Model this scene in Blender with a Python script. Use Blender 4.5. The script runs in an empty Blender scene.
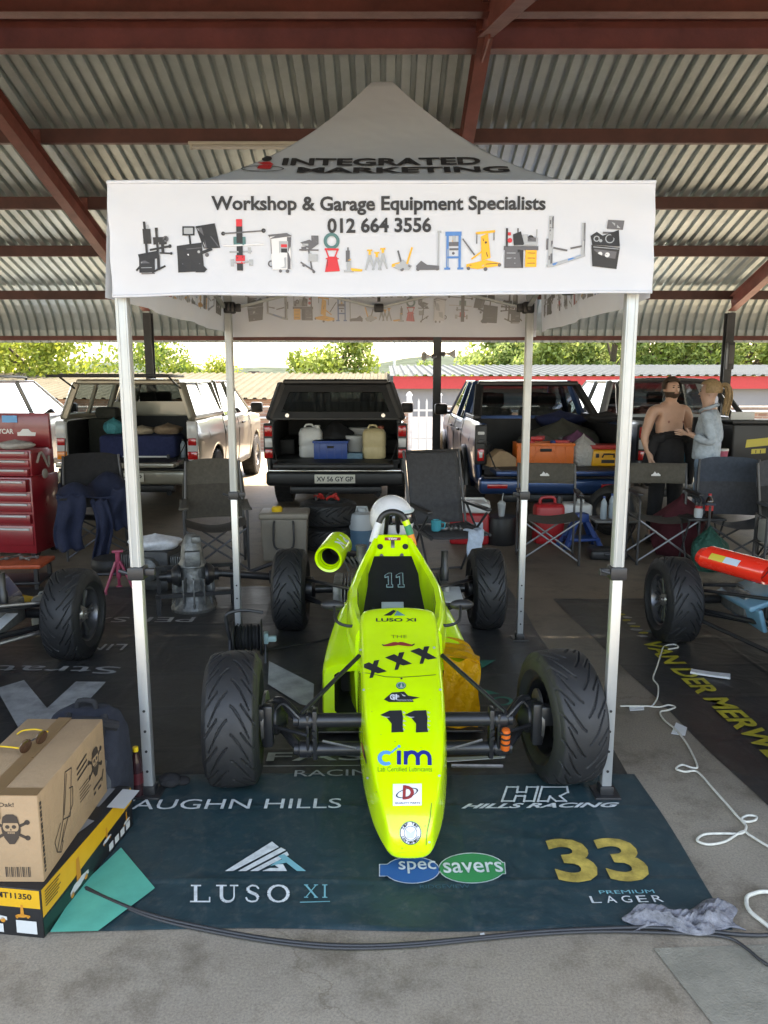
import bpy, bmesh, math, random
from mathutils import Vector, Matrix
from mathutils.bvhtree import BVHTree
R = math.radians
PI = math.pi
random.seed(7)
scene = bpy.context.scene
COL = scene.collection

# ------------------------------------------------------------------ camera
FPX, CAMH, PITCH = 765.0, 1.75, math.atan((512 - 380) / 765.0)
cam = bpy.data.cameras.new('camera')
cam.sensor_width = 36.0
cam.lens = FPX / 1024 * 36.0
cam.clip_start = 0.05
cam.clip_end = 3000
camo = bpy.data.objects.new('camera', cam)
COL.objects.link(camo)
camo.location = (0, 0, CAMH)
camo.rotation_euler = (R(90) - PITCH, 0, 0)
scene.camera = camo

# ------------------------------------------------------------------ world, sun, exposure
SUN_EL, SUN_AZ = R(63), R(28)            # azimuth measured from +Y (ahead) towards +X
w = bpy.data.worlds.new('World')
scene.world = w
w.use_nodes = True
wn = w.node_tree.nodes
wn.clear()
out = wn.new('ShaderNodeOutputWorld')
bg = wn.new('ShaderNodeBackground')
sky = wn.new('ShaderNodeTexSky')
sky.sky_type = 'NISHITA'
sky.sun_disc = False
sky.sun_elevation = SUN_EL
sky.sun_rotation = SUN_AZ
sky.air_density = 1.0
sky.dust_density = 3.0
sky.ozone_density = 1.0
bg.inputs['Strength'].default_value = 0.15
w.node_tree.links.new(sky.outputs[0], bg.inputs[0])
w.node_tree.links.new(bg.outputs[0], out.inputs[0])
sl = bpy.data.lights.new('sun', 'SUN')
sl.energy = 2.1
sl.angle = R(0.5)
sl.color = (1.0, 0.95, 0.87)
so = bpy.data.objects.new('sun', sl)
COL.objects.link(so)
sd = Vector((math.sin(SUN_AZ) * math.cos(SUN_EL), math.cos(SUN_AZ) * math.cos(SUN_EL), math.sin(SUN_EL)))
so.rotation_euler = sd.to_track_quat('Z', 'Y').to_euler()
so.location = sd * 60
scene.view_settings.view_transform = 'Standard'
scene.view_settings.look = 'None'
scene.view_settings.exposure = 3.32
scene.view_settings.gamma = 1.0
scene.view_settings.use_curve_mapping = False
scene.view_settings.use_white_balance = True
scene.view_settings.white_balance_temperature = 8200
scene.view_settings.white_balance_tint = 12

# ------------------------------------------------------------------ helpers
def ray(px, py):
    u = (px - 384) / FPX
    v = (512 - py) / FPX
    c, s = math.cos(PITCH), math.sin(PITCH)
    return Vector((u, c + v * s, -s + v * c))
def G(px, py, z=0.0):
    r = ray(px, py)
    return Vector((0, 0, CAMH)) + r * ((z - CAMH) / r.z)
def at(px, py, Y):
    r = ray(px, py)
    return Vector((0, 0, CAMH)) + r * (Y / r.y)
def Mx(loc=(0, 0, 0), rx=0, ry=0, rz=0):
    return Matrix.Translation(loc) @ Matrix.Rotation(rz, 4, 'Z') @ Matrix.Rotation(ry, 4, 'Y') @ Matrix.Rotation(rx, 4, 'X')
def frame(o, x, y):
    x = Vector(x).normalized(); y = Vector(y)
    z = x.cross(y).normalized(); y = z.cross(x)
    m = Matrix((x, y, z)).transposed().to_4x4()
    m.translation = Vector(o)
    return m

MATS = {}
def mat(name, rgb=(.5, .5, .5), rough=.5, metal=0.0, var=0.0, scale=12.0, bump=0.0, bscale=40.0, coat=0.0, spec=None, grime=None, dust=None):
    if name in MATS:
        return MATS[name]
    m = bpy.data.materials.new(name)
    m.use_nodes = True
    nt = m.node_tree
    b = nt.nodes['Principled BSDF']
    b.inputs['Base Color'].default_value = (*rgb, 1)
    b.inputs['Roughness'].default_value = rough
    b.inputs['Metallic'].default_value = metal
    if coat:
        b.inputs['Coat Weight'].default_value = coat
        b.inputs['Coat Roughness'].default_value = .06
    if spec is not None:
        b.inputs['Specular IOR Level'].default_value = spec
    tc = nt.nodes.new('ShaderNodeTexCoord')
    if var > 0 or grime:
        n = nt.nodes.new('ShaderNodeTexNoise')
        n.inputs['Scale'].default_value = scale
        n.inputs['Detail'].default_value = 6
        n.inputs['Roughness'].default_value = .65
        nt.links.new(tc.outputs['Object'], n.inputs['Vector'])
        r = nt.nodes.new('ShaderNodeValToRGB')
        g = grime or tuple(c * (1 - var) for c in rgb)
        hi = tuple(min(1, c * (1 + var * .6)) for c in rgb)
        r.color_ramp.elements[0].position = .32
        r.color_ramp.elements[0].color = (*g, 1)
        r.color_ramp.elements[1].position = .68
        r.color_ramp.elements[1].color = (*hi, 1)
        nt.links.new(n.outputs['Fac'], r.inputs[0])
        nt.links.new(r.outputs[0], b.inputs['Base Color'])
        rr = nt.nodes.new('ShaderNodeMapRange')
        rr.inputs['To Min'].default_value = min(1, rough + .12)
        rr.inputs['To Max'].default_value = max(0.02, rough - .1)
        nt.links.new(n.outputs['Fac'], rr.inputs['Value'])
        nt.links.new(rr.outputs[0], b.inputs['Roughness'])
    if dust:
        nd = nt.nodes.new('ShaderNodeTexNoise'); nd.inputs['Scale'].default_value = dust[0]; nd.inputs['Detail'].default_value = 7; nd.inputs['Roughness'].default_value = .75
        nt.links.new(tc.outputs['Object'], nd.inputs['Vector'])
        rd = nt.nodes.new('ShaderNodeValToRGB'); rd.color_ramp.elements[0].position = dust[1]; rd.color_ramp.elements[0].color = (0, 0, 0, 1); rd.color_ramp.elements[1].position = dust[1] + .14; rd.color_ramp.elements[1].color = (dust[2],) * 3 + (1,)
        nt.links.new(nd.outputs['Fac'], rd.inputs[0])
        mxd = nt.nodes.new('ShaderNodeMix'); mxd.data_type = 'RGBA'; mxd.inputs[7].default_value = (.17, .145, .11, 1); mxd.inputs[6].default_value = (*rgb, 1)
        if b.inputs['Base Color'].is_linked: nt.links.new(b.inputs['Base Color'].links[0].from_socket, mxd.inputs[6])
        nt.links.new(rd.outputs[0], mxd.inputs[0]); nt.links.new(mxd.outputs[2], b.inputs['Base Color'])
    if bump > 0:
        n2 = nt.nodes.new('ShaderNodeTexNoise')
        n2.inputs['Scale'].default_value = bscale
        n2.inputs['Detail'].default_value = 5
        nt.links.new(tc.outputs['Object'], n2.inputs['Vector'])
        bp = nt.nodes.new('ShaderNodeBump')
        bp.inputs['Strength'].default_value = bump
        bp.inputs['Distance'].default_value = .02
        nt.links.new(n2.outputs['Fac'], bp.inputs['Height'])
        nt.links.new(bp.outputs[0], b.inputs['Normal'])
    MATS[name] = m
    return m

def glass_mat(name, tint=(.55, .62, .62), clear=.7):
    if name in MATS:
        return MATS[name]
    m = bpy.data.materials.new(name)
    m.use_nodes = True
    nt = m.node_tree
    nt.nodes.clear()
    o = nt.nodes.new('ShaderNodeOutputMaterial')
    t = nt.nodes.new('ShaderNodeBsdfTransparent'); t.inputs[0].default_value = (*tint, 1)
    g = nt.nodes.new('ShaderNodeBsdfGlossy'); g.inputs['Roughness'].default_value = .03
    f = nt.nodes.new('ShaderNodeFresnel'); f.inputs[0].default_value = 1.55
    a = nt.nodes.new('ShaderNodeMath'); a.operation = 'MULTIPLY_ADD'; a.inputs[1].default_value = .9; a.inputs[2].default_value = (1 - clear) * .25
    mx = nt.nodes.new('ShaderNodeMixShader')
    nt.links.new(f.outputs[0], a.inputs[0]); nt.links.new(a.outputs[0], mx.inputs[0])
    nt.links.new(t.outputs[0], mx.inputs[1]); nt.links.new(g.outputs[0], mx.inputs[2]); nt.links.new(mx.outputs[0], o.inputs[0])
    MATS[name] = m
    return m

def cloth_mat(name, rgb, trans=.35, rough=.75, bump=.15, bscale=6):
    if name in MATS:
        return MATS[name]
    m = bpy.data.materials.new(name)
    m.use_nodes = True
    nt = m.node_tree
    b = nt.nodes['Principled BSDF']
    b.inputs['Base Color'].default_value = (*rgb, 1)
    b.inputs['Roughness'].default_value = rough
    b.inputs['Specular IOR Level'].default_value = .2
    tr = nt.nodes.new('ShaderNodeBsdfTranslucent'); tr.inputs[0].default_value = (*rgb, 1)
    mx = nt.nodes.new('ShaderNodeMixShader'); mx.inputs[0].default_value = trans
    o = nt.nodes['Material Output']
    nt.links.new(b.outputs[0], mx.inputs[1]); nt.links.new(tr.outputs[0], mx.inputs[2]); nt.links.new(mx.outputs[0], o.inputs[0])
    tc = nt.nodes.new('ShaderNodeTexCoord')
    n2 = nt.nodes.new('ShaderNodeTexNoise'); n2.inputs['Scale'].default_value = bscale; n2.inputs['Detail'].default_value = 3
    bp = nt.nodes.new('ShaderNodeBump'); bp.inputs['Strength'].default_value = bump; bp.inputs['Distance'].default_value = .05
    nt.links.new(tc.outputs['Object'], n2.inputs['Vector']); nt.links.new(n2.outputs['Fac'], bp.inputs['Height'])
    nt.links.new(bp.outputs[0], b.inputs['Normal'])
    MATS[name] = m
    return m

_boxc = {}
def _bevbox(sx, sy, sz, bev, seg):
    key = (round(sx, 4), round(sy, 4), round(sz, 4), round(bev, 4), seg)
    if key not in _boxc:
        bm = bmesh.new()
        bmesh.ops.create_cube(bm, size=1)
        for v in bm.verts:
            v.co = Vector((v.co.x * sx, v.co.y * sy, v.co.z * sz))
        if bev > 0:
            bmesh.ops.bevel(bm, geom=list(bm.edges), offset=min(bev, min(sx, sy, sz) * .45), segments=seg, profile=.5, affect='EDGES')
        bm.verts.index_update()
        _boxc[key] = ([v.co.copy() for v in bm.verts], [[v.index for v in f.verts] for f in bm.faces])
        bm.free()
    return _boxc[key]

def smoothpath(pts, k=6, closed=False):
    pts = [Vector(p) for p in pts]
    if len(pts) < 3:
        return pts
    o = []
    n = len(pts)
    rng = n if closed else n - 1
    for i in range(rng):
        p1, p2 = pts[i], pts[(i + 1) % n]
        p0 = pts[i - 1] if (i > 0 or closed) else p1 * 2 - p2
        p3 = pts[(i + 2) % n] if (i + 2 < n or closed) else p2 * 2 - p1
        for j in range(k):
            t = j / k
            o.append(.5 * ((2 * p1) + (p2 - p0) * t + (2 * p0 - 5 * p1 + 4 * p2 - p3) * t * t + (3 * p1 - p0 - 3 * p2 + p3) * t ** 3))
    if not closed:
        o.append(pts[-1])
    return o

class B:
    def __init__(s):
        s.v = []; s.f = []; s.mi = []
    def add(s, vs, fs, mi=0, M=None):
        n = len(s.v)
        if M is not None:
            s.v += [M @ Vector(v) for v in vs]
        else:
            s.v += [Vector(v) for v in vs]
        s.f += [[i + n for i in f] for f in fs]
        s.mi += [mi] * len(fs)
        return s
    def box(s, c, size, mi=0, bev=.0, seg=2, rx=0, ry=0, rz=0, M=None):
        vs, fs = _bevbox(*size, bev, seg)
        T = Mx(c, rx, ry, rz)
        return s.add(vs, fs, mi, (M @ T) if M is not None else T)
    def bar(s, p0, p1, wx, wy, mi=0, bev=0, up=(0, 0, 1)):
        p0 = Vector(p0); p1 = Vector(p1); d = p1 - p0
        L = d.length
        z = d / L
        u = Vector(up)
        if abs(z.dot(u)) > .98:
            u = Vector((0, 1, 0))
        x = u.cross(z).normalized(); y = z.cross(x)
        m = Matrix((x, y, z)).transposed().to_4x4(); m.translation = (p0 + p1) / 2
        vs, fs = _bevbox(wx, wy, L, bev, 1)
        return s.add(vs, fs, mi, m)
    def tube(s, pts, r, n=8, mi=0, k=0, closed=False, caps=True, M=None):
        pts = [Vector(p) for p in pts]
        if k:
            if not isinstance(r, (int, float)):
                rr = []
                for i in range(len(pts) - 1):
                    rr += [r[i] + (r[i + 1] - r[i]) * j / k for j in range(k)]
                r = rr + [r[-1]]
            pts = smoothpath(pts, k, closed)
        m = len(pts)
        rs = [r] * m if isinstance(r, (int, float)) else r
        vs = []; fs = []
        tan = []
        for i in range(m):
            a = pts[i - 1] if (i > 0 or closed) else pts[i]
            b = pts[(i + 1) % m] if (i < m - 1 or closed) else pts[i]
            d = (b - a)
            tan.append(d.normalized() if d.length > 1e-9 else Vector((0, 0, 1)))
        nrm = tan[0].orthogonal().normalized()
        for i in range(m):
            nrm = (nrm - tan[i] * nrm.dot(tan[i]))
            nrm = nrm.normalized() if nrm.length > 1e-6 else tan[i].orthogonal().normalized()
            bi = tan[i].cross(nrm)
            for j in range(n):
                a = 2 * PI * j / n
                vs.append(pts[i] + (nrm * math.cos(a) + bi * math.sin(a)) * rs[i])
        for i in range(m if closed else m - 1):
            for j in range(n):
                i2 = (i + 1) % m
                fs.append([i * n + j, i * n + (j + 1) % n, i2 * n + (j + 1) % n, i2 * n + j])
        if caps and not closed:
            fs.append(list(range(n))[::-1]); fs.append([(m - 1) * n + j for j in range(n)])
        return s.add(vs, fs, mi, M)
    def lathe(s, prof, n=24, mi=0, M=None, caps=True, mis=None):
        vs = []; m = len(prof)
        for (r, z) in prof:
            for j in range(n):
                a = 2 * PI * j / n
                vs.append((r * math.cos(a), r * math.sin(a), z))
        for i in range(m - 1):
            fs = [[i * n + j, i * n + (j + 1) % n, (i + 1) * n + (j + 1) % n, (i + 1) * n + j] for j in range(n)]
            if i == 0:
                base = len(s.v)
                s.add(vs, fs, mis[i] if mis else mi, M)
            else:
                s.f += [[k + base for k in f] for f in fs]
                s.mi += [mis[i] if mis else mi] * n
        if caps:
            s.f.append([base + j for j in range(n)][::-1]); s.mi.append(mis[0] if mis else mi)
            s.f.append([base + (m - 1) * n + j for j in range(n)]); s.mi.append(mis[-1] if mis else mi)
        return s
    def prism(s, poly, h, mi=0, M=None):
        n = len(poly)
        vs = [(x, y, 0) for x, y in poly] + [(x, y, h) for x, y in poly]
        fs = [list(range(n))[::-1], list(range(n, 2 * n))] + [[i, (i + 1) % n, n + (i + 1) % n, n + i] for i in range(n)]
        return s.add(vs, fs, mi, M)
    def poly(s, pts, mi=0, M=None):
        if len(pts[0]) == 2:
            pts = [(x, y, 0) for x, y in pts]
        return s.add(pts, [list(range(len(pts)))], mi, M)
    def loft(s, rings, mi=0, cap0=True, cap1=True, M=None, closed=True):
        n = len(rings[0]); vs = [p for r in rings for p in r]; fs = []
        for i in range(len(rings) - 1):
            for j in range(n if closed else n - 1):
                fs.append([i * n + j, i * n + (j + 1) % n, (i + 1) * n + (j + 1) % n, (i + 1) * n + j])
        if cap0: fs.append(list(range(n))[::-1])
        if cap1: fs.append([(len(rings) - 1) * n + j for j in range(n)])
        return s.add(vs, fs, mi, M)
    def grid(s, fn, nu, nv, mi=0, M=None):
        vs = [fn(i / nu, j / nv) for i in range(nu + 1) for j in range(nv + 1)]
        fs = [[i * (nv + 1) + j, (i + 1) * (nv + 1) + j, (i + 1) * (nv + 1) + j + 1, i * (nv + 1) + j + 1] for i in range(nu) for j in range(nv)]
        return s.add(vs, fs, mi, M)
    def ball(s, c, r, mi=0, n=12, sc=(1, 1, 1), M=None, jit=0):
        rings = []
        m = max(5, n * 2 // 3)
        for i in range(m + 1):
            a = PI * i / m
            rings.append((max(1e-4, math.sin(a)), -math.cos(a)))
        vs = []
        for (q, z) in rings:
            for j in range(n):
                t = 2 * PI * j / n
                k = r * (1 + (random.uniform(-jit, jit) if jit else 0))
                vs.append((c[0] + q * math.cos(t) * k * sc[0], c[1] + q * math.sin(t) * k * sc[1], c[2] + z * k * sc[2]))
        fs = [[i * n + j, i * n + (j + 1) % n, (i + 1) * n + (j + 1) % n, (i + 1) * n + j] for i in range(m) for j in range(n)]
        return s.add(vs, fs, mi, M)
    def text(s, txt, x, y, w, h, mi=0, M=None, bold=0.0, shear=0.0):
        vs, fs = textmesh(txt, bold, shear)
        x0 = min(v[0] for v in vs); x1 = max(v[0] for v in vs); y0 = min(v[1] for v in vs); y1 = max(v[1] for v in vs)
        k = h / (y1 - y0)
        kx = k if w is None else w / (x1 - x0)
        return s.add([((v[0] - x0) * kx + x, (v[1] - y0) * k + y, 0) for v in vs], fs, mi, M)
    def build(s, name, mats, parent=None, loc=None, ang=35, smooth=True, bevel=0, rz=0):
        me = bpy.data.meshes.new(name)
        me.from_pydata([tuple(v) for v in s.v], [], s.f)
        if not isinstance(mats, (list, tuple)):
            mats = [mats]
        for m in mats:
            me.materials.append(m)
        for p, i in zip(me.polygons, s.mi):
            p.material_index = i
            p.use_smooth = smooth
        me.update()
        if smooth:
            me.set_sharp_from_angle(angle=R(ang))
        o = bpy.data.objects.new(name, me)
        COL.objects.link(o)
        if parent is not None:
            o.parent = parent
        if loc is not None:
            o.location = loc
        o.rotation_euler.z = rz
        if bevel:
            md = o.modifiers.new('edge', 'BEVEL'); md.width = bevel; md.segments = 2; md.limit_method = 'ANGLE'; md.angle_limit = R(40)
        return o

_txt = {}
def textmesh(txt, bold, shear):
    key = (txt, bold, shear)
    if key not in _txt:
        cu = bpy.data.curves.new('lettering', 'FONT')
        cu.body = txt; cu.size = 1; cu.offset = bold; cu.shear = shear; cu.resolution_u = 3
        ob = bpy.data.objects.new('lettering', cu)
        COL.objects.link(ob)
        dg = bpy.context.evaluated_depsgraph_get()
        me = bpy.data.meshes.new_from_object(ob.evaluated_get(dg))
        _txt[key] = ([tuple(v.co) for v in me.vertices], [list(p.vertices) for p in me.polygons])
        bpy.data.objects.remove(ob); bpy.data.curves.remove(cu); bpy.data.meshes.remove(me)
    return _txt[key]

def tag(o, label, cat, group=None):
    o['label'] = label; o['category'] = cat
    if group: o['group'] = group
    return o
def thing(name, label, cat, loc=(0, 0, 0), rz=0, group=None):
    o = bpy.data.objects.new(name, None)
    COL.objects.link(o)
    o.empty_display_size = .1
    o.location = loc; o.rotation_euler = (0, 0, rz)
    return tag(o, label, cat, group)
def single(b, name, m, label, cat, loc=(0, 0, 0), rz=0, group=None, **k):
    return tag(b.build(name, m, None, loc, rz=rz, **k), label, cat, group)
def struct(o, kind='structure'):
    o['kind'] = kind
    return o
def copy_tree(o, parent=None):
    c = o.copy(); COL.objects.link(c)
    if parent is not None: c.parent = parent
    for ch in list(o.children):
        copy_tree(ch, c)
    return c
def dup(o, loc, rz, label, group=None):
    c = copy_tree(o); c.location = loc; c.rotation_euler = (0, 0, rz); c['label'] = label
    if group: c['group'] = group
    return c
# ------------------------------------------------------------------ setting: ground, hills
def ground_mat():
    m = bpy.data.materials.new('concrete_ground'); m.use_nodes = True
    nt = m.node_tree; b = nt.nodes['Principled BSDF']; L = nt.links.new
    tc = nt.nodes.new('ShaderNodeTexCoord')
    def noise(sc, det, ro=.6):
        n = nt.nodes.new('ShaderNodeTexNoise'); n.inputs['Scale'].default_value = sc; n.inputs['Detail'].default_value = det; n.inputs['Roughness'].default_value = ro
        L(tc.outputs['Object'], n.inputs['Vector']); return n
    def ramp(p0, c0, p1, c1):
        r = nt.nodes.new('ShaderNodeValToRGB'); e = r.color_ramp.elements
        e[0].position = p0; e[0].color = (*c0, 1); e[1].position = p1; e[1].color = (*c1, 1); return r
    def mix(mode, f, a, bb):
        x = nt.nodes.new('ShaderNodeMix'); x.data_type = 'RGBA'; x.blend_type = mode
        if isinstance(f, float): x.inputs[0].default_value = f
        else: L(f, x.inputs[0])
        L(a, x.inputs[6]); L(bb, x.inputs[7]); return x.outputs[2]
    n1 = noise(1.1, 7); r1 = ramp(.3, (.25, .212, .165), .72, (.40, .352, .28)); L(n1.outputs[0], r1.inputs[0])
    n2 = noise(120, 6, .8); r2 = ramp(.36, (.55, .54, .52), .64, (1.2, 1.19, 1.15)); L(n2.outputs[0], r2.inputs[0])
    c = mix('MULTIPLY', .75, r1.outputs[0], r2.outputs[0])
    n3 = noise(3.2, 6, .7); r3 = ramp(.50, (1, 1, 1), .70, (.40, .37, .33)); L(n3.outputs[0], r3.inputs[0])
    c = mix('MULTIPLY', .8, c, r3.outputs[0])
    n4 = noise(260, 2); r4 = ramp(.68, (0, 0, 0), .78, (.6, .6, .6)); L(n4.outputs[0], r4.inputs[0])
    pale = nt.nodes.new('ShaderNodeRGB'); pale.outputs[0].default_value = (.42, .40, .36, 1)
    c = mix('MIX', r4.outputs[0], c, pale.outputs[0])
    vo = nt.nodes.new('ShaderNodeTexVoronoi'); vo.feature = 'DISTANCE_TO_EDGE'; vo.inputs['Scale'].default_value = .42
    wv = nt.nodes.new('ShaderNodeMix'); wv.data_type = 'RGBA'; wv.blend_type = 'ADD'; wv.inputs[0].default_value = .35
    L(tc.outputs['Object'], wv.inputs[6]); L(n3.outputs[1], wv.inputs[7]); L(wv.outputs[2], vo.inputs['Vector'])
    rv = ramp(.0, (.62, .59, .55), .004, (1, 1, 1)); L(vo.outputs['Distance'], rv.inputs[0])
    c = mix('MULTIPLY', .8, c, rv.outputs[0])
    n5 = noise(.55, 5, .6); r5 = ramp(.45, (1, 1, 1), .72, (.76, .69, .60)); L(n5.outputs[0], r5.inputs[0])
    c = mix('MULTIPLY', .8, c, r5.outputs[0])
    # bay under the roof: ground colour multiplied darker from Y 3 to the parking strip
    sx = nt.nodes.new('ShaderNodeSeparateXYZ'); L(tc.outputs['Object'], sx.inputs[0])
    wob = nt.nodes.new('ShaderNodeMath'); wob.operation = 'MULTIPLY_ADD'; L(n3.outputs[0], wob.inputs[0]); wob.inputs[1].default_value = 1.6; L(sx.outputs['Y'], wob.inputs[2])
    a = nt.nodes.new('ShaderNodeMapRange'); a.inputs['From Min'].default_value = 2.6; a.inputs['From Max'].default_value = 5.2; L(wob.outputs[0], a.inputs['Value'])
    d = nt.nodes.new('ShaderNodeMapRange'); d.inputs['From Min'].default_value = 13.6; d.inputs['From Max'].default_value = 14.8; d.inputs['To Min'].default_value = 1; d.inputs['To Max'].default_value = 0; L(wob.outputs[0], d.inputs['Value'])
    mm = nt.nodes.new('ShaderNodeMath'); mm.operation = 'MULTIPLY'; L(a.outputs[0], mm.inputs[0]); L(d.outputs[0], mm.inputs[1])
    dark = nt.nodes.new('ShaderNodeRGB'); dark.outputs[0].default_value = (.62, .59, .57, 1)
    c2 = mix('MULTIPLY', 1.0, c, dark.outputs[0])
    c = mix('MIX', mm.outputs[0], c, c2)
    # dry grass on the low land beyond the yard
    gsel = nt.nodes.new('ShaderNodeMapRange'); gsel.inputs['From Min'].default_value = 30; gsel.inputs['From Max'].default_value = 36; L(sx.outputs['Y'], gsel.inputs['Value'])
    ng = noise(.25, 6); rg = ramp(.35, (.05, .07, .025), .65, (.11, .11, .055)); L(ng.outputs[0], rg.inputs[0])
    c = mix('MIX', gsel.outputs[0], c, rg.outputs[0])
    L(c, b.inputs['Base Color'])
    rr = nt.nodes.new('ShaderNodeMapRange'); rr.inputs['To Min'].default_value = .9; rr.inputs['To Max'].default_value = .5; L(n3.outputs[0], rr.inputs['Value']); L(rr.outputs[0], b.inputs['Roughness'])
    bp = nt.nodes.new('ShaderNodeBump'); bp.inputs['Strength'].default_value = .35; bp.inputs['Distance'].default_value = .006; L(n2.outputs[0], bp.inputs['Height']); L(bp.outputs[0], b.inputs['Normal'])
    return m
def ground_z(x, y):
    if y < 19.6: return 0
    if y < 23: return -2.0 * (y - 19.6) / 3.4
    if y < 70: return -2.0
    return -2.0 - .02 * (min(y, 400) - 70)
b = B()
xs = [-900, -300, -120, -60, -30, -15, -6, 0, 6, 15, 30, 60, 120, 300, 900]
ys = [-120, -40, -15, -5, 0, 5, 10, 15, 19.6, 23, 30, 36, 50, 70, 120, 200, 400, 900, 1600]
vs = [(x, y, ground_z(x, y)) for x in xs for y in ys]
ny = len(ys)
b.add(vs, [[i * ny + j, (i + 1) * ny + j, (i + 1) * ny + j + 1, i * ny + j + 1] for i in range(len(xs) - 1) for j in range(ny - 1)])
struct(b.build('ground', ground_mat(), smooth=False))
b = B()
b.poly([(.84, 2.12, .004), (2.6, 2.2, .004), (2.6, -1.2, .004), (1.02, -1.2, .004), (.98, 1.5, .004)])
struct(b.build('concrete_slab', mat('slab_concrete', (.245, .225, .175), .95, var=.28, scale=7, bump=.25, bscale=140, spec=.15)))
b = B()
def hill(u, v):
    x = -1200 + 2400 * u; y = 620 + 500 * v
    h = (28 + 7 * math.sin(x * .004 + 1) + 6 * math.sin(x * .013) + 3 * math.sin(x * .031)) * math.sin(PI * min(1, v * 1.1) * .5)
    return (x, y, -12 + h * (1.1))
b.grid(hill, 90, 10)
struct(b.build('hills', mat('hazy_hill_scrub', (.05, .064, .052), 1.0, spec=0, var=.45, scale=.06)))  # scrub colour lightened to stand in for distance haze
# far town on the hillside
b = B()
for i in range(70):
    x = random.uniform(-420, 420); y = random.uniform(760, 800)
    b.box((x, y, random.uniform(-2, 13)), (random.uniform(6, 14), 8, random.uniform(3, 5)), random.choice([0, 0, 1, 2]))
struct(b.build('far_town', [mat('town_white', (.12, .115, .11), .9), mat('town_brick', (.09, .06, .045), .9), mat('town_tree', (.025, .04, .02), .9)], smooth=False), 'stuff')

# ------------------------------------------------------------------ open shed
RED = mat('red_oxide_steel', (.135, .038, .03), .5, var=.3, scale=3, bump=.1, bscale=30)
REDP_ = mat('brown_red_purlin', (.085, .032, .026), .5, var=.3, scale=3)
REDR = mat('red_oxide_rafter', (.19, .058, .045), .5, var=.3, scale=3)
GREYST = mat('dark_grey_steel', (.05, .055, .06), .5, var=.25, scale=4)
GALV = mat('galvanised_sheet', (.44, .51, .51), .40, metal=.55, var=.16, scale=2.2, bump=.05, bscale=15)
RID, RZ0, SL = 7.37, 5.18, .325     # ridge position, sheet height at ridge, slope
def sheet_z(y):
    return RZ0 - SL * (y - RID) if y >= RID else RZ0 - .30 * (RID - y)
shed = thing('open_shed', 'open steel shed with red purlins and galvanised corrugated roof over the whole paddock', 'shed', (0, 0, 0))
PIT = .155
def ribbed(path, x0, x1, pit=PIT, hh=.048):
    b = B(); cols = []
    n = int((x1 - x0) / pit)
    for i in range(n + 1):
        x = x0 + i * pit
        cols += [(x, 0), (x + pit * .56, 0), (x + pit * .66, hh), (x + pit * .90, hh)]
    m = len(path); vs = []
    for k, (y, z) in enumerate(path):
        a = path[max(0, k - 1)]; c = path[min(m - 1, k + 1)]
        d = Vector((c[0] - a[0], c[1] - a[1])).normalized()
        nx, nz = -d.y, d.x
        for (x, q) in cols:
            vs.append((x, y + nx * q, z + nz * q))
    w_ = len(cols)
    b.add(vs, [[k * w_ + i, k * w_ + i + 1, (k + 1) * w_ + i + 1, (k + 1) * w_ + i] for k in range(m - 1) for i in range(w_ - 1)])
    return b
far = [(RID + .02, sheet_z(RID)), (9.2, sheet_z(9.2)), (11, sheet_z(11)), (13.0, sheet_z(13.0))]
yb, zb = 13.0, sheet_z(13.0)
rad = 1.02
a0 = math.atan(SL)
for i in range(1, 9):
    a = a0 + (PI / 2 - a0) * i / 8 * .93
    far.append((yb + rad * (math.sin(a) - math.sin(a0)) * 1.15, zb - rad * (math.cos(a0) - math.cos(a))))
far.append((far[-1][0] + .01, far[-1][1] - .07))
ribbed(far, -24, 24).build('roof_sheet', GALV, shed, smooth=False)
near = [(.9, sheet_z(.9)), (4, sheet_z(4)), (RID - .02, sheet_z(RID))]
ribbed(near, -24, 24).build('roof_sheet', GALV, shed, smooth=False)
def purlin(y, drop=.0, hgt=.15):
    z = sheet_z(y) - .01 - drop
    bb = B()
    bb.box((0, y, z - hgt / 2), (48, .012, hgt)); bb.box((0, y + .035, z - .006), (48, .07, .012)); bb.box((0, y + .035, z - hgt + .006), (48, .07, .012))
    bb.build('purlin', REDP_, shed, smooth=False)
for y in (9.27, 10.6, 11.85):
    purlin(y)
for y in (5.6, 4.2, 2.8, 1.4):
    purlin(y)
bb = B(); bb.box((0, 13.15, sheet_z(13.15) - .16), (48, .06, .14)); bb.build('purlin', REDP_, shed, smooth=False)
bb = B(); bb.box((0, far[-1][0] - .05, far[-1][1] + .075), (48, .05, .075)); bb.build('eave_rail', RED, shed, smooth=False)
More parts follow.
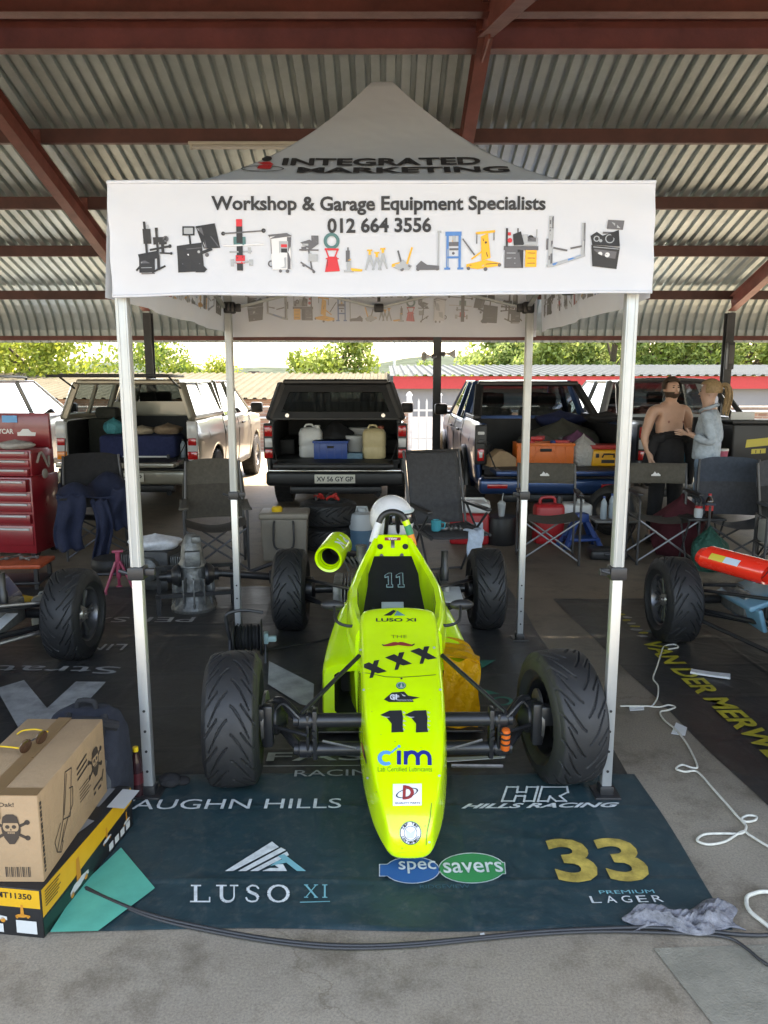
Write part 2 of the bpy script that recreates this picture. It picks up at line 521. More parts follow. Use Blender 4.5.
# deep ridge beams either side of the ridge
bb = B()
for y, hg in ((7.66, .26), (7.16, .26)):
    z = sheet_z(y) - (.09 if y > RID else .03)
    bb.box((0, y, z - hg / 2), (48, .014, hg)); bb.box((0, y, z - hg), (48, .13, .014)); bb.box((0, y, z - .01), (48, .13, .014))
bb.build('ridge_beam', RED, shed, smooth=False)
FX = [-13.7, -8.85, -3.96, .90, 5.80, 10.7, 15.6]
for X in FX:
    bb = B()
    def ibeam(y0, z0, y1, z1, d0=.26, d1=.26):
        for q, wd, th in ((0, .13, .014),):
            pass
        n = 1
        A = Vector((X, y0, z0)); C = Vector((X, y1, z1))
        bb.bar(A, C, .13, .016, up=(1, 0, 0)) if False else None
        dv = (C - A).normalized(); up = Vector((0, -dv.z, dv.y))
        up = up if up.z > 0 else -up
        bb.add([A + Vector((-.006, 0, 0)), A + Vector((.006, 0, 0)), A + Vector((.006, 0, 0)) - up * d0, A + Vector((-.006, 0, 0)) - up * d0,
                C + Vector((-.006, 0, 0)), C + Vector((.006, 0, 0)), C + Vector((.006, 0, 0)) - up * d1, C + Vector((-.006, 0, 0)) - up * d1],
               [[0, 1, 2, 3], [7, 6, 5, 4], [0, 4, 5, 1], [1, 5, 6, 2], [2, 6, 7, 3], [3, 7, 4, 0]])
        for e0, e1 in ((0, 0), (d0, d1)):
            P0, P1 = A - up * e0, C - up * e1
            t = up * .006
            q = Vector((.065, 0, 0))
            bb.add([P0 - q - t, P0 + q - t, P0 + q + t, P0 - q + t, P1 - q - t, P1 + q - t, P1 + q + t, P1 - q + t],
                   [[0, 1, 2, 3], [7, 6, 5, 4], [0, 4, 5, 1], [1, 5, 6, 2], [2, 6, 7, 3], [3, 7, 4, 0]])
    o1 = .19
    ibeam(RID, RZ0 - o1, 13.2, sheet_z(13.2) - o1, .24, .22)
    ibeam(RID, RZ0 - o1, 1.0, sheet_z(1.0) - o1, .24, .24)
    bb.box((X, RID, RZ0 - o1 - .2), (.016, .5, .34))
    for yy in (9.27, 10.6, 11.85, 5.6, 4.2):
        zc = sheet_z(yy) - .10
        bb.box((X + .03, yy - .012, zc), (.075, .01, .14)); bb.box((X + .05, yy - .02, zc + .03), (.016, .012, .016)); bb.box((X + .05, yy - .02, zc - .03), (.016, .012, .016))
    bb.build('rafter', REDR, shed, smooth=False)
    for yy in (13.2, 1.05):
        zt = sheet_z(yy) - o1 - .24
        pb = B()
        pb.box((X, yy, zt / 2), (.012, .13, zt)); pb.box((X, yy - .065, zt / 2), (.13, .012, zt)); pb.box((X, yy + .065, zt / 2), (.13, .012, zt))
        pb.box((X, yy, .008), (.24, .24, .016))
        if yy > 5 or abs(X) > 4:
            pb.build('post', GREYST, shed, smooth=False)

b = B(); b.box((0, 0, 0), (1.32, .07, .035), 0, .008); b.tube([(-.62, 0, -.045), (.62, 0, -.045)], .017, 10, 1)
b.box((-.63, 0, -.04), (.03, .05, .04), 0); b.box((.63, 0, -.04), (.03, .05, .04), 0)
c = at(249, 146, 9.1)
single(b, 'ceiling_light', [mat('lamp_cream', (.42, .40, .33), .5), mat('tube_glass', (.5, .5, .46), .3)], 'long unlit fluorescent batten under the roof, left of the tent peak', 'light', (c.x, 9.05, sheet_z(9.27) - .23))

# loudspeakers and switch box on the posts
def horn(label, loc, rz):
    t = thing('horn_loudspeaker', label, 'loudspeaker', loc, rz, 'horn speakers on the middle post')
    t.scale = (.62, .62, .62)
    b = B(); b.lathe([(.02, 0), (.03, .08), (.06, .17), (.125, .26), (.12, .265), (.05, .17)], 20, caps=False, M=Mx((0, .07, 0), rx=-PI / 2)); b.build('horn', mat('speaker_grey', (.5, .5, .47), .5), t)
    b = B(); b.lathe([(.05, 0), (.06, .02), (.06, .1), (.04, .12)], 16, M=Mx((0, -.04, 0), rx=-PI / 2)); b.build('driver', mat('speaker_dark', (.1, .1, .1), .5), t)
    b = B(); b.box((0, .02, -.02), (.03, .1, .03)); b.tube([(0, .02, -.03), (0, .02, -.09)], .012); b.build('bracket', GREYST, t)
horn('grey horn loudspeaker on the middle shed post, facing left', (.84, 13.06, 2.14), R(120))
horn('grey horn loudspeaker on the middle shed post, facing right', (.98, 13.06, 2.18), R(-105))
t = thing('switch_box', 'narrow dark switch box fixed to the shed post on the right', 'switch box', (5.8, 13.08, 1.95))
b = B(); b.box((0, 0, .2), (.11, .1, .45), 0, .01); b.build('case', GREYST, t)
b = B(); b.box((0, -.056, .22), (.08, .012, .3), 0, .003); b.build('cover', mat('speaker_dark'), t)

# ------------------------------------------------------------------ boundary wall, gate, buildings beyond
def brick_mat(name, c1, c2, mortar, sc=1.0):
    m = bpy.data.materials.new(name); m.use_nodes = True
    nt = m.node_tree; bs = nt.nodes['Principled BSDF']; bs.inputs['Roughness'].default_value = .85
    tc = nt.nodes.new('ShaderNodeTexCoord'); sep = nt.nodes.new('ShaderNodeSeparateXYZ'); cb = nt.nodes.new('ShaderNodeCombineXYZ')
    br = nt.nodes.new('ShaderNodeTexBrick')
    br.inputs['Color1'].default_value = (*c1, 1); br.inputs['Color2'].default_value = (*c2, 1); br.inputs['Mortar'].default_value = (*mortar, 1)
    br.inputs['Scale'].default_value = sc; br.inputs['Brick Width'].default_value = .23; br.inputs['Row Height'].default_value = .085; br.inputs['Mortar Size'].default_value = .008
    nt.links.new(tc.outputs['Object'], sep.inputs[0]); nt.links.new(sep.outputs['X'], cb.inputs['X']); nt.links.new(sep.outputs['Z'], cb.inputs['Y'])
    nt.links.new(cb.outputs[0], br.inputs['Vector']); nt.links.new(br.outputs[0], bs.inputs['Base Color'])
    return m
BRICK = brick_mat('face_brick', (.17, .10, .075), (.25, .15, .11), (.24, .22, .19))
PALEST = mat('pale_steel', (.42, .44, .44), .5)
t = thing('boundary_wall', 'low brown brick boundary wall with pale rail behind the parked pickups', 'wall', (0, 19.3, 0))
b = B(); b.box((-9.2, 0, .52), (19.6, .22, 1.06)); b.box((11.9, 0, .52), (20.8, .22, 1.06)); b.build('brickwork', BRICK, t, smooth=False)
b = B(); b.box((-9.2, 0, 1.08), (19.6, .26, .05), 0, .01); b.box((11.9, 0, 1.08), (20.8, .26, .05), 0, .01); b.build('coping', mat('pale_coping', (.3, .27, .23), .8, var=.2), t)
b = B(); b.tube([(-19, -.14, .82), (.55, -.14, .82)], .025); b.tube([(1.55, -.14, .98), (22, -.14, .98)], .03); b.build('rail', PALEST, t)
t = thing('palisade_gate', 'pale steel palisade gate standing in the gap of the brick wall', 'gate', (1.05, 19.3, 0))
for x in (-.36, -.18, .02, .2):
    b = B(); b.box((x, 0, .62), (.05, .03, 1.2)); b.prism([(x - .025, 1.22), (x + .025, 1.22), (x, 1.3)], .02, M=Mx((0, .01, 0), rx=PI / 2)); b.build('pale', PALEST, t)
b = B(); b.box((-.05, .03, .3), (.8, .02, .05)); b.box((-.05, .03, 1.0), (.8, .02, .05)); b.build('rail', PALEST, t)
for x in (-.42, .32):
    b = B(); b.box((x, 0, .68), (.12, .12, 1.36), 0, .01); b.lathe([(.08, 0), (.075, .04), (.02, .1)], 12, M=Mx((x, 0, 1.36))); b.build('gate_post', mat('gate_post_grey', (.5, .52, .54), .5, var=.2), t)

def roofed_block(name, label, x0, x1, y0, y1, zbase, zeave, zridge, wallm, wallm2, fascia, roofm, split=None):
    t = thing(name, label, 'building', ((x0 + x1) / 2, y0, zbase))
    W = x1 - x0; D = y1 - y0
    b = B()
    ze = zeave - zbase
    if split is None:
        b.box((0, D / 2, ze / 2), (W, D, ze), 0)
    else:
        s_ = split - zbase
        b.box((0, D / 2, s_ / 2), (W, D, s_), 0); b.box((0, D / 2, (s_ + ze) / 2), (W - .02, D - .02, ze - s_), 1)
    b.build('wall', [wallm, wallm2], t, smooth=False)
    if fascia:
        b = B(); b.box((0, -.22, ze - .19), (W + .2, .06, .40)); b.build('fascia', fascia, t, smooth=False)
    b = B()
    n = int(W / .3); vs = []; fs = []
    for i in range(n + 1):
        x = -W / 2 - .2 + (W + .4) * i / n
        for (dx, q) in ((0, 0), (.14, 0), (.18, .05), (.27, .05)):
            vs += [(x + dx, -.4, ze + .02 + q), (x + dx, D + .3, zridge - zbase + q)]
    m = len(vs) // 2
    fs = [[2 * i, 2 * i + 2, 2 * i + 3, 2 * i + 1] for i in range(m - 1)]
    b.add(vs, fs); b.build('roof', roofm, t, smooth=False)
    return t
ROOFP = mat('pale_roof_sheet', (.085, .08, .06), .95, spec=.05, var=.15, scale=.8)
ROOFG = mat('grey_roof_sheet', (.06, .072, .078), .95, spec=.05, var=.12, scale=.8)
roofed_block('low_brick_building', 'low brown brick building with a pale corrugated roof at the left', -19, .0, 25.5, 33, -2.0, 1.12, 2.02, BRICK, BRICK, None, ROOFP)
GREYW = mat('grey_painted_wall', (.13, .145, .16), .7, var=.12, scale=.6)
rb = roofed_block('long_grey_building', 'long grey building with a red fascia band and pale roof at the right', 1.9 - 1.5, 40, 25.5, 33, -2.0, 1.86, 2.35, mat('white_plinth_wall', (.6, .58, .54), .8), GREYW, mat('red_fascia', (.30, .013, .017), .5, var=.1), ROOFG, split=.55)
for i in range(5):
    b = B(); b.box((-12 + i * 5.2, -.06, 2.3), (1.3, .08, .5), 0, .01); b.build('window', mat('dark_pane', (.02, .025, .03), .1), rb)
t = thing('lamp_pole', 'tall thin grey lamp pole behind the middle pickup', 'lamp pole', (.5, 38, -2))
b = B(); b.tube([(0, 0, 0), (0, 0, 7.2)], .06, 8); b.tube([(0, 0, 7.1), (.5, 0, 7.4), (.9, 0, 7.4)], .04, 8, k=3); b.build('pole', PALEST, t)
b = B(); b.box((1.15, 0, 7.39), (.6, .2, .1), 0, .03); b.build('lamp_head', mat('speaker_grey'), t)

# ------------------------------------------------------------------ trees
def leaf_mat(name, c):
    m = cloth_mat(name, c, trans=.62, rough=.7, bump=0)
    return m
LEAFS = [leaf_mat('leaf_yellow_green', (.15, .20, .03)), leaf_mat('leaf_mid_green', (.08, .135, .03)), leaf_mat('leaf_pale_green', (.23, .30, .09)), leaf_mat('leaf_lime', (.21, .24, .035))]
BARK = mat('bark', (.09, .07, .05), .9, var=.3)
def tree(label, x, y, h, wd, mats, n=2600, leaf=.22, tall=1.0, seed=1, group=None, zb=-2.0):
    rnd = random.Random(seed)
    t = thing('tree', label, 'tree', (x, y, zb), 0, group)
    b = B()
    b.tube([(0, 0, 0), (.1, 0, h * .25), (-.05, .1, h * .55), (0, 0, h * .85)], [wd * .06, wd * .045, wd * .03, wd * .01], 8, k=3)
    cl = []
    nb = 15
    for i in range(nb):
        a = rnd.uniform(0, 2 * PI); zz = h * rnd.uniform(.34, .93); rr = wd * .5 * math.sqrt(max(.05, 1 - ((zz / h - .6) / .42) ** 2)) * rnd.uniform(.35, .95)
        c = Vector((rr * math.cos(a), rr * math.sin(a), zz)); cl.append((c, wd * rnd.uniform(.11, .24)))
        b.tube([(0, 0, zz * .62), c * .5 + Vector((0, 0, zz * .36)), c], [wd * .02, wd * .012, wd * .005], 6, k=2)
    b.build('trunk', BARK, t)
    f = B(); vs = []; fs = []; mi = []
    for i in range(n):
        c, r = cl[rnd.randrange(nb)]
        d = Vector((rnd.gauss(0, 1), rnd.gauss(0, 1), rnd.gauss(0, 1) * .8 * tall))
        d = d.normalized() * r * rnd.random() ** .45 * 1.15
        p = c + d
        u = Vector((rnd.gauss(0, 1), rnd.gauss(0, 1), rnd.gauss(0, 1))).normalized()
        v = u.orthogonal().normalized() * leaf * rnd.uniform(.5, 1.1); u = u * leaf * rnd.uniform(.5, 1.2)
        k = len(vs)
        vs += [p - u * .5, p + v * .3, p + u * .5, p - v * .3]; fs.append([k, k + 1, k + 2, k + 3]); mi.append(0 if rnd.random() < .7 else 1)
    f.add(vs, fs); f.mi = mi
    f.build('crown', mats, t, smooth=False)
L0, L1, L2, L3 = LEAFS
tree('broad yellow-green tree at the far left above the silver estate', -15.2, 34.5, 6.0, 7.2, [L0, L3], 9000, .29, seed=3)
tree('rounded green tree behind the left brick building, second from the left edge', -10.9, 36.5, 5.6, 4.6, [L0, L1], 4500, .28, seed=5)
tree('small lime-yellow tree behind the pale roof, left of the back tent leg', -8.6, 40, 4.9, 3.0, [L3, L0], 2600, .26, seed=8)
tree('loose leafy tree directly behind the middle pickup', -2.2, 35.5, 6.2, 4.6, [L0, L2], 4600, .28, seed=12)
row = [(4.2, 60, 5.0, 3.2), (7.0, 56, 5.4, 3.6), (9.6, 54, 6.6, 3.6), (12.2, 52, 7.6, 4.2), (15.0, 51, 8.2, 4.4), (18.2, 51, 8.6, 4.4), (21.2, 51, 8.2, 4.2), (24.2, 52, 8.6, 4.6), (27.6, 52, 8.4, 4.6), (31, 52, 8.2, 4.6)]
for i, (x, y, h, wd) in enumerate(row):
    tree('pale green tree in the dense row behind the red-banded building', x, y, h, wd * 1.25, [L2, L0 if i % 2 else L1], 5200, .42, tall=1.3, seed=30 + i, group='row of trees behind the grey building')
for i in range(9):
    tree('pale green tree in the second line of the row behind the red-banded building', 8.5 + i * 3.6, 58 + (i % 3), 7.6 + (i % 4) * .5, 5.6, [L2, L0], 3000, .5, tall=1.3, seed=130 + i, group='second row of trees behind the grey building')
for i in range(16):
    x = -30 + i * 4.6 + random.uniform(-1.5, 1.5)
    tree('small far tree on the low land between the buildings and hills', x, 120 + random.uniform(-15, 25), random.uniform(4.5, 6.0), random.uniform(4, 7), [L1, L2], 420, .8, seed=60 + i, group='far trees before the hills', zb=-3.2)
# ------------------------------------------------------------------ pop-up tent
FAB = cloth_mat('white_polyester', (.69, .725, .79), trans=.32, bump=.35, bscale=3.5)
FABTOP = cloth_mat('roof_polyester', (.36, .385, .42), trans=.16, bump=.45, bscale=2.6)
ALU = mat('white_aluminium', (.42, .44, .43), .38, metal=.25, var=.08, scale=5)
ALUI = mat('bare_aluminium', (.48, .49, .48), .35, metal=.6, var=.1, scale=6)
BLKP = mat('black_plastic', (.018, .018, .019), .45)
tent = thing('gazebo_tent', 'white pop-up gazebo with printed valance standing over the yellow-green racing car', 'tent', (0, 0, 0))
TX0, TX1, TY0, TY1, TZ = -1.005, .985, 2.98, 5.06, 2.465
CX, CY, TH = (TX0 + TX1) / 2, (TY0 + TY1) / 2, .76
def roofpt(u, v):
    x = TX0 + (TX1 - TX0) * u; y = TY0 + (TY1 - TY0) * v
    q = max(abs(2 * u - 1), abs(2 * v - 1)); t = 1 - q
    g = min(1.0, 1.0 * t ** 1.75)
    g = min(g, .925)
    return (x, y, TZ + TH * g + .006 * math.sin(9 * u + 4 * v) * t)
NR, NS = 40, 40
def sq(t, k):
    s_, j = divmod(k, NS); f = j / NS; a, c = t / 2, 1 - t / 2; w_ = c - a
    return [(a + w_ * f, a), (c, a + w_ * f), (c - w_ * f, c), (a, c - w_ * f)][s_]
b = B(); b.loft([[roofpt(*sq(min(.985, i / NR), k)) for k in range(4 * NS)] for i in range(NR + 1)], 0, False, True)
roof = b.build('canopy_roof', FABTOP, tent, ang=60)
# printed words on the front slope
INK = mat('printed_black', (.012, .012, .014), .6)
INKR = mat('printed_red', (.35, .015, .02), .6)
def slope(px0, px1, t0, t1):
    def fn(v):
        X = px0 + (px1 - px0) * v.x; t = t0 + (t1 - t0) * v.y
        uu = (X - TX0) / (TX1 - TX0); vv = t / 2
        p = Vector(roofpt(uu, vv)); p.z += .006; p.y -= .004
        return p
    return fn
def mapped(b, src, fn, mi=0):
    bm = bmesh.new()
    vs = [bm.verts.new(v) for v in src.v]
    for f, m in zip(src.f, src.mi):
        try:
            fc = bm.faces.new([vs[i] for i in f]); fc.material_index = m + mi
        except ValueError: pass
    bmesh.ops.triangulate(bm, faces=list(bm.faces))
    for _ in range(5):
        es = [e for e in bm.edges if (e.verts[0].co - e.verts[1].co).length > src.maxedge]
        if not es: break
        bmesh.ops.subdivide_edges(bm, edges=es, cuts=1)
        bmesh.ops.triangulate(bm, faces=[f for f in bm.faces if len(f.verts) > 3])
    bm.verts.index_update()
    out = [fn(v.co) for v in bm.verts]
    ok = [p is not None for p in out]
    n = len(b.v)
    b.v += [p if p is not None else Vector((0, 0, -50)) for p in out]
    for f in bm.faces:
        if all(ok[v.index] for v in f.verts):
            b.f.append([v.index + n for v in f.verts]); b.mi.append(f.material_index)
    bm.free()
pr = B()
for s, x0, x1, t0, t1 in (('INTEGRATED', -.43, .41, .425, .49), ('MARKETING', -.36, .52, .35, .41)):
    a = B(); a.text(s, 0, 0, 1, 1, 0, bold=.035); a.maxedge = .12
    mapped(pr, a, slope(x0, x1, t0, t1))
a = B(); a.maxedge = .2
a.poly([(math.cos(q) * .18 + .5, math.sin(q) * .16 + .86) for q in [2 * PI * i / 16 for i in range(16)]], 0)
a.poly([(.2, .62), (.62, .7), (.8, .5), (.45, .48)], 1); a.poly([(.3, .46), (.75, .48), (.72, .2), (.25, .22)], 1)
for i in range(24):
    q, q2 = 2 * PI * i / 24, 2 * PI * (i + 1) / 24
    a.poly([(.45 + .75 * math.cos(q), .22 + .22 * math.sin(q)), (.45 + .75 * math.cos(q2), .22 + .22 * math.sin(q2)), (.45 + .7 * math.cos(q2), .22 + .17 * math.sin(q2)), (.45 + .7 * math.cos(q), .22 + .17 * math.sin(q))], 0)
mapped(pr, a, slope(-.56, -.44, .36, .50))
pr.build('printed_lettering', [INK, INKR], roof, smooth=False)

# valances: outer front, sides, back
VH = .41
def wave(s): return .016 * math.sin(s * 7.3) + .006 * math.sin(s * 17 + 1)
def val_front(u, v):
    x = TX0 - .012 + (TX1 - TX0 + .024) * u
    cr = .005 * math.sin(26 * (u + v * .55)) * (math.exp(-((u) / .10) ** 2) + math.exp(-((1 - u) / .10) ** 2)) + .0025 * math.sin(31 * u + 9 * v) * math.sin(7 * v + 3 * u)
    return (x, TY0 - .012 - wave(x) * (1 - v) - .02 * (1 - v) + cr, TZ - VH * (1 - v) + .004 * math.sin(u * 9) * (1 - v) + .012 * u * (1 - v))
b = B(); b.grid(val_front, 140, 16)
vf = b.build('valance', FAB, tent, ang=60)
def side(xx, sgn):
    def fn(u, v):
        y = TY0 + (TY1 - TY0) * u
        return (xx + sgn * (.012 + wave(y + sgn) * (1 - v) + .02 * (1 - v)), y, TZ - VH * (1 - v))
    return fn
vl = B().grid(side(TX0, -1), 40, 6).build('valance', FAB, tent, ang=60)
vr = B().grid(side(TX1, 1), 40, 6).build('valance', FAB, tent, ang=60)
def val_back(u, v):
    x = TX0 + (TX1 - TX0) * u
    return (x, TY1 + .012 + wave(x + 3) * (1 - v) + .02 * (1 - v), TZ - (VH + .03) * (1 - v))
vb = B().grid(val_back, 60, 8).build('valance', FAB, tent, ang=60)
# hems
bb = B()
bb.tube([Vector(val_front(i / 60, 0)) + Vector((0, 0, .004)) for i in range(61)], .006, 6); bb.tube([Vector(val_front(i / 60, 1)) for i in range(61)], .007, 6)
bb.build('hem', FAB, vf)

# graphics, drawn in units where the front valance is 541 wide (px of width) and 112 high
PAL = {'k': (.014, .014, .016), 'g': (.09, .09, .10), 's': (.30, .32, .34), 'r': (.52, .02, .03), 'y': (.72, .36, .02), 'b': (.05, .17, .42), 't': (.05, .14, .14), 'l': (.55, .56, .58)}
PK = list(PAL)
class Ic(B):
    maxedge = 22
    def P(s, c, *pts): return s.poly([(x, -y) for x, y in pts], PK.index(c))
    def Rr(s, c, x0, y0, x1, y1): return s.P(c, (x0, y1), (x1, y1), (x1, y0), (x0, y0))
    def Ln(s, c, x0, y0, x1, y1, w_=1.2):
        d = Vector((x1 - x0, y1 - y0)).normalized() * w_ * .5
        return s.P(c, (x0 - d.y, y0 + d.x), (x1 - d.y, y1 + d.x), (x1 + d.y, y1 - d.x), (x0 + d.y, y0 - d.x))
    def Cr(s, c, x, y, r, ry=None, n=14):
        ry = ry or r
        return s.P(c, *[(x + r * math.cos(2 * PI * i / n), y - ry * math.sin(2 * PI * i / n)) for i in range(n)])
    def Rg(s, c, x, y, r, w_, n=20, ry=None):
        ry = ry or r
        for i in range(n):
            q, e = 2 * PI * i / n, 2 * PI * (i + 1) / n
            s.P(c, (x + r * math.cos(q), y - ry * math.sin(q)), (x + r * math.cos(e), y - ry * math.sin(e)), (x + (r - w_) * math.cos(e), y - (ry - w_) * math.sin(e)), (x + (r - w_) * math.cos(q), y - (ry - w_) * math.sin(q)))
ic = Ic()
# tyre changer
ic.Rr('k', 139, 252, 155, 268); ic.P('k', (138, 250), (157, 247), (160, 254), (140, 257)); ic.Ln('k', 146, 219, 147, 250, 2.4); ic.Rr('k', 144, 226, 152, 240); ic.Ln('k', 158, 225, 159, 266, 3); ic.Ln('k', 150, 246, 171, 243, 2); ic.Rr('k', 154, 234, 168, 241); ic.Cr('g', 167, 236, 3); ic.Ln('k', 152, 268, 166, 262, 2); ic.Ln('k', 140, 262, 136, 266, 2); ic.Ln('k', 159, 249, 172, 250, 1.6); ic.Rr('g', 141, 256, 150, 259)
# wheel balancer
ic.P('k', (178, 243), (203, 240), (205, 268), (179, 269)); ic.Rr('k', 184, 224, 196, 233); ic.Ln('k', 191, 233, 192, 243, 2); ic.P('k', (197, 224), (216, 221), (221, 245), (205, 246)); ic.P('g', (199, 226), (203, 225), (208, 245), (205, 246)); ic.Ln('k', 203, 250, 213, 246, 3); ic.Rr('l', 182, 251, 190, 252.5); ic.P('k', (204, 262), (208, 266), (205, 269), (196, 269))
# aligner
ic.Rr('k', 237, 217, 243, 267); ic.Rr('r', 237, 217, 243, 224); ic.Rr('r', 236, 252, 245, 260); ic.Ln('g', 223, 231, 265, 228, 1.3); ic.Cr('k', 224, 231, 2); ic.Cr('k', 264, 228, 2.2); ic.Ln('l', 224, 243, 264, 241, 1.6); ic.Rr('t', 234, 234, 246, 242); ic.Ln('s', 230, 249, 252, 248, 1.6); ic.Ln('s', 231, 259, 253, 258, 1.6); ic.Rr('s', 248, 244, 251, 250); ic.Rr('s', 249, 256, 253, 262); ic.Rr('s', 231, 256, 234, 263)
# refrigerant station
ic.P('l', (270, 234), (290, 231), (291, 265), (272, 266)); ic.P('g', (268, 232), (287, 230), (292, 233), (271, 236)); ic.Rr('s', 279, 238, 288, 250); ic.Rr('r', 281, 241, 287, 244); ic.P('g', (287, 234), (291, 234), (290, 265), (287, 265)); ic.Rg('g', 271, 260, 3.4, 1.4); ic.Cr('g', 280, 267, 1.6); ic.Cr('g', 287, 267, 1.8); ic.Rr('s', 274, 252, 286, 264)
# spot machine
ic.P('g', (300, 239), (309, 236), (318, 240), (310, 246)); ic.Rr('g', 311, 232, 318, 240); ic.Ln('g', 308, 245, 311, 264, 1.6); ic.Rr('s', 308, 250, 317, 257); ic.Ln('g', 299, 246, 318, 246, 1.4); ic.Ln('g', 300, 258, 313, 266, 1.6); ic.Cr('g', 303, 261, 1.4); ic.Cr('g', 313, 267, 1.5); ic.Rr('g', 301, 243, 306, 247)
# hose reel stand
ic.Rg('t', 331, 237, 8, 3.2, 22); ic.P('r', (327, 252), (336, 252), (339, 266), (324, 267)); ic.Rr('r', 324, 244, 338, 246); ic.Ln('r', 325, 245, 330, 258, 1.4); ic.Ln('r', 337, 245, 332, 258, 1.4); ic.Ln('r', 325, 254, 338, 254, 1.2)
# bottle jack
ic.Rr('s', 346, 256, 350, 266); ic.Rr('g', 345, 246, 349, 257); ic.Rr('g', 346.5, 243, 348, 247); ic.P('y', (350, 263), (362, 264.5), (361, 266.5), (350, 266)); ic.Rr('y', 345.5, 254, 350, 255.5); ic.P('s', (343, 265), (352, 265), (353, 267), (343, 267))
# stands
for sx, sh in ((369, 0), (376, 4), (382, -2)):
    ic.P('s', (sx - .8, 250 + sh * .6), (sx + 1.2, 250 + sh * .6), (sx + 5, 265 + sh * .2), (sx + 3.4, 265 + sh * .2), (sx, 256), (sx - 3.4, 266), (sx - 5, 265)); ic.Rr('y', sx - 1.2, 246 + sh * .6, sx + 1.2, 251 + sh * .6); ic.Rr('y', sx - 2.6, 245.5 + sh * .6, sx + 2.6, 247 + sh * .6)
# trolley jack
ic.P('s', (390, 262), (402, 256), (411, 262), (408, 266), (398, 266)); ic.Cr('g', 401, 265, 2); ic.Cr('g', 408, 263, 1.8); ic.Ln('y', 406, 260, 411, 244, 1.8); ic.P('y', (391, 260), (399, 258), (398, 261), (391, 263)); ic.Ln('g', 397, 247, 400, 258, 1.8)
# long jack
ic.P('g', (415, 262), (420, 257), (426, 261), (438, 262), (438, 266), (416, 266)); ic.Ln('s', 437.5, 228, 437, 263, 1.6); ic.Cr('g', 417, 265, 1.9); ic.Cr('g', 436, 264.5, 2.1); ic.Rr('s', 436.4, 228, 440, 230)
# press
ic.Rr('b', 445, 231, 447.4, 265); ic.Rr('b', 457, 231, 459.4, 265); ic.P('b', (444, 229), (460, 229), (460, 233), (444, 233)); ic.Rr('g', 446, 239, 459, 243); ic.Rr('s', 451, 233, 454, 239); ic.Rr('b', 445, 253, 459, 255); ic.Rr('b', 443, 264, 449, 266); ic.Rr('b', 456, 264, 462, 266); ic.Cr('y', 452, 238, 1.5)
# engine crane
ic.P('y', (465, 261), (484, 257), (499, 260), (497, 263), (476, 266), (465, 264)); ic.P('y', (479, 234), (486, 231), (489, 255), (480, 258)); ic.Ln('y', 474, 231, 493, 229, 2.4); ic.Ln('g', 461, 236, 473, 252, 1.4); ic.Ln('y', 470, 256, 484, 246, 1.6); ic.Cr('g', 467, 265, 1.8); ic.Cr('g', 484, 266, 2); ic.Cr('g', 498, 262, 1.8); ic.Ln('g', 475, 231, 475, 241, 1); ic.Ln('g', 492, 230, 492, 238, 1)
# test bench
ic.Rr('g', 503, 246, 521, 265); ic.Rr('k', 516, 247, 522, 265); ic.Rr('y', 524, 247, 535.5, 264); ic.Rr('g', 502, 243.5, 537, 247.5); ic.Rr('k', 504, 226, 506, 244); ic.Cr('r', 508, 238, 2.4); ic.Rr('r', 506, 230, 509, 233); ic.P('k', (511, 232), (519, 229), (523, 243), (512, 243)); ic.Rr('s', 521, 232, 526, 243); ic.Rr('g', 524, 235, 536, 239); ic.Rr('s', 513, 239, 536, 243); ic.Cr('k', 529, 236, 3.4); ic.Ln('s', 535, 227, 535, 243, 1.2); ic.Ln('g', 516, 226, 516, 232, 1.4)
# two-post lift
ic.Rr('s', 547, 214, 551.5, 263); ic.Rr('g', 549.4, 214, 551.5, 262); ic.Rr('s', 579.5, 221, 582.5, 254); ic.Rr('g', 581.2, 221, 583, 254); ic.P('s', (546, 262), (553, 260), (583, 252), (584, 254), (553, 264), (546, 264.5)); ic.Ln('g', 552, 245, 566, 248, 1.8); ic.Ln('g', 580, 244, 569, 246, 1.8); ic.P('b', (551, 261), (580, 252.5), (580, 254), (552, 263)); ic.Rr('g', 545, 236, 547, 247)
# brake lathe
ic.P('k', (589, 243), (617, 246), (615, 267), (591, 264)); ic.P('g', (592, 247), (614, 250), (613, 257), (592, 254)); ic.Cr('l', 598, 252, 2.2); ic.Cr('l', 605, 253, 2.4); ic.P('k', (588, 234), (594, 230), (600, 234), (616, 228), (617, 245), (590, 243)); ic.P('g', (605, 218), (621, 219), (620, 228), (604, 227)); ic.Cr('k', 607, 237, 5); ic.Rr('s', 606, 220, 612, 226); ic.Rr('s', 614, 221, 619, 227); ic.Rg('s', 607, 237, 4.6, 1); ic.Rg('s', 594, 237, 3, 1)
for s, x0, y0, x1, y1, bo in (('Workshop & Garage Equipment Specialists', 213, 212.5, 543, 194.5, .028), ('012 664 3556', 327, 229.5, 430, 215, .03)):
    ic.text(s, x0, -y0, x1 - x0, y0 - y1, PK.index('k'), bold=bo)
for q in ((141, 258, 147, 258.8), (141, 263, 152, 263.6), (148, 222, 150, 235)): ic.Rr('s', *q)
ic.Ln('s', 159.5, 228, 160, 262, .6); ic.Ln('g', 141, 269, 155, 269, 1); ic.Ln('s', 156, 237, 167, 238, .8); ic.Cr('s', 147, 253, 1.6); ic.Cr('k', 171, 243, 1.8); ic.Cr('k', 172, 250, 1.4); ic.Rr('k', 162, 240, 165, 250)
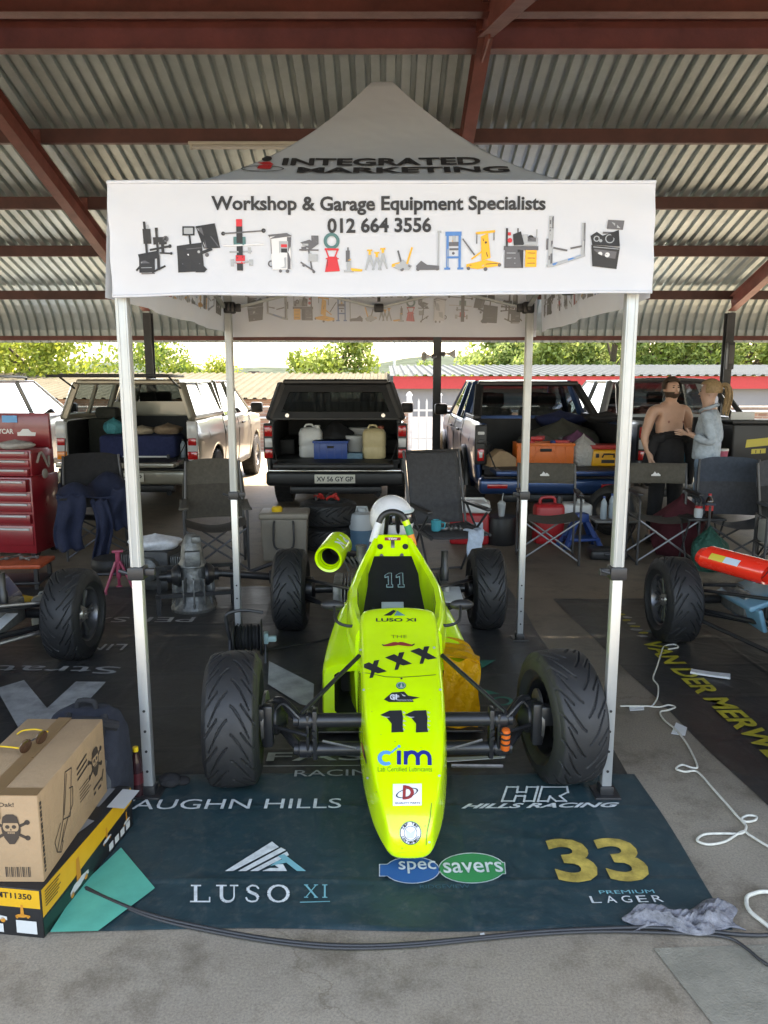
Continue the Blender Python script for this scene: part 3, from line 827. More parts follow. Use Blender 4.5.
ic.P('s', (185.5, 225.5), (194.5, 225.5), (194.5, 231.5), (185.5, 231.5)); ic.Ln('g', 180, 247, 203, 245, .8); ic.Ln('s', 199, 226, 206, 244, .7); ic.Ln('g', 206, 226, 219.5, 244, 1); ic.Cr('g', 208, 252, 2); ic.Rr('g', 183, 260, 201, 261); ic.Cr('s', 200, 249, 1.4)
for k_ in range(4): ic.Rr('g', 273 + k_ * 3.4, 254, 275 + k_ * 3.4, 262)
ic.Ln('g', 271, 236, 272, 265, .8); ic.Rr('k', 281, 245, 287, 249)
ic.Rr('s', 302, 240, 308, 242); ic.Ln('s', 312, 233, 317, 239, .8); ic.Cr('s', 310, 250, 1.3)
for k_ in range(3): ic.Ln('k', 327 + k_ * 3, 255, 326 + k_ * 4, 265, .5)
ic.Rr('g', 448, 245, 457, 247); ic.Rr('s', 446, 234, 447, 263); ic.Cr('g', 452, 250, 1.4)
ic.Ln('k', 481, 236, 486, 254, .8); ic.Ln('k', 468, 262, 496, 260.5, .7); ic.Cr('k', 484, 240, 1.2); ic.Cr('s', 481, 262, 1.4)
for k_ in range(3): ic.Rr('s', 505, 250 + k_ * 5, 514, 250.8 + k_ * 5); ic.Rr('k', 526, 250 + k_ * 5, 534, 250.6 + k_ * 5)
ic.Cr('g', 516, 237, 2); ic.Rr('k', 513, 240, 521, 242); ic.Cr('s', 529, 236, 1.4); ic.Rr('k', 531, 239, 535, 243)
for k_ in range(6): ic.Rr('g', 547.6, 218 + k_ * 7, 549, 222 + k_ * 7)
ic.Cr('s', 598, 239, 1.6); ic.Rr('g', 600, 230, 614, 232); ic.Ln('s', 591, 245, 616, 247.5, .7); ic.Rr('k', 593, 258, 612, 259); ic.Cr('s', 598, 262, 1); ic.Cr('s', 606, 263, 1)
def on_front(v):
    u = (v.x - 110) / 541; q = 1 - (-v.y - 181) / 110
    p = Vector(val_front(u, max(0, min(1, q)))); p.y -= .004; return p
pb = B(); mapped(pb, ic, on_front)
def inkmat(k, fade):
    c = PAL[k]
    return mat('print_' + k + ('_faded' if fade else ''), tuple(a * (1 - fade) + .5 * fade for a in c), .6)
INKS = [inkmat(k, 0) for k in PK]; INKF = [inkmat(k, .42) for k in PK]
pb.build('printed_graphics', INKS, vf, smooth=False)
def on_back(v):          # the same print shows through the back and side walls, mirrored
    u = 1 - (v.x - 110) / 541; q = 1 - (-v.y - 181) / 110
    p = Vector(val_back(u, max(0, min(1, q)))); p.y -= .005; return p
pb = B(); mapped(pb, ic, on_back); pb.build('printed_graphics', INKF, vb, smooth=False)
for fn, sgn, par in ((side(TX0, -1), 1, vl), (side(TX1, 1), -1, vr)):
    def on_side(v):
        u = (v.x - 110) / 541
        u = 1 - u if sgn < 0 else u
        p = Vector(fn(u if sgn < 0 else 1 - (1 - u), max(0, min(1, 1 - (-v.y - 181) / 110)))); p.x += .005 * sgn; return p
    pb = B(); mapped(pb, ic, on_side); pb.build('printed_graphics', INKF, par, smooth=False)

# legs
LEG = [(-1.0, 3.02), (.945, 3.02), (-.99, 5.0), (.925, 5.0)]
for i, (x, y) in enumerate(LEG):
    zs = .98 if y < 4 else 1.0
    b = B(); b.box((x, y, (zs + 2.42) / 2), (.047, .047, 2.42 - zs), 0, .006)
    for q in (-1, 1):
        b.box((x + q * .013, y - .0240, (zs + 2.42) / 2), (.006, .004, 2.40 - zs), 0)
    lg = b.build('leg', ALU, tent)
    b = B(); b.box((x, y, (zs + .02) / 2 + .01), (.042, .042, zs - .02), 0, .005)
    for k in range(4): b.lathe([(.006, 0), (.006, .002)], 8, 1, Mx((x, y - .0212, .12 + k * .09), rx=PI / 2))
    b.build('inner_leg', [ALUI, BLKP], lg)
    b = B(); b.box((x, y, .01), (.11, .11, .014), 0, .004); b.box((x, y, .03), (.058, .058, .045), 0, .006); b.build('foot', BLKP, lg)
    b = B(); b.box((x, y, zs), (.068, .068, .055), 0, .008); b.box((x + (.05 if x < 0 else -.05), y - .01, zs + .005), (.05, .022, .03), 0, .006); b.tube([(x - .07, y - .02, zs + .012), (x - .03, y - .02, zs)], .008); b.build('clamp', BLKP, lg)
    x += .014 if x < 0 else -.014; y += .014 if y < 4 else -.014
    b = B(); b.box((x, y, 2.20), (.07, .07, .07), 0, .01); b.box((x + (.045 if x < 0 else -.045), y, 2.20), (.05, .03, .05), 0, .006); b.box((x, y + (.045 if y < 4 else -.045), 2.20), (.03, .05, .05), 0, .006); b.box((x, y, 2.42), (.07, .07, .06), 0, .01)
    b.build('bracket', BLKP, lg)
# scissor trusses between the legs
def truss(A, C):
    A = Vector(A); C = Vector(C); d = C - A; nrm = Vector((-d.y, d.x, 0)).normalized() * .016
    b = B(); k = B()
    for h in (0, 1):
        p0 = A + d * (h * .5); p1 = A + d * (h * .5 + .5)
        z0, z1 = (2.42, 2.19) if h == 0 else (2.19, 2.42)
        b.bar(p0 + Vector((0, 0, 2.20 if h == 0 else 2.20)) + nrm, p1 + Vector((0, 0, 2.42 if False else (2.20 if h else 2.20))) + nrm, .012, .026) if False else None
        m = (p0 + p1) / 2
        b.bar(p0 + Vector((0, 0, 2.20)) + nrm, m + Vector((0, 0, 2.31)) + nrm, .026, .014); b.bar(m + Vector((0, 0, 2.31)) + nrm, p1 + Vector((0, 0, 2.20)) + nrm, .026, .014)
        b.bar(p0 + Vector((0, 0, 2.42)) - nrm, m + Vector((0, 0, 2.31)) - nrm, .026, .014); b.bar(m + Vector((0, 0, 2.31)) - nrm, p1 + Vector((0, 0, 2.42)) - nrm, .026, .014)
        k.box(m + Vector((0, 0, 2.31)), (.05, .05, .035), 0, .008)
    mid = A + d * .5
    k.box(mid + Vector((0, 0, 2.20)), (.06, .06, .05), 0, .008); k.box(mid + Vector((0, 0, 2.42)), (.10, .06, .04), 0, .008)
    k.box(mid + Vector((0, 0, 2.30)), (.02, .02, .12), 0)
    o = b.build('truss', ALU, tent); k.build('joint', BLKP, o)
truss((-.95, 5.0, 0), (.885, 5.0, 0)); truss((-.96, 3.02, 0), (.905, 3.02, 0)); truss((-1.0, 3.06, 0), (-.99, 4.96, 0)); truss((.945, 3.06, 0), (.925, 4.96, 0))
b = B(); b.tube([(CX, CY, 2.46), (CX, CY, TZ + TH - .14)], .018); b.lathe([(.05, -.015), (.05, -.004), (.03, .0)], 16, M=Mx((CX, CY, TZ + TH - .14))); b.build('centre_pole', ALU, tent)
# ------------------------------------------------------------------ floor mats
def banner_mat(name, c1, c2, rough=.42):
    m = mat(name, c1, rough, var=.0)
    nt = m.node_tree; bs = nt.nodes['Principled BSDF']
    tc = nt.nodes.new('ShaderNodeTexCoord')
    n = nt.nodes.new('ShaderNodeTexNoise'); n.inputs['Scale'].default_value = 4; n.inputs['Detail'].default_value = 7; n.inputs['Roughness'].default_value = .7
    r = nt.nodes.new('ShaderNodeValToRGB'); r.color_ramp.elements[0].position = .35; r.color_ramp.elements[0].color = (*c1, 1); r.color_ramp.elements[1].position = .75; r.color_ramp.elements[1].color = (*c2, 1)
    d = nt.nodes.new('ShaderNodeTexNoise'); d.inputs['Scale'].default_value = 22; d.inputs['Detail'].default_value = 8; d.inputs['Roughness'].default_value = .8
    r2 = nt.nodes.new('ShaderNodeValToRGB'); r2.color_ramp.elements[0].position = .5; r2.color_ramp.elements[0].color = (.03, .03, .03, 1); r2.color_ramp.elements[1].position = .76; r2.color_ramp.elements[1].color = (.42, .42, .42, 1)
    mx = nt.nodes.new('ShaderNodeMix'); mx.data_type = 'RGBA'; mx.inputs[7].default_value = (.16, .15, .13, 1)
    nt.links.new(tc.outputs['Object'], n.inputs['Vector']); nt.links.new(tc.outputs['Object'], d.inputs['Vector'])
    nt.links.new(n.outputs[0], r.inputs[0]); nt.links.new(d.outputs[0], r2.inputs[0]); nt.links.new(r2.outputs[0], mx.inputs[0]); nt.links.new(r.outputs[0], mx.inputs[6]); nt.links.new(mx.outputs[2], bs.inputs['Base Color'])
    rr = nt.nodes.new('ShaderNodeMapRange'); rr.inputs['To Min'].default_value = rough - .12; rr.inputs['To Max'].default_value = rough + .25; nt.links.new(d.outputs[0], rr.inputs['Value']); nt.links.new(rr.outputs[0], bs.inputs['Roughness'])
    bp = nt.nodes.new('ShaderNodeBump'); bp.inputs['Strength'].default_value = .5; bp.inputs['Distance'].default_value = .012
    n3 = nt.nodes.new('ShaderNodeTexNoise'); n3.inputs['Scale'].default_value = 5; n3.inputs['Detail'].default_value = 4; n3.inputs['Distortion'].default_value = 1.2
    nt.links.new(tc.outputs['Object'], n3.inputs['Vector']); nt.links.new(n3.outputs[0], bp.inputs['Height']); nt.links.new(bp.outputs[0], bs.inputs['Normal'])
    return m
def sheet(b, x0, x1, y0, y1, z, seed, amp=.003, skew=0.0, nx=170, ny=90):
    rnd = random.Random(seed); ph = [rnd.uniform(0, 6) for _ in range(6)]
    def fn(u, v):
        x = x0 + (x1 - x0) * u; y = y0 + (y1 - y0) * v
        e = 1
        q = amp * (1 + .6 * math.sin(x * 5 + ph[0] + 2 * math.sin(y * 1.3)) * math.sin(y * 4 + ph[1]) + .5 * math.sin(x * 11 + ph[2] + y * 3))
        ex = .006 * math.sin(y * 6 + ph[3]); ey = .008 * math.sin(x * 5 + ph[4])
        for s_, d_ in ((x - x0, .56), (y - y0, .48)):
            k_ = (s_ % d_) - d_ * .5
            q += .0035 * math.exp(-(k_ / .009) ** 2)
        q += .004 * max(0, math.sin(x * 3.1 + y * 7 + ph[5] + 1.5 * math.sin(y * 2.2))) ** 12
        if u == 0 or u == 1 or v == 0 or v == 1: q = 0
        return (x + skew * (y - y0) + ex, y + ey, z + max(0, q))
    b.grid(fn, nx, ny)
def gtext(b, s, p0, p1, top, mi=0, z=.01, bold=.0, shear=0.0, wid=None):
    a = G(*p0, z); c = G(*p1, z); tp = G((p0[0] + p1[0]) / 2, top, z)
    base = (a + c) / 2
    d = c - a; L = d.length; x = d / L; y = Vector((-x.y, x.x, 0))
    h = abs((tp - base).dot(y))
    b.text(s, 0, 0, L if wid is None else wid, h, mi, frame(a, x, y), bold, shear)
def gpoly(b, pts, mi=0, z=.01):
    q = [G(x, y, z) for x, y in pts]
    n = Vector((0, 0, 0))
    for i in range(len(q)): n += q[i].cross(q[(i + 1) % len(q)])
    if n.z < 0: q.reverse()
    b.poly(q, mi)
MZ = .0145
fm_m = banner_mat('teal_banner_vinyl', (.008, .030, .038), (.014, .046, .055))
b = B(); sheet(b, -1.10, 1.13, 2.20, 3.19, .004, 3)
fm = tag(b.build('floor_banner', fm_m, ang=60), 'dark teal banner mat with sponsor names under the nose of the yellow-green car', 'floor mat')
VIN = {'white': mat('vinyl_white', (.62, .65, .64), .5, var=.25, scale=30), 'teal': mat('vinyl_teal', (.07, .42, .31), .5, var=.15, scale=8), 'blue': mat('vinyl_blue', (.02, .11, .30), .5), 'green': mat('vinyl_green', (.02, .24, .08), .5), 'gold': mat('vinyl_gold', (.50, .36, .08), .5, var=.5, scale=16), 'cyan': mat('vinyl_cyan', (.16, .42, .46), .5), 'base': fm_m, 'dim': mat('vinyl_dim_blue', (.03, .09, .13), .5), 'grey': mat('vinyl_grey', (.34, .35, .35), .55, var=.4, scale=8), 'dteal': mat('vinyl_dark_teal', (.02, .16, .12), .5, var=.2), 'yellow': mat('vinyl_yellow', (.42, .36, .03), .5, var=.35, scale=14)}
VK = list(VIN)
def V(n): return VK.index(n)
def flush(name, par):
    global b
    b.build(name, [VIN[k] for k in VK], par, smooth=False); b = B()
b = B()
gtext(b, 'VAUGHN HILLS', (110, 809.5), (341, 808), 799, V('white'), MZ, .0)
flush('name_print', fm)
# luso
def serif_text(s, x0, x1, yb, yt, mi, serif=True):
    wts = {'L': 1, 'U': 1.15, 'S': .85, 'O': 1.15, 'X': 1.1, 'I': .5}
    tot = sum(wts[c] for c in s) + .28 * (len(s) - 1); k = (x1 - x0) / tot; x = x0
    h = yb - yt
    for c in s:
        wd = wts[c] * k
        def quad(ax, ay, bx, by, t):    # stroke in unit letter coords -> px
            d = Vector((bx - ax, by - ay)); d = Vector((d.x * wd, d.y * h)); nrm = Vector((-d.y, d.x)).normalized() * t
            q = [(ax * wd, ay * h), (bx * wd, by * h)]
            P_ = [(q[0][0] + nrm.x, q[0][1] + nrm.y), (q[1][0] + nrm.x, q[1][1] + nrm.y), (q[1][0] - nrm.x, q[1][1] - nrm.y), (q[0][0] - nrm.x, q[0][1] - nrm.y)]
            gpoly(b, [(x + a_ , yb - c_) for a_, c_ in P_], mi, MZ + .0004 * random.random())
        T_, t_ = k * .085, k * .035
        if c == 'L':
            quad(.28, 0, .28, 1, T_); quad(0, .03, 1, .03, t_); quad(.98, .0, .98, .3, t_); quad(.05, .97, .55, .97, t_)
        elif c == 'U':
            quad(.25, .3, .25, 1, T_); quad(.8, .3, .8, 1, t_); quad(.02, .97, .48, .97, t_); quad(.62, .97, .98, .97, t_)
            for i in range(6):
                a, e = PI + PI * i / 6, PI + PI * (i + 1) / 6
                quad(.525 + .275 * math.cos(a), .32 + .3 * math.sin(a), .525 + .275 * math.cos(e), .32 + .3 * math.sin(e), T_ * (1 - i / 9))
        elif c == 'O':
            for i in range(16):
                a, e = 2 * PI * i / 16, 2 * PI * (i + 1) / 16
                quad(.5 + .42 * math.cos(a), .5 + .48 * math.sin(a), .5 + .42 * math.cos(e), .5 + .48 * math.sin(e), t_ + (T_ - t_) * abs(math.cos((a + e) / 2)))
        elif c == 'S':
            pts = [(.85, .78), (.7, .95), (.45, .98), (.22, .86), (.22, .66), (.45, .54), (.7, .44), (.82, .26), (.7, .06), (.42, .02), (.18, .1), (.1, .28)]
            for i in range(len(pts) - 1): quad(*pts[i], *pts[i + 1], T_ * (.9 if 3 <= i <= 6 else .5))
        elif c == 'X':
            quad(.12, .98, .88, .02, T_ * .8); quad(.88, .98, .12, .02, t_)
            for a in ((.0, .02, .3, .02), (.7, .02, 1, .02), (0, .97, .3, .97), (.7, .97, 1, .97)): quad(*a, t_)
        elif c == 'I':
            quad(.5, 0, .5, 1, T_ * .8); quad(.1, .02, .9, .02, t_); quad(.1, .97, .9, .97, t_)
        x += wd + .28 * k
serif_text('LUSO', 190, 290, 902, 885, V('white')); serif_text('XI', 304, 328, 897.5, 884.5, V('cyan'))
gpoly(b, [(300, 902.6), (330, 901.8), (330, 901), (300, 901.8)], V('cyan'), MZ)
flush('word_print', fm)
# triangular stripe mark
for q in ([(225, 871), (233, 871), (279, 847), (272, 841.5)], [(238, 871), (246, 871), (286, 850), (281, 847.5)], [(250, 871), (258, 871), (289, 855), (287, 851.5)]):
    gpoly(b, q, V('white'), MZ)
gpoly(b, [(262, 871), (287, 871), (283, 864), (274, 864.5), (279, 868), (270, 868)], V('white'), MZ)
for q in ([(278, 856), (284, 854), (306, 871), (297, 871)], [(289, 862), (270, 866), (276, 861.5), (283, 859)]):
    gpoly(b, q, V('cyan'), MZ + .001)
flush('triangle_mark', fm)
# two-oval shop sign
def oval(cx, cy, rx, ry, mi, z): gpoly(b, [(cx + rx * math.cos(2 * PI * i / 28), cy + ry * math.sin(2 * PI * i / 28)) for i in range(28)], mi, z)
oval(412, 870, 28, 13.6, V('white'), MZ); oval(472, 868, 33.5, 15.4, V('white'), MZ)
gpoly(b, [(379, 876.5), (400, 876), (400, 863.5), (379, 864)], V('white'), MZ); gpoly(b, [(488, 874.5), (506, 874), (505, 862), (488, 862.5)], V('white'), MZ)
oval(412, 870, 27, 12.8, V('blue'), MZ + .002); oval(472, 868, 32.5, 14.6, V('green'), MZ + .002)
gpoly(b, [(380, 875.8), (400, 875.4), (400, 864.2), (380, 864.6)], V('blue'), MZ + .003); gpoly(b, [(488, 873.8), (505, 873.4), (504.2, 862.7), (488, 863.1)], V('green'), MZ + .003)
gtext(b, 'spec', (399, 873.5), (437, 873), 861, V('white'), MZ + .005, .01); gtext(b, 'savers', (444, 873), (504, 872), 862, V('white'), MZ + .005, .01)
flush('twin_oval_sign', fm)
gtext(b, 'RIDGEVIEW', (420, 888.5), (470, 888), 884.5, V('dim'), MZ)
flush('small_word_print', fm)
gtext(b, '33', (560, 882.5), (656, 881), 838, V('gold'), MZ, .03)
flush('gold_number', fm)
gtext(b, 'PREMIUM', (600, 894), (655, 893), 890, V('cyan'), MZ); [gtext(b, ch_, (592 + i_ * 15.6, 903 - i_ * .25), (602 + i_ * 15.6, 902.8 - i_ * .25), 896 - i_ * .2, V('white'), MZ) for i_, ch_ in enumerate('LAGER')]
flush('lager_print', fm)
gtext(b, 'HILLS RACING', (461, 808.5), (622, 807), 803, V('white'), MZ, .03, .5)
flush('racing_print', fm)
def hollow(pts, t=2.2):
    n = len(pts)
    for i in range(n):
        p, q = Vector(pts[i]), Vector(pts[(i + 1) % n]); d = (q - p).normalized() * t * .5; nn = Vector((-d.y, d.x * .55))
        gpoly(b, [p + nn - d, q + nn + d, q - nn + d, p - nn - d], V('white'), MZ + .0003 * i)
hollow([(502, 801), (507, 787), (518, 787), (517, 792), (526, 792), (527, 787), (538, 787), (534, 801), (524, 801), (525, 796), (516, 796), (514, 801)])
hollow([(538, 801), (542, 787), (567, 787), (568, 792), (560, 796), (566, 801), (556, 801), (550, 796.5), (548, 801)])
flush('monogram_print', fm)
gpoly(b, [(50, 932), (98, 930.8), (155, 888), (121, 847.5), (78, 888)], V('teal'), MZ)
b.build('teal_corner_print', [VIN[k] for k in VK], fm, smooth=False)

bk_m = banner_mat('charcoal_banner_vinyl', (.019, .020, .0205), (.038, .039, .040), .4)
b = B(); sheet(b, -3.4, 1.10, 3.17, 6.35, .004, 9, skew=-.01, nx=260, ny=190)
bm_ = tag(b.build('back_floor_banner', bk_m, ang=60), 'charcoal banner mat with upside-down white lettering, under the rear of the yellow-green car', 'floor mat')
bm_.name = 'floor_banner'
b = B()
gtext(b, 'Strategic', (124, 664.5), (-92, 662), 672.5, V('grey'), MZ)
flush('upside_down_print', bm_)
gpoly(b, [(-6, 689), (24, 680), (47, 708), (76, 681.5), (106, 681.8), (88, 701), (66, 720), (44, 745), (24, 738), (0, 695)], V('grey'), MZ)
flush('big_letter_print', bm_)
gtext(b, 'PERSAL', (196, 617), (66, 617), 622, V('grey'), MZ); gtext(b, 'LINK', (128, 644), (70, 644), 650, V('grey'), MZ)
flush('small_word_print', bm_)
gpoly(b, [(269, 661), (314, 684), (313, 707), (300, 704), (268, 684)], V('grey'), MZ)
flush('chevron_print', bm_)
gtext(b, 'RACING', (294, 776.5), (388, 775), 769.5, V('grey'), MZ); gtext(b, 'FAS', (266, 761), (365, 760), 752, V('grey'), MZ, .01)
gpoly(b, [(262, 766.4), (360, 765.6), (360, 765), (262, 765.6)], V('grey'), MZ)
gpoly(b, [(277, 723), (280, 723), (280, 716), (277, 716)], V('grey'), MZ); gpoly(b, [(322, 731), (340, 729.5), (341, 727.5), (322, 729)], V('grey'), MZ)
flush('word_print', bm_)
gpoly(b, [(466, 661), (496, 660), (475, 672)], V('dteal'), MZ); gpoly(b, [(478, 687), (500, 694), (482, 694)], V('dteal'), MZ)
pts = [(502 + 11 * math.cos(2 * PI * i / 20), 701 + 4.6 * math.sin(2 * PI * i / 20)) for i in range(20)]
for i in range(20):
    p, q = pts[i], pts[(i + 1) % 20]; c = Vector((502, 701))
    gpoly(b, [p, q, c + (Vector(q) - c) * .68, c + (Vector(p) - c) * .68], V('dteal'), MZ)
b.build('teal_mark_print', [VIN[k] for k in VK], bm_, smooth=False)

b = B(); sheet(b, 1.60, 4.6, 2.85, 6.0, .004, 21, skew=-.075, nx=200, ny=190)
rm = tag(b.build('floor_banner', banner_mat('black_banner_vinyl', (.015, .015, .0155), (.03, .029, .028), .36), ang=60), 'black banner mat with yellow name lettering under the red racing car', 'floor mat')
b = B()
gtext(b, 'VAN DER MERWE', (639, 642), (800, 783), 700, V('yellow'), MZ, .03, 0)
b.v = []; b.f = []; b.mi = []
a = G(640, 641, MZ); c = G(772, 762, MZ); x = (c - a); L = x.length
b.text('VAN DER MERWE', 0, 0, L * .985, .14, V('yellow'), frame(a, x, (1, 0, 0)), .03)
for i in range(9):
    c_ = a - x.normalized() * (.10 + .07 * i) + Vector((.07 + random.uniform(-.02, .03), 0, 0))
    b.poly([c_ + Vector((.05 * math.cos(q) * random.uniform(.5, 1), .03 * math.sin(q) * random.uniform(.5, 1), .0003 * i)) for q in [2 * PI * k / 9 for k in range(9)]], V('yellow') if i % 2 else V('grey'))
gpoly(b, [(645, 632), (664, 623), (672, 629), (660, 634)], V('dim'), MZ)
b.build('banner_print', [VIN[k] for k in VK], rm, smooth=False)

# ------------------------------------------------------------------ racing car parts
RUB = mat('tyre_rubber', (.015, .0152, .016), .6, var=.4, scale=9, dust=(16, .60, .35))
RUBG = mat('tyre_sidewall', (.013, .013, .0135), .6, var=.2, scale=20, dust=(7, .58, .16))
STEELK = mat('black_chassis_paint', (.014, .0145, .016), .35, var=.2, scale=20, dust=(30, .6, .3))
RAWST = mat('worn_steel', (.22, .21, .2), .4, metal=.8, var=.3, scale=25)
RIMK = mat('satin_black_rim', (.02, .02, .022), .3, metal=.4)
YEL = mat('fluorescent_yellow_paint', (.62, .93, .012), .22, var=.07, scale=5, coat=.6)
YELIN = mat('yellow_inner_shell', (.50, .74, .02), .5)
DARK = mat('dark_void', (.010, .010, .011), .7)
def tyre_bm(Rr=.29, hw=.105, rin=.168, N=16, nu=52, nt=560, grooves=True):
    b = B()
    def prof(u):            # u -1..1 across tread -> (x, r)
        a = abs(u)
        r = Rr - .012 * a ** 2
        if a > .86:
            k = (a - .86) / .14; r -= .022 * k ** 2
        return hw * u, r
    vs = []
    for i in range(nt):
        th = 2 * PI * i / nt
        for j in range(nu + 1):
            u = -1 + 2 * j / nu
            x, r = prof(u)
            if grooves:
                a = abs(u); ph = N * th / (2 * PI) + (0 if u > 0 else .5)
                g = 0
                if .06 < a < .80:
                    f = (ph + 1.75 * (a ** 1.4)) % 1
                    wd = .155 * (1 - .6 * abs(a - .4) / .42)
                    if f < wd: g = 1
                if .44 < a < .985:
                    f = (ph + .52 + 1.3 * (a ** 1.2)) % 1
                    if f < .10: g = 1
                r -= .0075 * g
            vs.append((x, r * math.cos(th), r * math.sin(th)))
    n1 = nu + 1
    b.add(vs, [[i * n1 + j, i * n1 + j + 1, ((i + 1) % nt) * n1 + j + 1, ((i + 1) % nt) * n1 + j] for i in range(nt) for j in range(nu)], 0)
    re = Rr - .034
    for s in (-1, 1):
        pr = [(re, s * hw), (re - .014, s * (hw + .010)), (re - .05, s * (hw + .012)), (rin + .02, s * (hw - .008)), (rin + .004, s * (hw - .014)), (rin, s * (hw - .04))]
        b.lathe(pr, 64, 1, Mx(ry=PI / 2), caps=False)
    b.lathe([(rin, -hw + .04), (rin, hw - .04)], 48, 1, Mx(ry=PI / 2), caps=False)
    return b
def rim_bm(style, rin=.168, hw=.105):
    b = B(); M_ = Mx(ry=PI / 2)
    b.lathe([(rin + .004, -hw + .012), (rin - .006, -hw + .016), (rin - .016, -hw + .05), (rin - .02, 0), (rin - .016, hw - .05), (rin - .006, hw - .016), (rin + .004, hw - .012)], 48, 0, M_, caps=False)
    if style == 'steel':
        b.lathe([(rin - .02, -.005), (.12, .012), (.07, .035), (.055, .03), (.03, .03)], 32, 0, M_)
    else:
        ns = 5 if style == 'five' else 10
        for i in range(ns):
            a = 2 * PI * i / ns
            for d in ((-.11, .11) if style == 'five' else (-.06,)):
                a2 = a + d
                p0 = Vector((.055, .04 * math.cos(a), .04 * math.sin(a))); p1 = Vector((.062, (rin - .018) * math.cos(a2), (rin - .018) * math.sin(a2)))
                b.bar(p0, p1, .024, .016, 0, .004, up=(1, 0, 0))
            if style != 'five':
                a2 = a + .28
                b.bar((.055, .07 * math.cos(a), .07 * math.sin(a)), (.06, (rin - .018) * math.cos(a2), (rin - .018) * math.sin(a2)), .014, .014, 0, .003, up=(1, 0, 0))
        b.lathe([(.052, -.02), (.055, .05), (.04, .07), (.018, .072), (.015, .085)], 24, 1, M_)
        for i in range(5):
            a = 2 * PI * i / 5
            b.lathe([(.006, 0), (.006, .012)], 6, 1, Mx((.07, .03 * math.cos(a), .03 * math.sin(a)), ry=PI / 2))
        b.lathe([(.10, -.03), (.10, -.018)], 32, 1, M_)
    return b
TY = tyre_bm().build('tyre', [RUB, RUBG], ang=50)
TYME = TY.data; bpy.data.objects.remove(TY)
RIMS = {}
for st in ('steel', 'five', 'mesh'):
    o = rim_bm(st).build('wheel', [RIMK if st == 'steel' else mat('gunmetal_rim', (.13, .13, .135), .28, metal=.75), mat('hub_metal', (.35, .33, .3), .35, metal=.8)]); RIMS[st] = o.data; bpy.data.objects.remove(o)
def wheel(parent, loc, style='steel', flip=False, rz=0, rx=0):
    o = bpy.data.objects.new('wheel', RIMS[style]); COL.objects.link(o); o.parent = parent
    o.location = loc; o.rotation_euler = (rx, 0, rz + (PI if flip else 0))
    t = bpy.data.objects.new('tyre', TYME); COL.objects.link(t); t.parent = o
    t.scale = (1, 1, 1)
    return o

car = thing('racing_car', 'fluorescent yellow-green single-seat racing car numbered 11 under the white gazebo', 'racing car', (.062, 4.2, 0), R(1.0))
def ring(y, ws, wt, zb, zt, crown=.012, r=.035):
    zm = zt - max(.03, (zt - zb) * .28)
    half = [(0, zb), (ws * .8, zb), (ws, zb + .03), (ws * 1.0, (zb + zm) / 2), ((ws * .98), zm), ((ws * .6 + wt * .4), zt - r * .55), (wt, zt - r * .12), (wt * .6, zt + crown * .6), (0, zt + crown)]
    pts = [(x, y, z) for x, z in half] + [(-x, y, z) for x, z in half[-2:0:-1]]
    return pts
Yc = lambda y: y - 4.2
ST = [(2.445, .048, .042, .095, .135), (2.455, .074, .066, .082, .17), (2.48, .087, .077, .075, .205), (2.54, .106, .092, .07, .256), (2.62, .132, .113, .07, .305), (2.75, .155, .134, .07, .362), (2.9, .174, .15, .07, .418), (3.1, .188, .158, .07, .475), (3.25, .194, .162, .07, .508), (3.4, .200, .166, .07, .540), (3.55, .206, .17, .07, .578), (3.64, .208, .168, .07, .606), (3.70, .208, .165, .07, .618), (3.72, .207, .16, .07, .606)]
def interp(ST, k=4):
    o = []
    for a, c in zip(ST[:-1], ST[1:]):
        for j in range(k):
            t = j / k; o.append(tuple(p + (q - p) * t for p, q in zip(a, c)))
    o.append(ST[-1]); return o
b = B()
b.loft([ring(Yc(s[0]), s[1], s[2], s[3], s[4]) for s in ST], 0, True, False)
nose = b.build('nose_body', YEL, car, ang=50)
md = nose.modifiers.new('smooth', 'SUBSURF'); md.levels = 2; md.render_levels = 2
# cockpit sides
def rail(sg):
    prof = [(3.60, .207, .07, .55), (3.72, .232, .07, .565), (3.9, .258, .08, .60), (4.1, .262, .08, .625), (4.3, .238, .09, .65), (4.5, .195, .12, .70), (4.62, .152, .2, .755), (4.70, .12, .3, .80)]
    rings = []
    for (y, x, z0, z1) in interp(prof, 3):
        th = .05 if y < 4.5 else .04
        rings.append([(sg * q[0], Yc(y), q[1]) for q in [(x, z0), (x + .012, (z0 + z1) / 2), (x + .004, z1 - .035), (x - .012, z1 - .008), (x - th * .5, z1), (x - th, z1 - .012), (x - th - .004, z1 - .05), (x - th, z0)]])
    return B().loft(rings, 0)
rail(-1).build('cockpit_side', YEL, car, ang=55)
rail(1).build('cockpit_side', YEL, car, ang=55)
# tub floor, dash, seat panel
b = B(); b.box((0, Yc(4.15), .10), (.42, 1.15, .03), 0); b.loft([[(-.2, Yc(3.73), .08), (.2, Yc(3.73), .08), (.155, Yc(3.73), .60), (-.155, Yc(3.73), .60)], [(-.2, Yc(3.76), .08), (.2, Yc(3.76), .08), (.155, Yc(3.78), .59), (-.155, Yc(3.78), .59)]])
b.build('cockpit_tub', DARK, car)
b = B(); b.loft([[(-.2, Yc(4.05), .14), (.2, Yc(4.05), .14), (.2, Yc(4.05), .17), (-.2, Yc(4.05), .17)], [(-.205, Yc(4.25), .30), (.205, Yc(4.25), .30), (.205, Yc(4.24), .33), (-.205, Yc(4.24), .33)], [(-.18, Yc(4.45), .50), (.18, Yc(4.45), .50), (.18, Yc(4.43), .53), (-.18, Yc(4.43), .53)], [(-.15, Yc(4.62), .66), (.15, Yc(4.62), .66), (.15, Yc(4.60), .68), (-.15, Yc(4.60), .68)]])
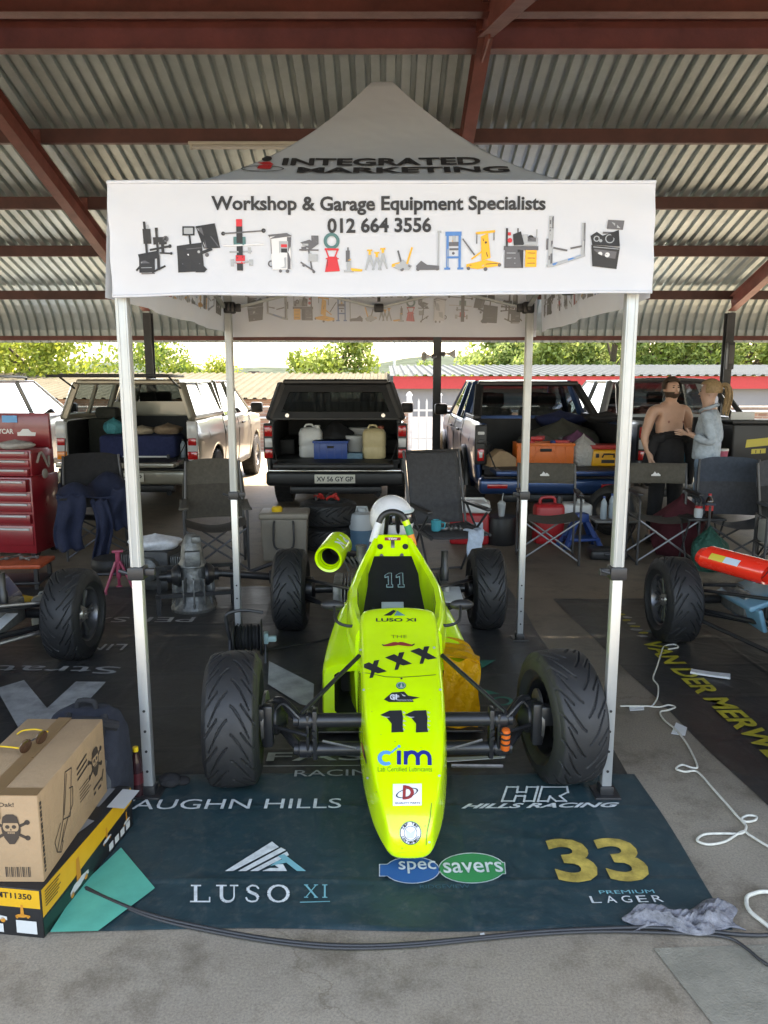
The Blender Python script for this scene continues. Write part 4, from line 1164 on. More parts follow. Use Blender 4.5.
seat = b.build('seat', mat('black_seat_shell', (.012, .012, .013), .4, var=.3, scale=12), car, ang=50)
b = B(); b.box((-.01, Yc(4.30), .43), (.13, .10, .012), 1, .003, rx=.75); b.tube([(-.13, Yc(4.3), .43), (-.08, Yc(4.1), .38), (-.1, Yc(3.95), .33)], .022, 6, 0, k=4); b.tube([(.13, Yc(4.3), .43), (.08, Yc(4.1), .38), (.1, Yc(3.95), .33)], .022, 6, 0, k=4)
b.build('seat_belt', [mat('belt_webbing', (.015, .015, .017), .8), mat('pale_paper', (.42, .47, .52), .6)], seat)
b = B(); rg = [(.085 * math.cos(2 * PI * i / 20) * 1.25, Yc(3.86) + .02 * math.sin(2 * PI * i / 20), .56 + .075 * math.sin(2 * PI * i / 20) - .08) for i in range(20)]
b.tube(rg, .013, 8, closed=True); b.tube([(0, Yc(3.86), .52), (0, Yc(3.76), .47)], .014); b.box((0, Yc(3.86), .52), (.17, .015, .03)); b.build('steering_wheel', BLKP, car)
# headrest bulkhead
bk = [[(-.158, Yc(4.60), .655), (.158, Yc(4.60), .655), (.15, Yc(4.66), .655), (-.15, Yc(4.66), .655)], [(-.135, Yc(4.645), .725), (.135, Yc(4.645), .725), (.13, Yc(4.69), .725), (-.13, Yc(4.69), .725)], [(-.108, Yc(4.68), .785), (.108, Yc(4.68), .785), (.1, Yc(4.72), .785), (-.1, Yc(4.72), .785)], [(-.095, Yc(4.70), .795), (.095, Yc(4.70), .795), (.09, Yc(4.73), .79), (-.09, Yc(4.73), .79)]]
bulk = B().loft(bk, 0).build('bulkhead', YEL, car, ang=40, bevel=.006)
nb = Vector((0, -.8, .5)).normalized()
MB_ = frame((0, Yc(4.6445), .724), (1, 0, 0), (0, .5, .8))
b = B()
for x in (-.078, .078): b.lathe([(.018, 0), (.018, .004)], 16, 0, M=MB_ @ Mx((x, .005, .004)))
b.box((0, .02, .008), (.022, .05, .01), 1, .004, M=MB_); b.lathe([(.012, 0), (.01, .008)], 10, 1, M=MB_ @ Mx((-.07, -.055, .006))); b.lathe([(.012, 0), (.01, .008)], 10, 1, M=MB_ @ Mx((.055, -.052, .006)))
b.build('latch', [DARK, RAWST], bulk)
b = B(); b.poly([(-.05, .045), (.05, .045), (.05, .066), (-.05, .066)], 0, MB_ @ Mx((0, 0, .007))); b.text('TSW', -.03, .048, .06, .014, 1, MB_ @ Mx((0, 0, .009)), .04)
b.build('sticker', [mat('sticker_red', (.3, .03, .03), .5), mat('sticker_white', (.75, .76, .77), .45)], bulk, smooth=False)
# roll hoop
hp = [(-.155, Yc(4.66), .62), (-.125, Yc(4.685), .75), (-.092, Yc(4.70), .855), (-.058, Yc(4.705), .918), (0, Yc(4.705), .938), (.058, Yc(4.705), .918), (.092, Yc(4.70), .855), (.125, Yc(4.685), .75), (.155, Yc(4.66), .62)]
hoop = B().tube(hp, .020, 12, k=5).build('roll_hoop', BLKP, car)
def wrap(p, q, m, r=.0235):
    sp = smoothpath(hp, 5); n = len(sp)
    B().tube(sp[int(p * n):int(q * n) + 1], r, 12).build('wrap', m, hoop)
wrap(.14, .27, mat('white_tape', (.66, .68, .7), .5, var=.1)); wrap(.70, .75, YEL); wrap(.755, .82, mat('green_tape', (.01, .22, .10), .5)); wrap(.825, .885, mat('orange_tape', (.78, .24, .02), .5))
b = B(); b.tube([(-.03, Yc(4.71), .92), (-.06, Yc(5.1), .5)], .014); b.tube([(.03, Yc(4.71), .92), (.06, Yc(5.1), .5)], .014); b.build('hoop_brace', STEELK, hoop)
# side pods
def pod(sg):
    def sec(y, xo, xi, z0, z1, r=.03):
        return [(sg * a, Yc(y), c) for a, c in [(xi, z0), (xo - r, z0), (xo - .004, z0 + r * .6), (xo, z0 + r * 1.6), (xo - .004, z1 - r * 1.4), (xo - r * .6, z1 - r * .4), (xo - r * 1.8, z1), (xi, z1 + .012)]]
    secs = [(3.585, .372, .20, .085, .365), (3.60, .380, .20, .08, .372), (3.7, .382, .20, .08, .382), (3.9, .372, .22, .08, .405), (4.1, .352, .24, .085, .435), (4.3, .325, .22, .1, .46), (4.5, .28, .18, .13, .47), (4.62, .22, .15, .2, .45)]
    rings = [sec(*s) for s in secs]
    b = B(); b.loft(rings, 0, False, True)
    def inner(y, k):
        return [(sg * (a if a < .21 else a), Yc(y), c) for a, c in [(.205, .115), (.30 + k, .115), (.318 + k, .13), (.318 + k, .15), (.318 + k, .29), (.318 + k, .318), (.30 + k, .332), (.205, .34)]]
    front = [[(x, Yc(3.585), z) for x, y, z in rings[0]], inner(3.583, 0), inner(3.86, -.02)]
    b.loft(front[:2], 0, False, False); b.loft(front[1:], 1, False, True)
    p = b.build('side_pod', [YEL, DARK], car, ang=50)
    f = B(); f.box((sg * .28, Yc(4.0), .055), (.27, 1.0, .012), 0, .004); f.build('under_tray', STEELK, car)
    return p
pod(-1); rp = pod(1)
# cloth taped over the right pod
cl = cloth_mat('amber_plastic_sheet', (.60, .28, .008), trans=.1, rough=.38, bump=.6, bscale=16)
def drape(u, v):
    q = v * 3.0
    if q < 1: x, z = .215 + .14 * q, .395 - .01 * q + .012
    else:
        k = (q - 1) / 2; x = .392 + .012 * math.sin(k * 9 + u * 5); z = .375 - .345 * k
    y = 3.565 + .30 * u + .012 * math.sin(v * 13)
    return (x + .006 * math.sin(u * 14 + v * 8), Yc(y), z + .006 * math.sin(u * 20 + v * 3))
def drape_f(u, v):
    x = .215 + .18 * u + .006 * math.sin(v * 11); z = .40 - .35 * v
    return (x, Yc(3.56 + .012 * math.sin(u * 9 + v * 7) - .03 * v), z + .008 * math.sin(u * 12))
b = B(); b.grid(drape, 24, 36); b.grid(drape_f, 20, 24)
b.build('pod_cover', cl, rp, ang=60)
# mirrors
for sg in (-1, 1):
    b = B(); b.tube([(sg * .20, Yc(3.72), .53), (sg * .25, Yc(3.70), .53), (sg * .31, Yc(3.72), .55), (sg * .325, Yc(3.80), .60)], .008, 8, k=4); b.box((sg * .205, Yc(3.72), .53), (.03, .04, .03), 0, .006)
    m = b.build('mirror', BLKP, car)
    b = B(); b.ball((0, 0, 0), .055, 0, 16, (1.15, .5, .5)); b.build('mirror_shell', BLKP, m, loc=(sg * .335, Yc(3.83), .60))
# front axle: twin torsion beams
b = B()
AY = Yc(3.06)
b.tube([(-.40, AY, .325), (.40, AY, .325)], .030, 20); b.tube([(-.40, AY, .195), (.40, AY, .195)], .030, 20)
axle = b.build('front_axle_beam', STEELK, car)
for sg in (-1, 1):
    b = B(); b.box((sg * .375, AY, .265), (.022, .06, .22), 0, .006); b.box((sg * .405, AY, .265), (.014, .07, .19), 0, .006)
    b.lathe([(.036, 0), (.036, .05), (.026, .055), (.026, .075)], 18, M=Mx((sg * .39, AY, .325), ry=sg * PI / 2)); b.lathe([(.036, 0), (.036, .05), (.026, .055), (.026, .075)], 18, M=Mx((sg * .39, AY, .195), ry=sg * PI / 2))
    for z in (.255, .285): b.lathe([(.008, 0), (.008, .01)], 6, M=Mx((sg * .38, AY - .03, z), rx=PI / 2))
    b.build('shock_tower', STEELK, axle)
    b = B()
    for z in (.325, .195):
        b.tube([(sg * .44, AY, z), (sg * .47, AY + .03, z + .02), (sg * .52, AY + .1, z + .04), (sg * .56, AY + .12, z + .04)], [.02, .022, .02, .016], 10, k=4)
    b.tube([(sg * .40, Yc(2.99), .29), (sg * .56, Yc(3.1), .28)], .008, 8)
    b.tube([(sg * .19, Yc(3.36), .50), (sg * .43, Yc(3.03), .37)], .010, 8)
    b.build('trailing_arm', STEELK, car)
    b = B(); b.tube([(sg * .41, AY, .30), (sg * .45, AY - .03, .36), (sg * .51, AY + .02, .39), (sg * .56, AY + .08, .33)], .0045, 6, k=6); b.build('brake_hose', mat('brake_hose_rubber', (.06, .06, .06), .5), car)
    b = B(); b.lathe([(.075, -.02), (.075, .03), (.05, .05), (.03, .07)], 24, M=Mx((sg * .575, Yc(3.17), .29), ry=-sg * PI / 2)); b.lathe([(.115, -.006), (.115, .006)], 32, 1, M=Mx((sg * .60, Yc(3.17), .29), ry=PI / 2)); b.box((sg * .58, Yc(3.09), .29), (.05, .05, .19), 0, .012); b.box((sg * .62, Yc(3.09), .33), (.06, .06, .09), 0, .012)
    b.build('hub', [STEELK, RAWST], car)
b = B(); b.lathe([(.0, 0), (.018, .004), (.020, .02), (.020, .085), (.016, .10), (.0, .102)], 16, 0, M=Mx((.43, AY - .045, .205), rx=.12), caps=False)
for z in (.03, .055, .08): b.lathe([(.0215, 0), (.0215, .008)], 16, 1, M=Mx((.43, AY - .045 - .12 * z, .205 + z), rx=.12))
b.build('damper_reservoir', [mat('orange_anodised', (.62, .11, .015), .35), DARK], car)
b = B(); b.tube([(-.18, Yc(2.98), .22), (.2, Yc(2.98), .23), (.33, Yc(3.0), .26)], .006, 6); b.tube([(.2, Yc(2.99), .15), (.42, Yc(3.0), .14)], .008, 6); b.tube([(-.34, Yc(3.0), .26), (-.2, Yc(2.98), .235)], .006, 6); b.build('brake_pipe', RAWST, car)
# rear: engine, axle, arms
b = B()
b.box((0, Yc(5.1), .33), (.34, .36, .26), 0, .03); b.box((0, Yc(5.4), .27), (.2, .3, .2), 0, .04)
for sg in (-1, 1):
    for yy in (4.98, 5.16):
        for k in range(7): b.box((sg * (.2 + k * .022), Yc(yy), .34), (.010, .15, .15), 1, .003)
    b.box((sg * .36, Yc(5.07), .34), (.06, .34, .16), 1, .02)
b.lathe([(.13, 0), (.13, .12), (.05, .15)], 24, 0, M=Mx((0, Yc(5.15), .60), rx=PI / 2)); b.lathe([(.05, 0), (.05, .12)], 14, 1, M=Mx((.14, Yc(5.1), .5)))
b.box((-.17, Yc(4.95), .55), (.09, .11, .10), 1, .015); b.lathe([(.035, 0), (.03, .07), (.04, .1)], 14, 1, M=Mx((-.2, Yc(4.92), .58)))
for i in range(7): b.tube([(-.1 - .03 * i, Yc(4.93), .5 + .015 * (i % 3)), (-.14 - .03 * i, Yc(4.90), .60), (-.19 - .02 * i, Yc(4.98), .57)], .008, 6, 1, k=3)
b.build('engine', [STEELK, mat('cast_aluminium', (.20, .20, .19), .5, metal=.6, var=.35, scale=20)], car)
b = B()
for sg in (-1, 1):
    b.tube([(sg * .1, Yc(5.3), .29), (sg * .64, Yc(5.26), .29)], .032, 12); b.tube([(sg * .22, Yc(4.55), .30), (sg * .60, Yc(5.22), .25)], .016, 10); b.tube([(sg * .2, Yc(4.6), .46), (sg * .60, Yc(5.2), .38)], .012, 10); b.tube([(sg * .22, Yc(5.0), .2), (sg * .6, Yc(5.24), .22)], .012, 8)
    b.lathe([(.09, 0), (.09, .05), (.06, .07)], 24, M=Mx((sg * .60, Yc(5.27), .29), ry=-sg * PI / 2))
b.build('rear_suspension', STEELK, car)
b = B(); b.lathe([(.026, 0), (.03, .02), (.03, .14), (.024, .15), (.024, .26)], 14, 0, M=Mx((.36, Yc(5.02), .36))); b.build('rear_damper', STEELK, car)
b = B(); b.box((.36, Yc(4.86), .36), (.2, .26, .006), 0, .002, rx=.12); b.build('heat_shield', mat('pale_alloy_plate', (.62, .66, .68), .4, metal=.3, var=.12), car)
# green intake can with open front, pointing forward and outward
M_ = Mx((-.405, Yc(4.87), .61), rx=R(90), rz=R(-12)) @ Matrix.Rotation(R(8), 4, 'X')
b = B(); b.lathe([(.058, -.02), (.066, .0), (.0, -.24)][:2] + [(.076, .03), (.09, .035), (.094, .02), (.094, -.24), (.07, -.27), (.0, -.28)], 32, 0, M_, caps=False)
b.lathe([(.064, -.001), (.06, -.2), (.0, -.2)], 24, 1, M_, caps=False)
can = b.build('air_intake', [YEL, DARK], car)
b = B(); b.text('PN', -.035, -.15, .05, .09, 0, M_ @ Mx((0, 0, 0)) @ Matrix.Rotation(0, 4, 'Z') @ Mx((.0, 0, 0)), .05)
vsn = []
for v in [(p[0], p[1]) for p in textmesh('P N', .05, 0)[0]]:
    a = 1.25 - v[1] * 1.0; z = -.20 + v[0] * .1
    vsn.append(M_ @ Vector((.0965 * math.cos(a), .0965 * math.sin(a), z)))
b = B(); b.add(vsn, textmesh('P N', .05, 0)[1]); b.build('lettering', mat('sticker_white'), can, smooth=False)
b = B(); b.tube([(-.33, Yc(4.95), .60), (-.2, Yc(5.05), .55)], .04, 12); b.build('intake_pipe', STEELK, car)
# wheels
wheel(car, (-.735, Yc(3.17), .29), 'steel', True, R(5)); wheel(car, (.70, Yc(3.17), .29), 'steel', False, R(9))
wheel(car, (-.70, Yc(5.26), .29), 'steel', True, 0); wheel(car, (.68, Yc(5.26), .29), 'steel', False, 0)

# ------------------------------------------------------------------ stickers on the nose, dropped onto the body surface
bpy.context.view_layer.update()
dg = bpy.context.evaluated_depsgraph_get()
ev = nose.evaluated_get(dg); mw = nose.matrix_world.copy()
me = ev.to_mesh()
bv = BVHTree.FromPolygons([mw @ v.co for v in me.vertices], [list(p.vertices) for p in me.polygons]); ev.to_mesh_clear()
cinv = car.matrix_world.inverted()
def on_nose(lift=.0025):
    def fn(v):
        o = Vector((0, 0, CAMH)); d = ray(v.x, -v.y).normalized()
        h, n, i, dist = bv.ray_cast(o, d)
        if h is None: return None
        if n.z < 0: n = -n
        return cinv @ (h + n * lift)
    return fn
NC = {'k': mat('sticker_black', (.02, .021, .024), .5), 'w': mat('sticker_white'), 'r': mat('sticker_red'), 'b': mat('sticker_navy', (.012, .025, .22), .4), 'c': mat('sticker_sky_blue', (.08, .32, .62), .4), 'g': mat('sticker_green', (.02, .18, .14), .4), 's': mat('sticker_silver', (.45, .47, .48), .4), 'd': mat('sticker_teal', (.10, .26, .27), .4), 'a': mat('print_olive', (.16, .24, .01), .4)}
NK = list(NC)
class Nd(Ic):
    maxedge = 5
    def P(s, c, *pts): return s.poly([(x, -y) for x, y in pts], NK.index(c))
    def X(s, c, t, x0, yb, x1, yt, bold=.0, shear=0): return s.text(t, x0, -yb, x1 - x0, yb - yt, NK.index(c), None, bold, shear)
def decal(name, d, lift=.0025):
    b = B(); mapped(b, d, on_nose(lift)); return b.build(name, [NC[k] for k in NK], nose, smooth=False)
d = Nd(); d.P('k', (383.5, 616), (391, 616), (396, 611.5), (393.5, 610.2)); d.P('d', (394, 616), (405.5, 616), (397, 611), (396, 613)); d.X('k', 'LUSO XI', 376, 622, 416, 618.5, .02); decal('sponsor_lettering', d)
d = Nd(); d.X('a', 'THE', 391, 638.5, 407, 635.5)
top = [(382, 644.6), (384, 645.4), (388, 644.4), (393, 642.8), (396, 642.6), (398, 643.2), (400, 642.6), (403, 642.8), (408, 644.2), (412, 645.2), (414.5, 644)]
bot = [(414.5, 645.2), (412, 646.6), (407, 646.8), (402, 646), (398, 645.4), (394, 646.2), (389, 646.8), (384, 646.6), (382, 645.6)]
d.P('r', *[(p[0], p[1]) for p in bot[::-1]], *[(p[0], p[1]) for p in top[::-1]]) if False else None
for i in range(len(top) - 1):
    x0, x1 = top[i][0], top[i + 1][0]
    def yb(x):
        bb = bot[::-1]
        for k in range(len(bb) - 1):
            if bb[k][0] <= x <= bb[k + 1][0]: return bb[k][1] + (bb[k + 1][1] - bb[k][1]) * (x - bb[k][0]) / (bb[k + 1][0] - bb[k][0])
        return bb[-1][1]
    d.P('k' if i in (0, 9) else 'r', (x0, yb(x0)), (x1, yb(x1)), (x1, top[i + 1][1] - .2), (x0, top[i][1] - .2))
decal('moustache_mark', d)
d = Nd()
for (cx, cy, sl) in ((374, 669, -.22), (399, 661, -.18), (424, 655, -.12)):
    def q(x, y): return (cx + x, cy + y + sl * x * .6)
    d.P('k', q(-4.5, 9), q(-1, 9), q(5.5, -8), q(0, -8)); d.P('k', q(-14, -4.5), q(-12, 0.5) if False else q(-5, -7), q(13, 4.5), q(4, 5.5))
decal('triple_cross_mark', d)
d = Nd(); d.Cr('k', 401.5, 679, 1.2, .9, 8); d.Cr('g', 401, 686, 5, 3.6, 18)
d2 = Nd(); d2.Rg('s', 401, 686, 4.2, .6, 18, 3); d2.P('s', (400, 688), (402.6, 688), (401.3, 683.6))
decal('round_badge', d); decal('badge_ring', d2, .0042)
d = Nd(); d.P('k', (384, 700), (392, 693), (404, 692), (408, 696), (420, 698), (412, 700), (414, 702.5), (389, 702.5)); d.P('s', (389, 701), (393, 695.5), (400, 693.5), (406, 696.5), (398, 698), (394, 701)); decal('engine_builder_mark', d)
d = Nd(); d.X('w', 'G1', 390, 700.5, 397, 695, .03); d.X('s', 'PREPARATION', 397, 702, 412, 700); decal('builder_lettering', d, .0042)
d = Nd()
for x in (380.6, 405):
    d.P('k', (x + 10.8, 733), (x + 23, 732.4), (x + 22, 726), (x + 22.4, 718), (x + 21, 710.6), (x + 9, 711), (x - .5, 715.4), (x + 6, 718), (x + 10.4, 717.2), (x + 11, 724))
decal('race_number', d)
d = Nd()
for x in (380.6, 405):
    for k in range(5): d.P('s', (x + 22.4 + (k % 2) * .7, 731 - k * 4.2), (x + 24.6 + (k % 3) * .6, 730.4 - k * 4.2), (x + 22.2, 728.8 - k * 4.2))
    d.P('s', (x + 1, 716.4), (x + 6, 718.6), (x + 9.4, 718), (x + 9, 717.6), (x + 6, 717.6))
decal('number_edge', d, .0042)
d = Nd()
for i in range(13):
    a, e = R(48 + i * 20), R(48 + (i + 1) * 20)
    d.P('c', (386 + 8.3 * math.cos(a), 758.5 - 7.6 * math.sin(a)), (386 + 8.3 * math.cos(e), 758.5 - 7.6 * math.sin(e)), (386.4 + 4.6 * math.cos(e), 758.5 - 4.2 * math.sin(e)), (386.4 + 4.6 * math.cos(a), 758.5 - 4.2 * math.sin(a)))
d.Ln('c', 391.5, 753, 397, 748, 1.6); d.Cr('c', 399, 746.8, 1.6, 1.5, 10); d.Rr('b', 397, 751, 401, 765)
d.Rr('b', 403.8, 751.5, 407.6, 765)
for cx in (411.8, 423.6):
    for i in range(8):
        a, e = R(180 - i * 22.5), R(180 - (i + 1) * 22.5)
        d.P('b', (cx + 8.0 * math.cos(a), 759 - 8.4 * math.sin(a)), (cx + 4.0 * math.cos(a), 759 - 4.6 * math.sin(a)), (cx + 4.0 * math.cos(e), 759 - 4.6 * math.sin(e)), (cx + 8.0 * math.cos(e), 759 - 8.4 * math.sin(e)))
    d.Rr('b', cx + 4, 759, cx + 8, 765.5)
decal('sponsor_mark', d)
d = Nd(); d.X('a', 'Lab Certified Lubricants', 378, 772, 432, 767, .0); decal('sponsor_lettering', d)
d = Nd(); d.P('w', (393, 806), (421.5, 805.6), (421.5, 784), (393, 784.4)); decal('parts_sticker', d)
d = Nd(); d.P('r', (402.5, 800), (405.5, 800), (406, 785.8), (403, 785.8)); 
for i in range(8):
    a, e = R(-90 + i * 22.5), R(-90 + (i + 1) * 22.5)
    d.P('r', (405.5 + 8.5 * math.cos(a), 793 - 7 * math.sin(a)), (405.5 + 8.5 * math.cos(e), 793 - 7 * math.sin(e)), (405.5 + 5 * math.cos(e), 793 - 4.2 * math.sin(e)), (405.5 + 5 * math.cos(a), 793 - 4.2 * math.sin(a)))
for i in range(20):
    a, e = 2 * PI * i / 20, 2 * PI * (i + 1) / 20
    f = lambda t, r: (407 + 11 * r * math.cos(t), 793.5 - 4.4 * r * math.sin(t) - 2.6 * r * math.cos(t))
    d.P('k', f(a, 1), f(e, 1), f(e, .88), f(a, .88))
d.X('k', 'QUALITY PARTS', 395, 804.6, 420, 802.6, .01); decal('parts_lettering', d, .0042)
d = Nd(); d.Cr('w', 410.5, 833, 10.8, 11.6, 26); decal('seal_sticker', d)
d = Nd(); d.Rg('k', 410.5, 833, 10.6, .7, 26, 11.4); d.Rg('k', 410.5, 833, 6.6, .5, 20, 7.0); d.P('s', (407, 838), (413.4, 838), (415.5, 829), (410.5, 833), (405.6, 829))
for t, a0_, da in (('ZIP TIE', 150, -18), ('CERTIFIED', 205, 16)):
    for i, ch in enumerate(t):
        if ch == ' ': continue
        a = R(a0_ + da * i); x, y = 410.5 + 8.5 * math.cos(a), 833 - 9.1 * math.sin(a)
        up = (math.cos(a), math.sin(a)) if da < 0 else (-math.cos(a), -math.sin(a))
        d.text(ch, -1.1, -1.2, 2.2, 2.5, NK.index('k'), frame((x, -y, 0), (up[1], -up[0], 0), (up[0], up[1], 0)), .03)
decal('seal_lettering', d, .0042)
d = Nd(); pts = [(359.5, 672.5), (372, 674), (385, 677), (400, 678) if False else (400, 677.6), (418, 676.5), (436, 675)]
for i in range(len(pts) - 1): d.Ln('a', *pts[i], *pts[i + 1], .8)
decal('panel_joint', d, .0015)
d = Nd(); pts = [(431.5, 803), (430, 818), (427, 832), (426, 845)]
for i in range(len(pts) - 1): d.Ln('a', *pts[i], *pts[i + 1], .9)
decal('scratch', d, .0015)
d = Nd()
for x, y in ((364, 690), (440, 690), (361, 650), (434, 648), (368, 778), (439, 776), (384, 845), (429, 842)): d.Cr('s', x, y, 1.3, 1.1, 10); d.Rr('k', x - .9, y - .2, x + .9, y + .2)
decal('fastener', d, .002)
d = Nd()
for x, y, q in ((395, 742, .7), (421, 748, .5), (377, 792, .6), (388, 815, .5), (425, 826, .7), (402, 848, .8), (415, 845, .5), (381, 735, .5), (408, 815, .4), (433, 760, .5), (398, 850, .5), (372, 712, .5), (430, 700, .4)): d.P('a', (x - q, y), (x + q * .3, y + q), (x + q, y - q * .4), (x, y - q))
decal('stone_chip', d, .002)
d = Nd(); d.P('r', (361, 741), (363, 745), (366.5, 760), (364.5, 758)); d.P('k', (363, 748), (364.4, 750), (367.5, 764), (366, 762)); decal('side_mark', d, .002)
# number on the seat back panel and words on the cockpit flank
b = B(); M1 = frame((-.055, Yc(4.425), .545), (1, 0, 0), (0, .17, .15)); M1 = Mx((0, -.004, .006)) @ M1
M1 = frame((-.065, Yc(4.415), .525), (1, 0, 0), (0, .17, .15))
for k in range(2):
    x0 = .005 + k * .068
    one = [(.016, 0), (.056, 0), (.056, .022), (.050, .022), (.050, .105), (.030, .105), (.006, .088), (.006, .068), (.026, .074), (.026, .022), (.016, .022)]
    b.poly([(x0 + x, y) for x, y in one], 0, M1 @ Mx((0, 0, .012)))
    cx_, cy_ = .034, .052
    one2 = [(.020, .004), (.052, .004), (.052, .018), (.046, .018), (.046, .101), (.031, .101), (.010, .086), (.010, .074), (.030, .080), (.030, .018), (.020, .018)]
    b.poly([(x0 + x, y) for x, y in one2], 1, M1 @ Mx((0, 0, .0145)))
b.build('seat_number', [mat('pale_teal_print', (.28, .42, .42), .5), NC['k']], seat, smooth=False)
# ------------------------------------------------------------------ pickups parked nose-out at the back of the shed
GLASS = glass_mat('vehicle_glass', (.24, .29, .30), .9)
TINT = glass_mat('tinted_glass', (.30, .33, .33), .5)
VBLK = mat('vehicle_black_trim', (.014, .014, .015), .42, var=.2, scale=6)
BEDM = mat('load_bed_liner', (.012, .012, .013), .6, var=.25, scale=10)
CHROME = mat('chrome_bumper', (.62, .62, .60), .22, metal=.85, var=.1)
LRED = mat('tail_lamp_red', (.45, .012, .012), .15, coat=.5)
LORG = mat('tail_lamp_amber', (.75, .22, .02), .15)
LWHT = mat('tail_lamp_clear', (.55, .55, .55), .12)
ROADT = mat('road_tyre', (.016, .016, .017), .75, var=.2)
ALLOY = mat('alloy_rim', (.35, .35, .36), .35, metal=.7)
SEATM = mat('seat_fabric', (.03, .03, .032), .85)
def paint(name, c, metal=.35): return mat(name, c, .3, metal=metal, coat=.5)
_rt = None
def road_wheel(parent, loc, flip):
    global _rt
    if _rt is None:
        b = B(); b.lathe([(.20, -.12), (.34, -.125), (.365, -.105), (.375, -.06), (.376, .06), (.365, .105), (.34, .125), (.20, .12)], 40, 0, Mx(ry=PI / 2), caps=False)
        for i in range(40):
            a = 2 * PI * i / 40
            for s in (-1, 1): b.box((s * .06, .377 * math.cos(a), .377 * math.sin(a)), (.10, .03, .012), 0, rx=a - PI / 2)
        t = b.build('tyre', ROADT)
        b = B(); b.lathe([(.215, .11), (.20, .09), (.19, 0), (.20, -.1)], 32, 0, Mx(ry=PI / 2), caps=False); b.lathe([(.06, .06), (.06, .09), (.03, .095)], 16, 0, Mx(ry=PI / 2))
        for i in range(6):
            a = 2 * PI * i / 6; b.bar((.075, .04 * math.cos(a), .04 * math.sin(a)), (.085, .2 * math.cos(a), .2 * math.sin(a)), .05, .03, 0, .008, up=(1, 0, 0))
        b.lathe([(.0, .0), (.19, .0), (.19, .02), (0, .02)], 24, 1, Mx(ry=PI / 2), caps=False)
        r = b.build('wheel', [ALLOY, VBLK]); _rt = (t.data, r.data)
        bpy.data.objects.remove(t); bpy.data.objects.remove(r)
    o = bpy.data.objects.new('wheel', _rt[1]); COL.objects.link(o); o.parent = parent; o.location = loc; o.rotation_euler.z = PI if flip else 0
    t = bpy.data.objects.new('tyre', _rt[0]); COL.objects.link(t); t.parent = o
def arc(cy, cz, r, a0, a1, n=9): return [(cy + r * math.cos(R(a0 + (a1 - a0) * i / n)), cz + r * math.sin(R(a0 + (a1 - a0) * i / n))) for i in range(n + 1)]
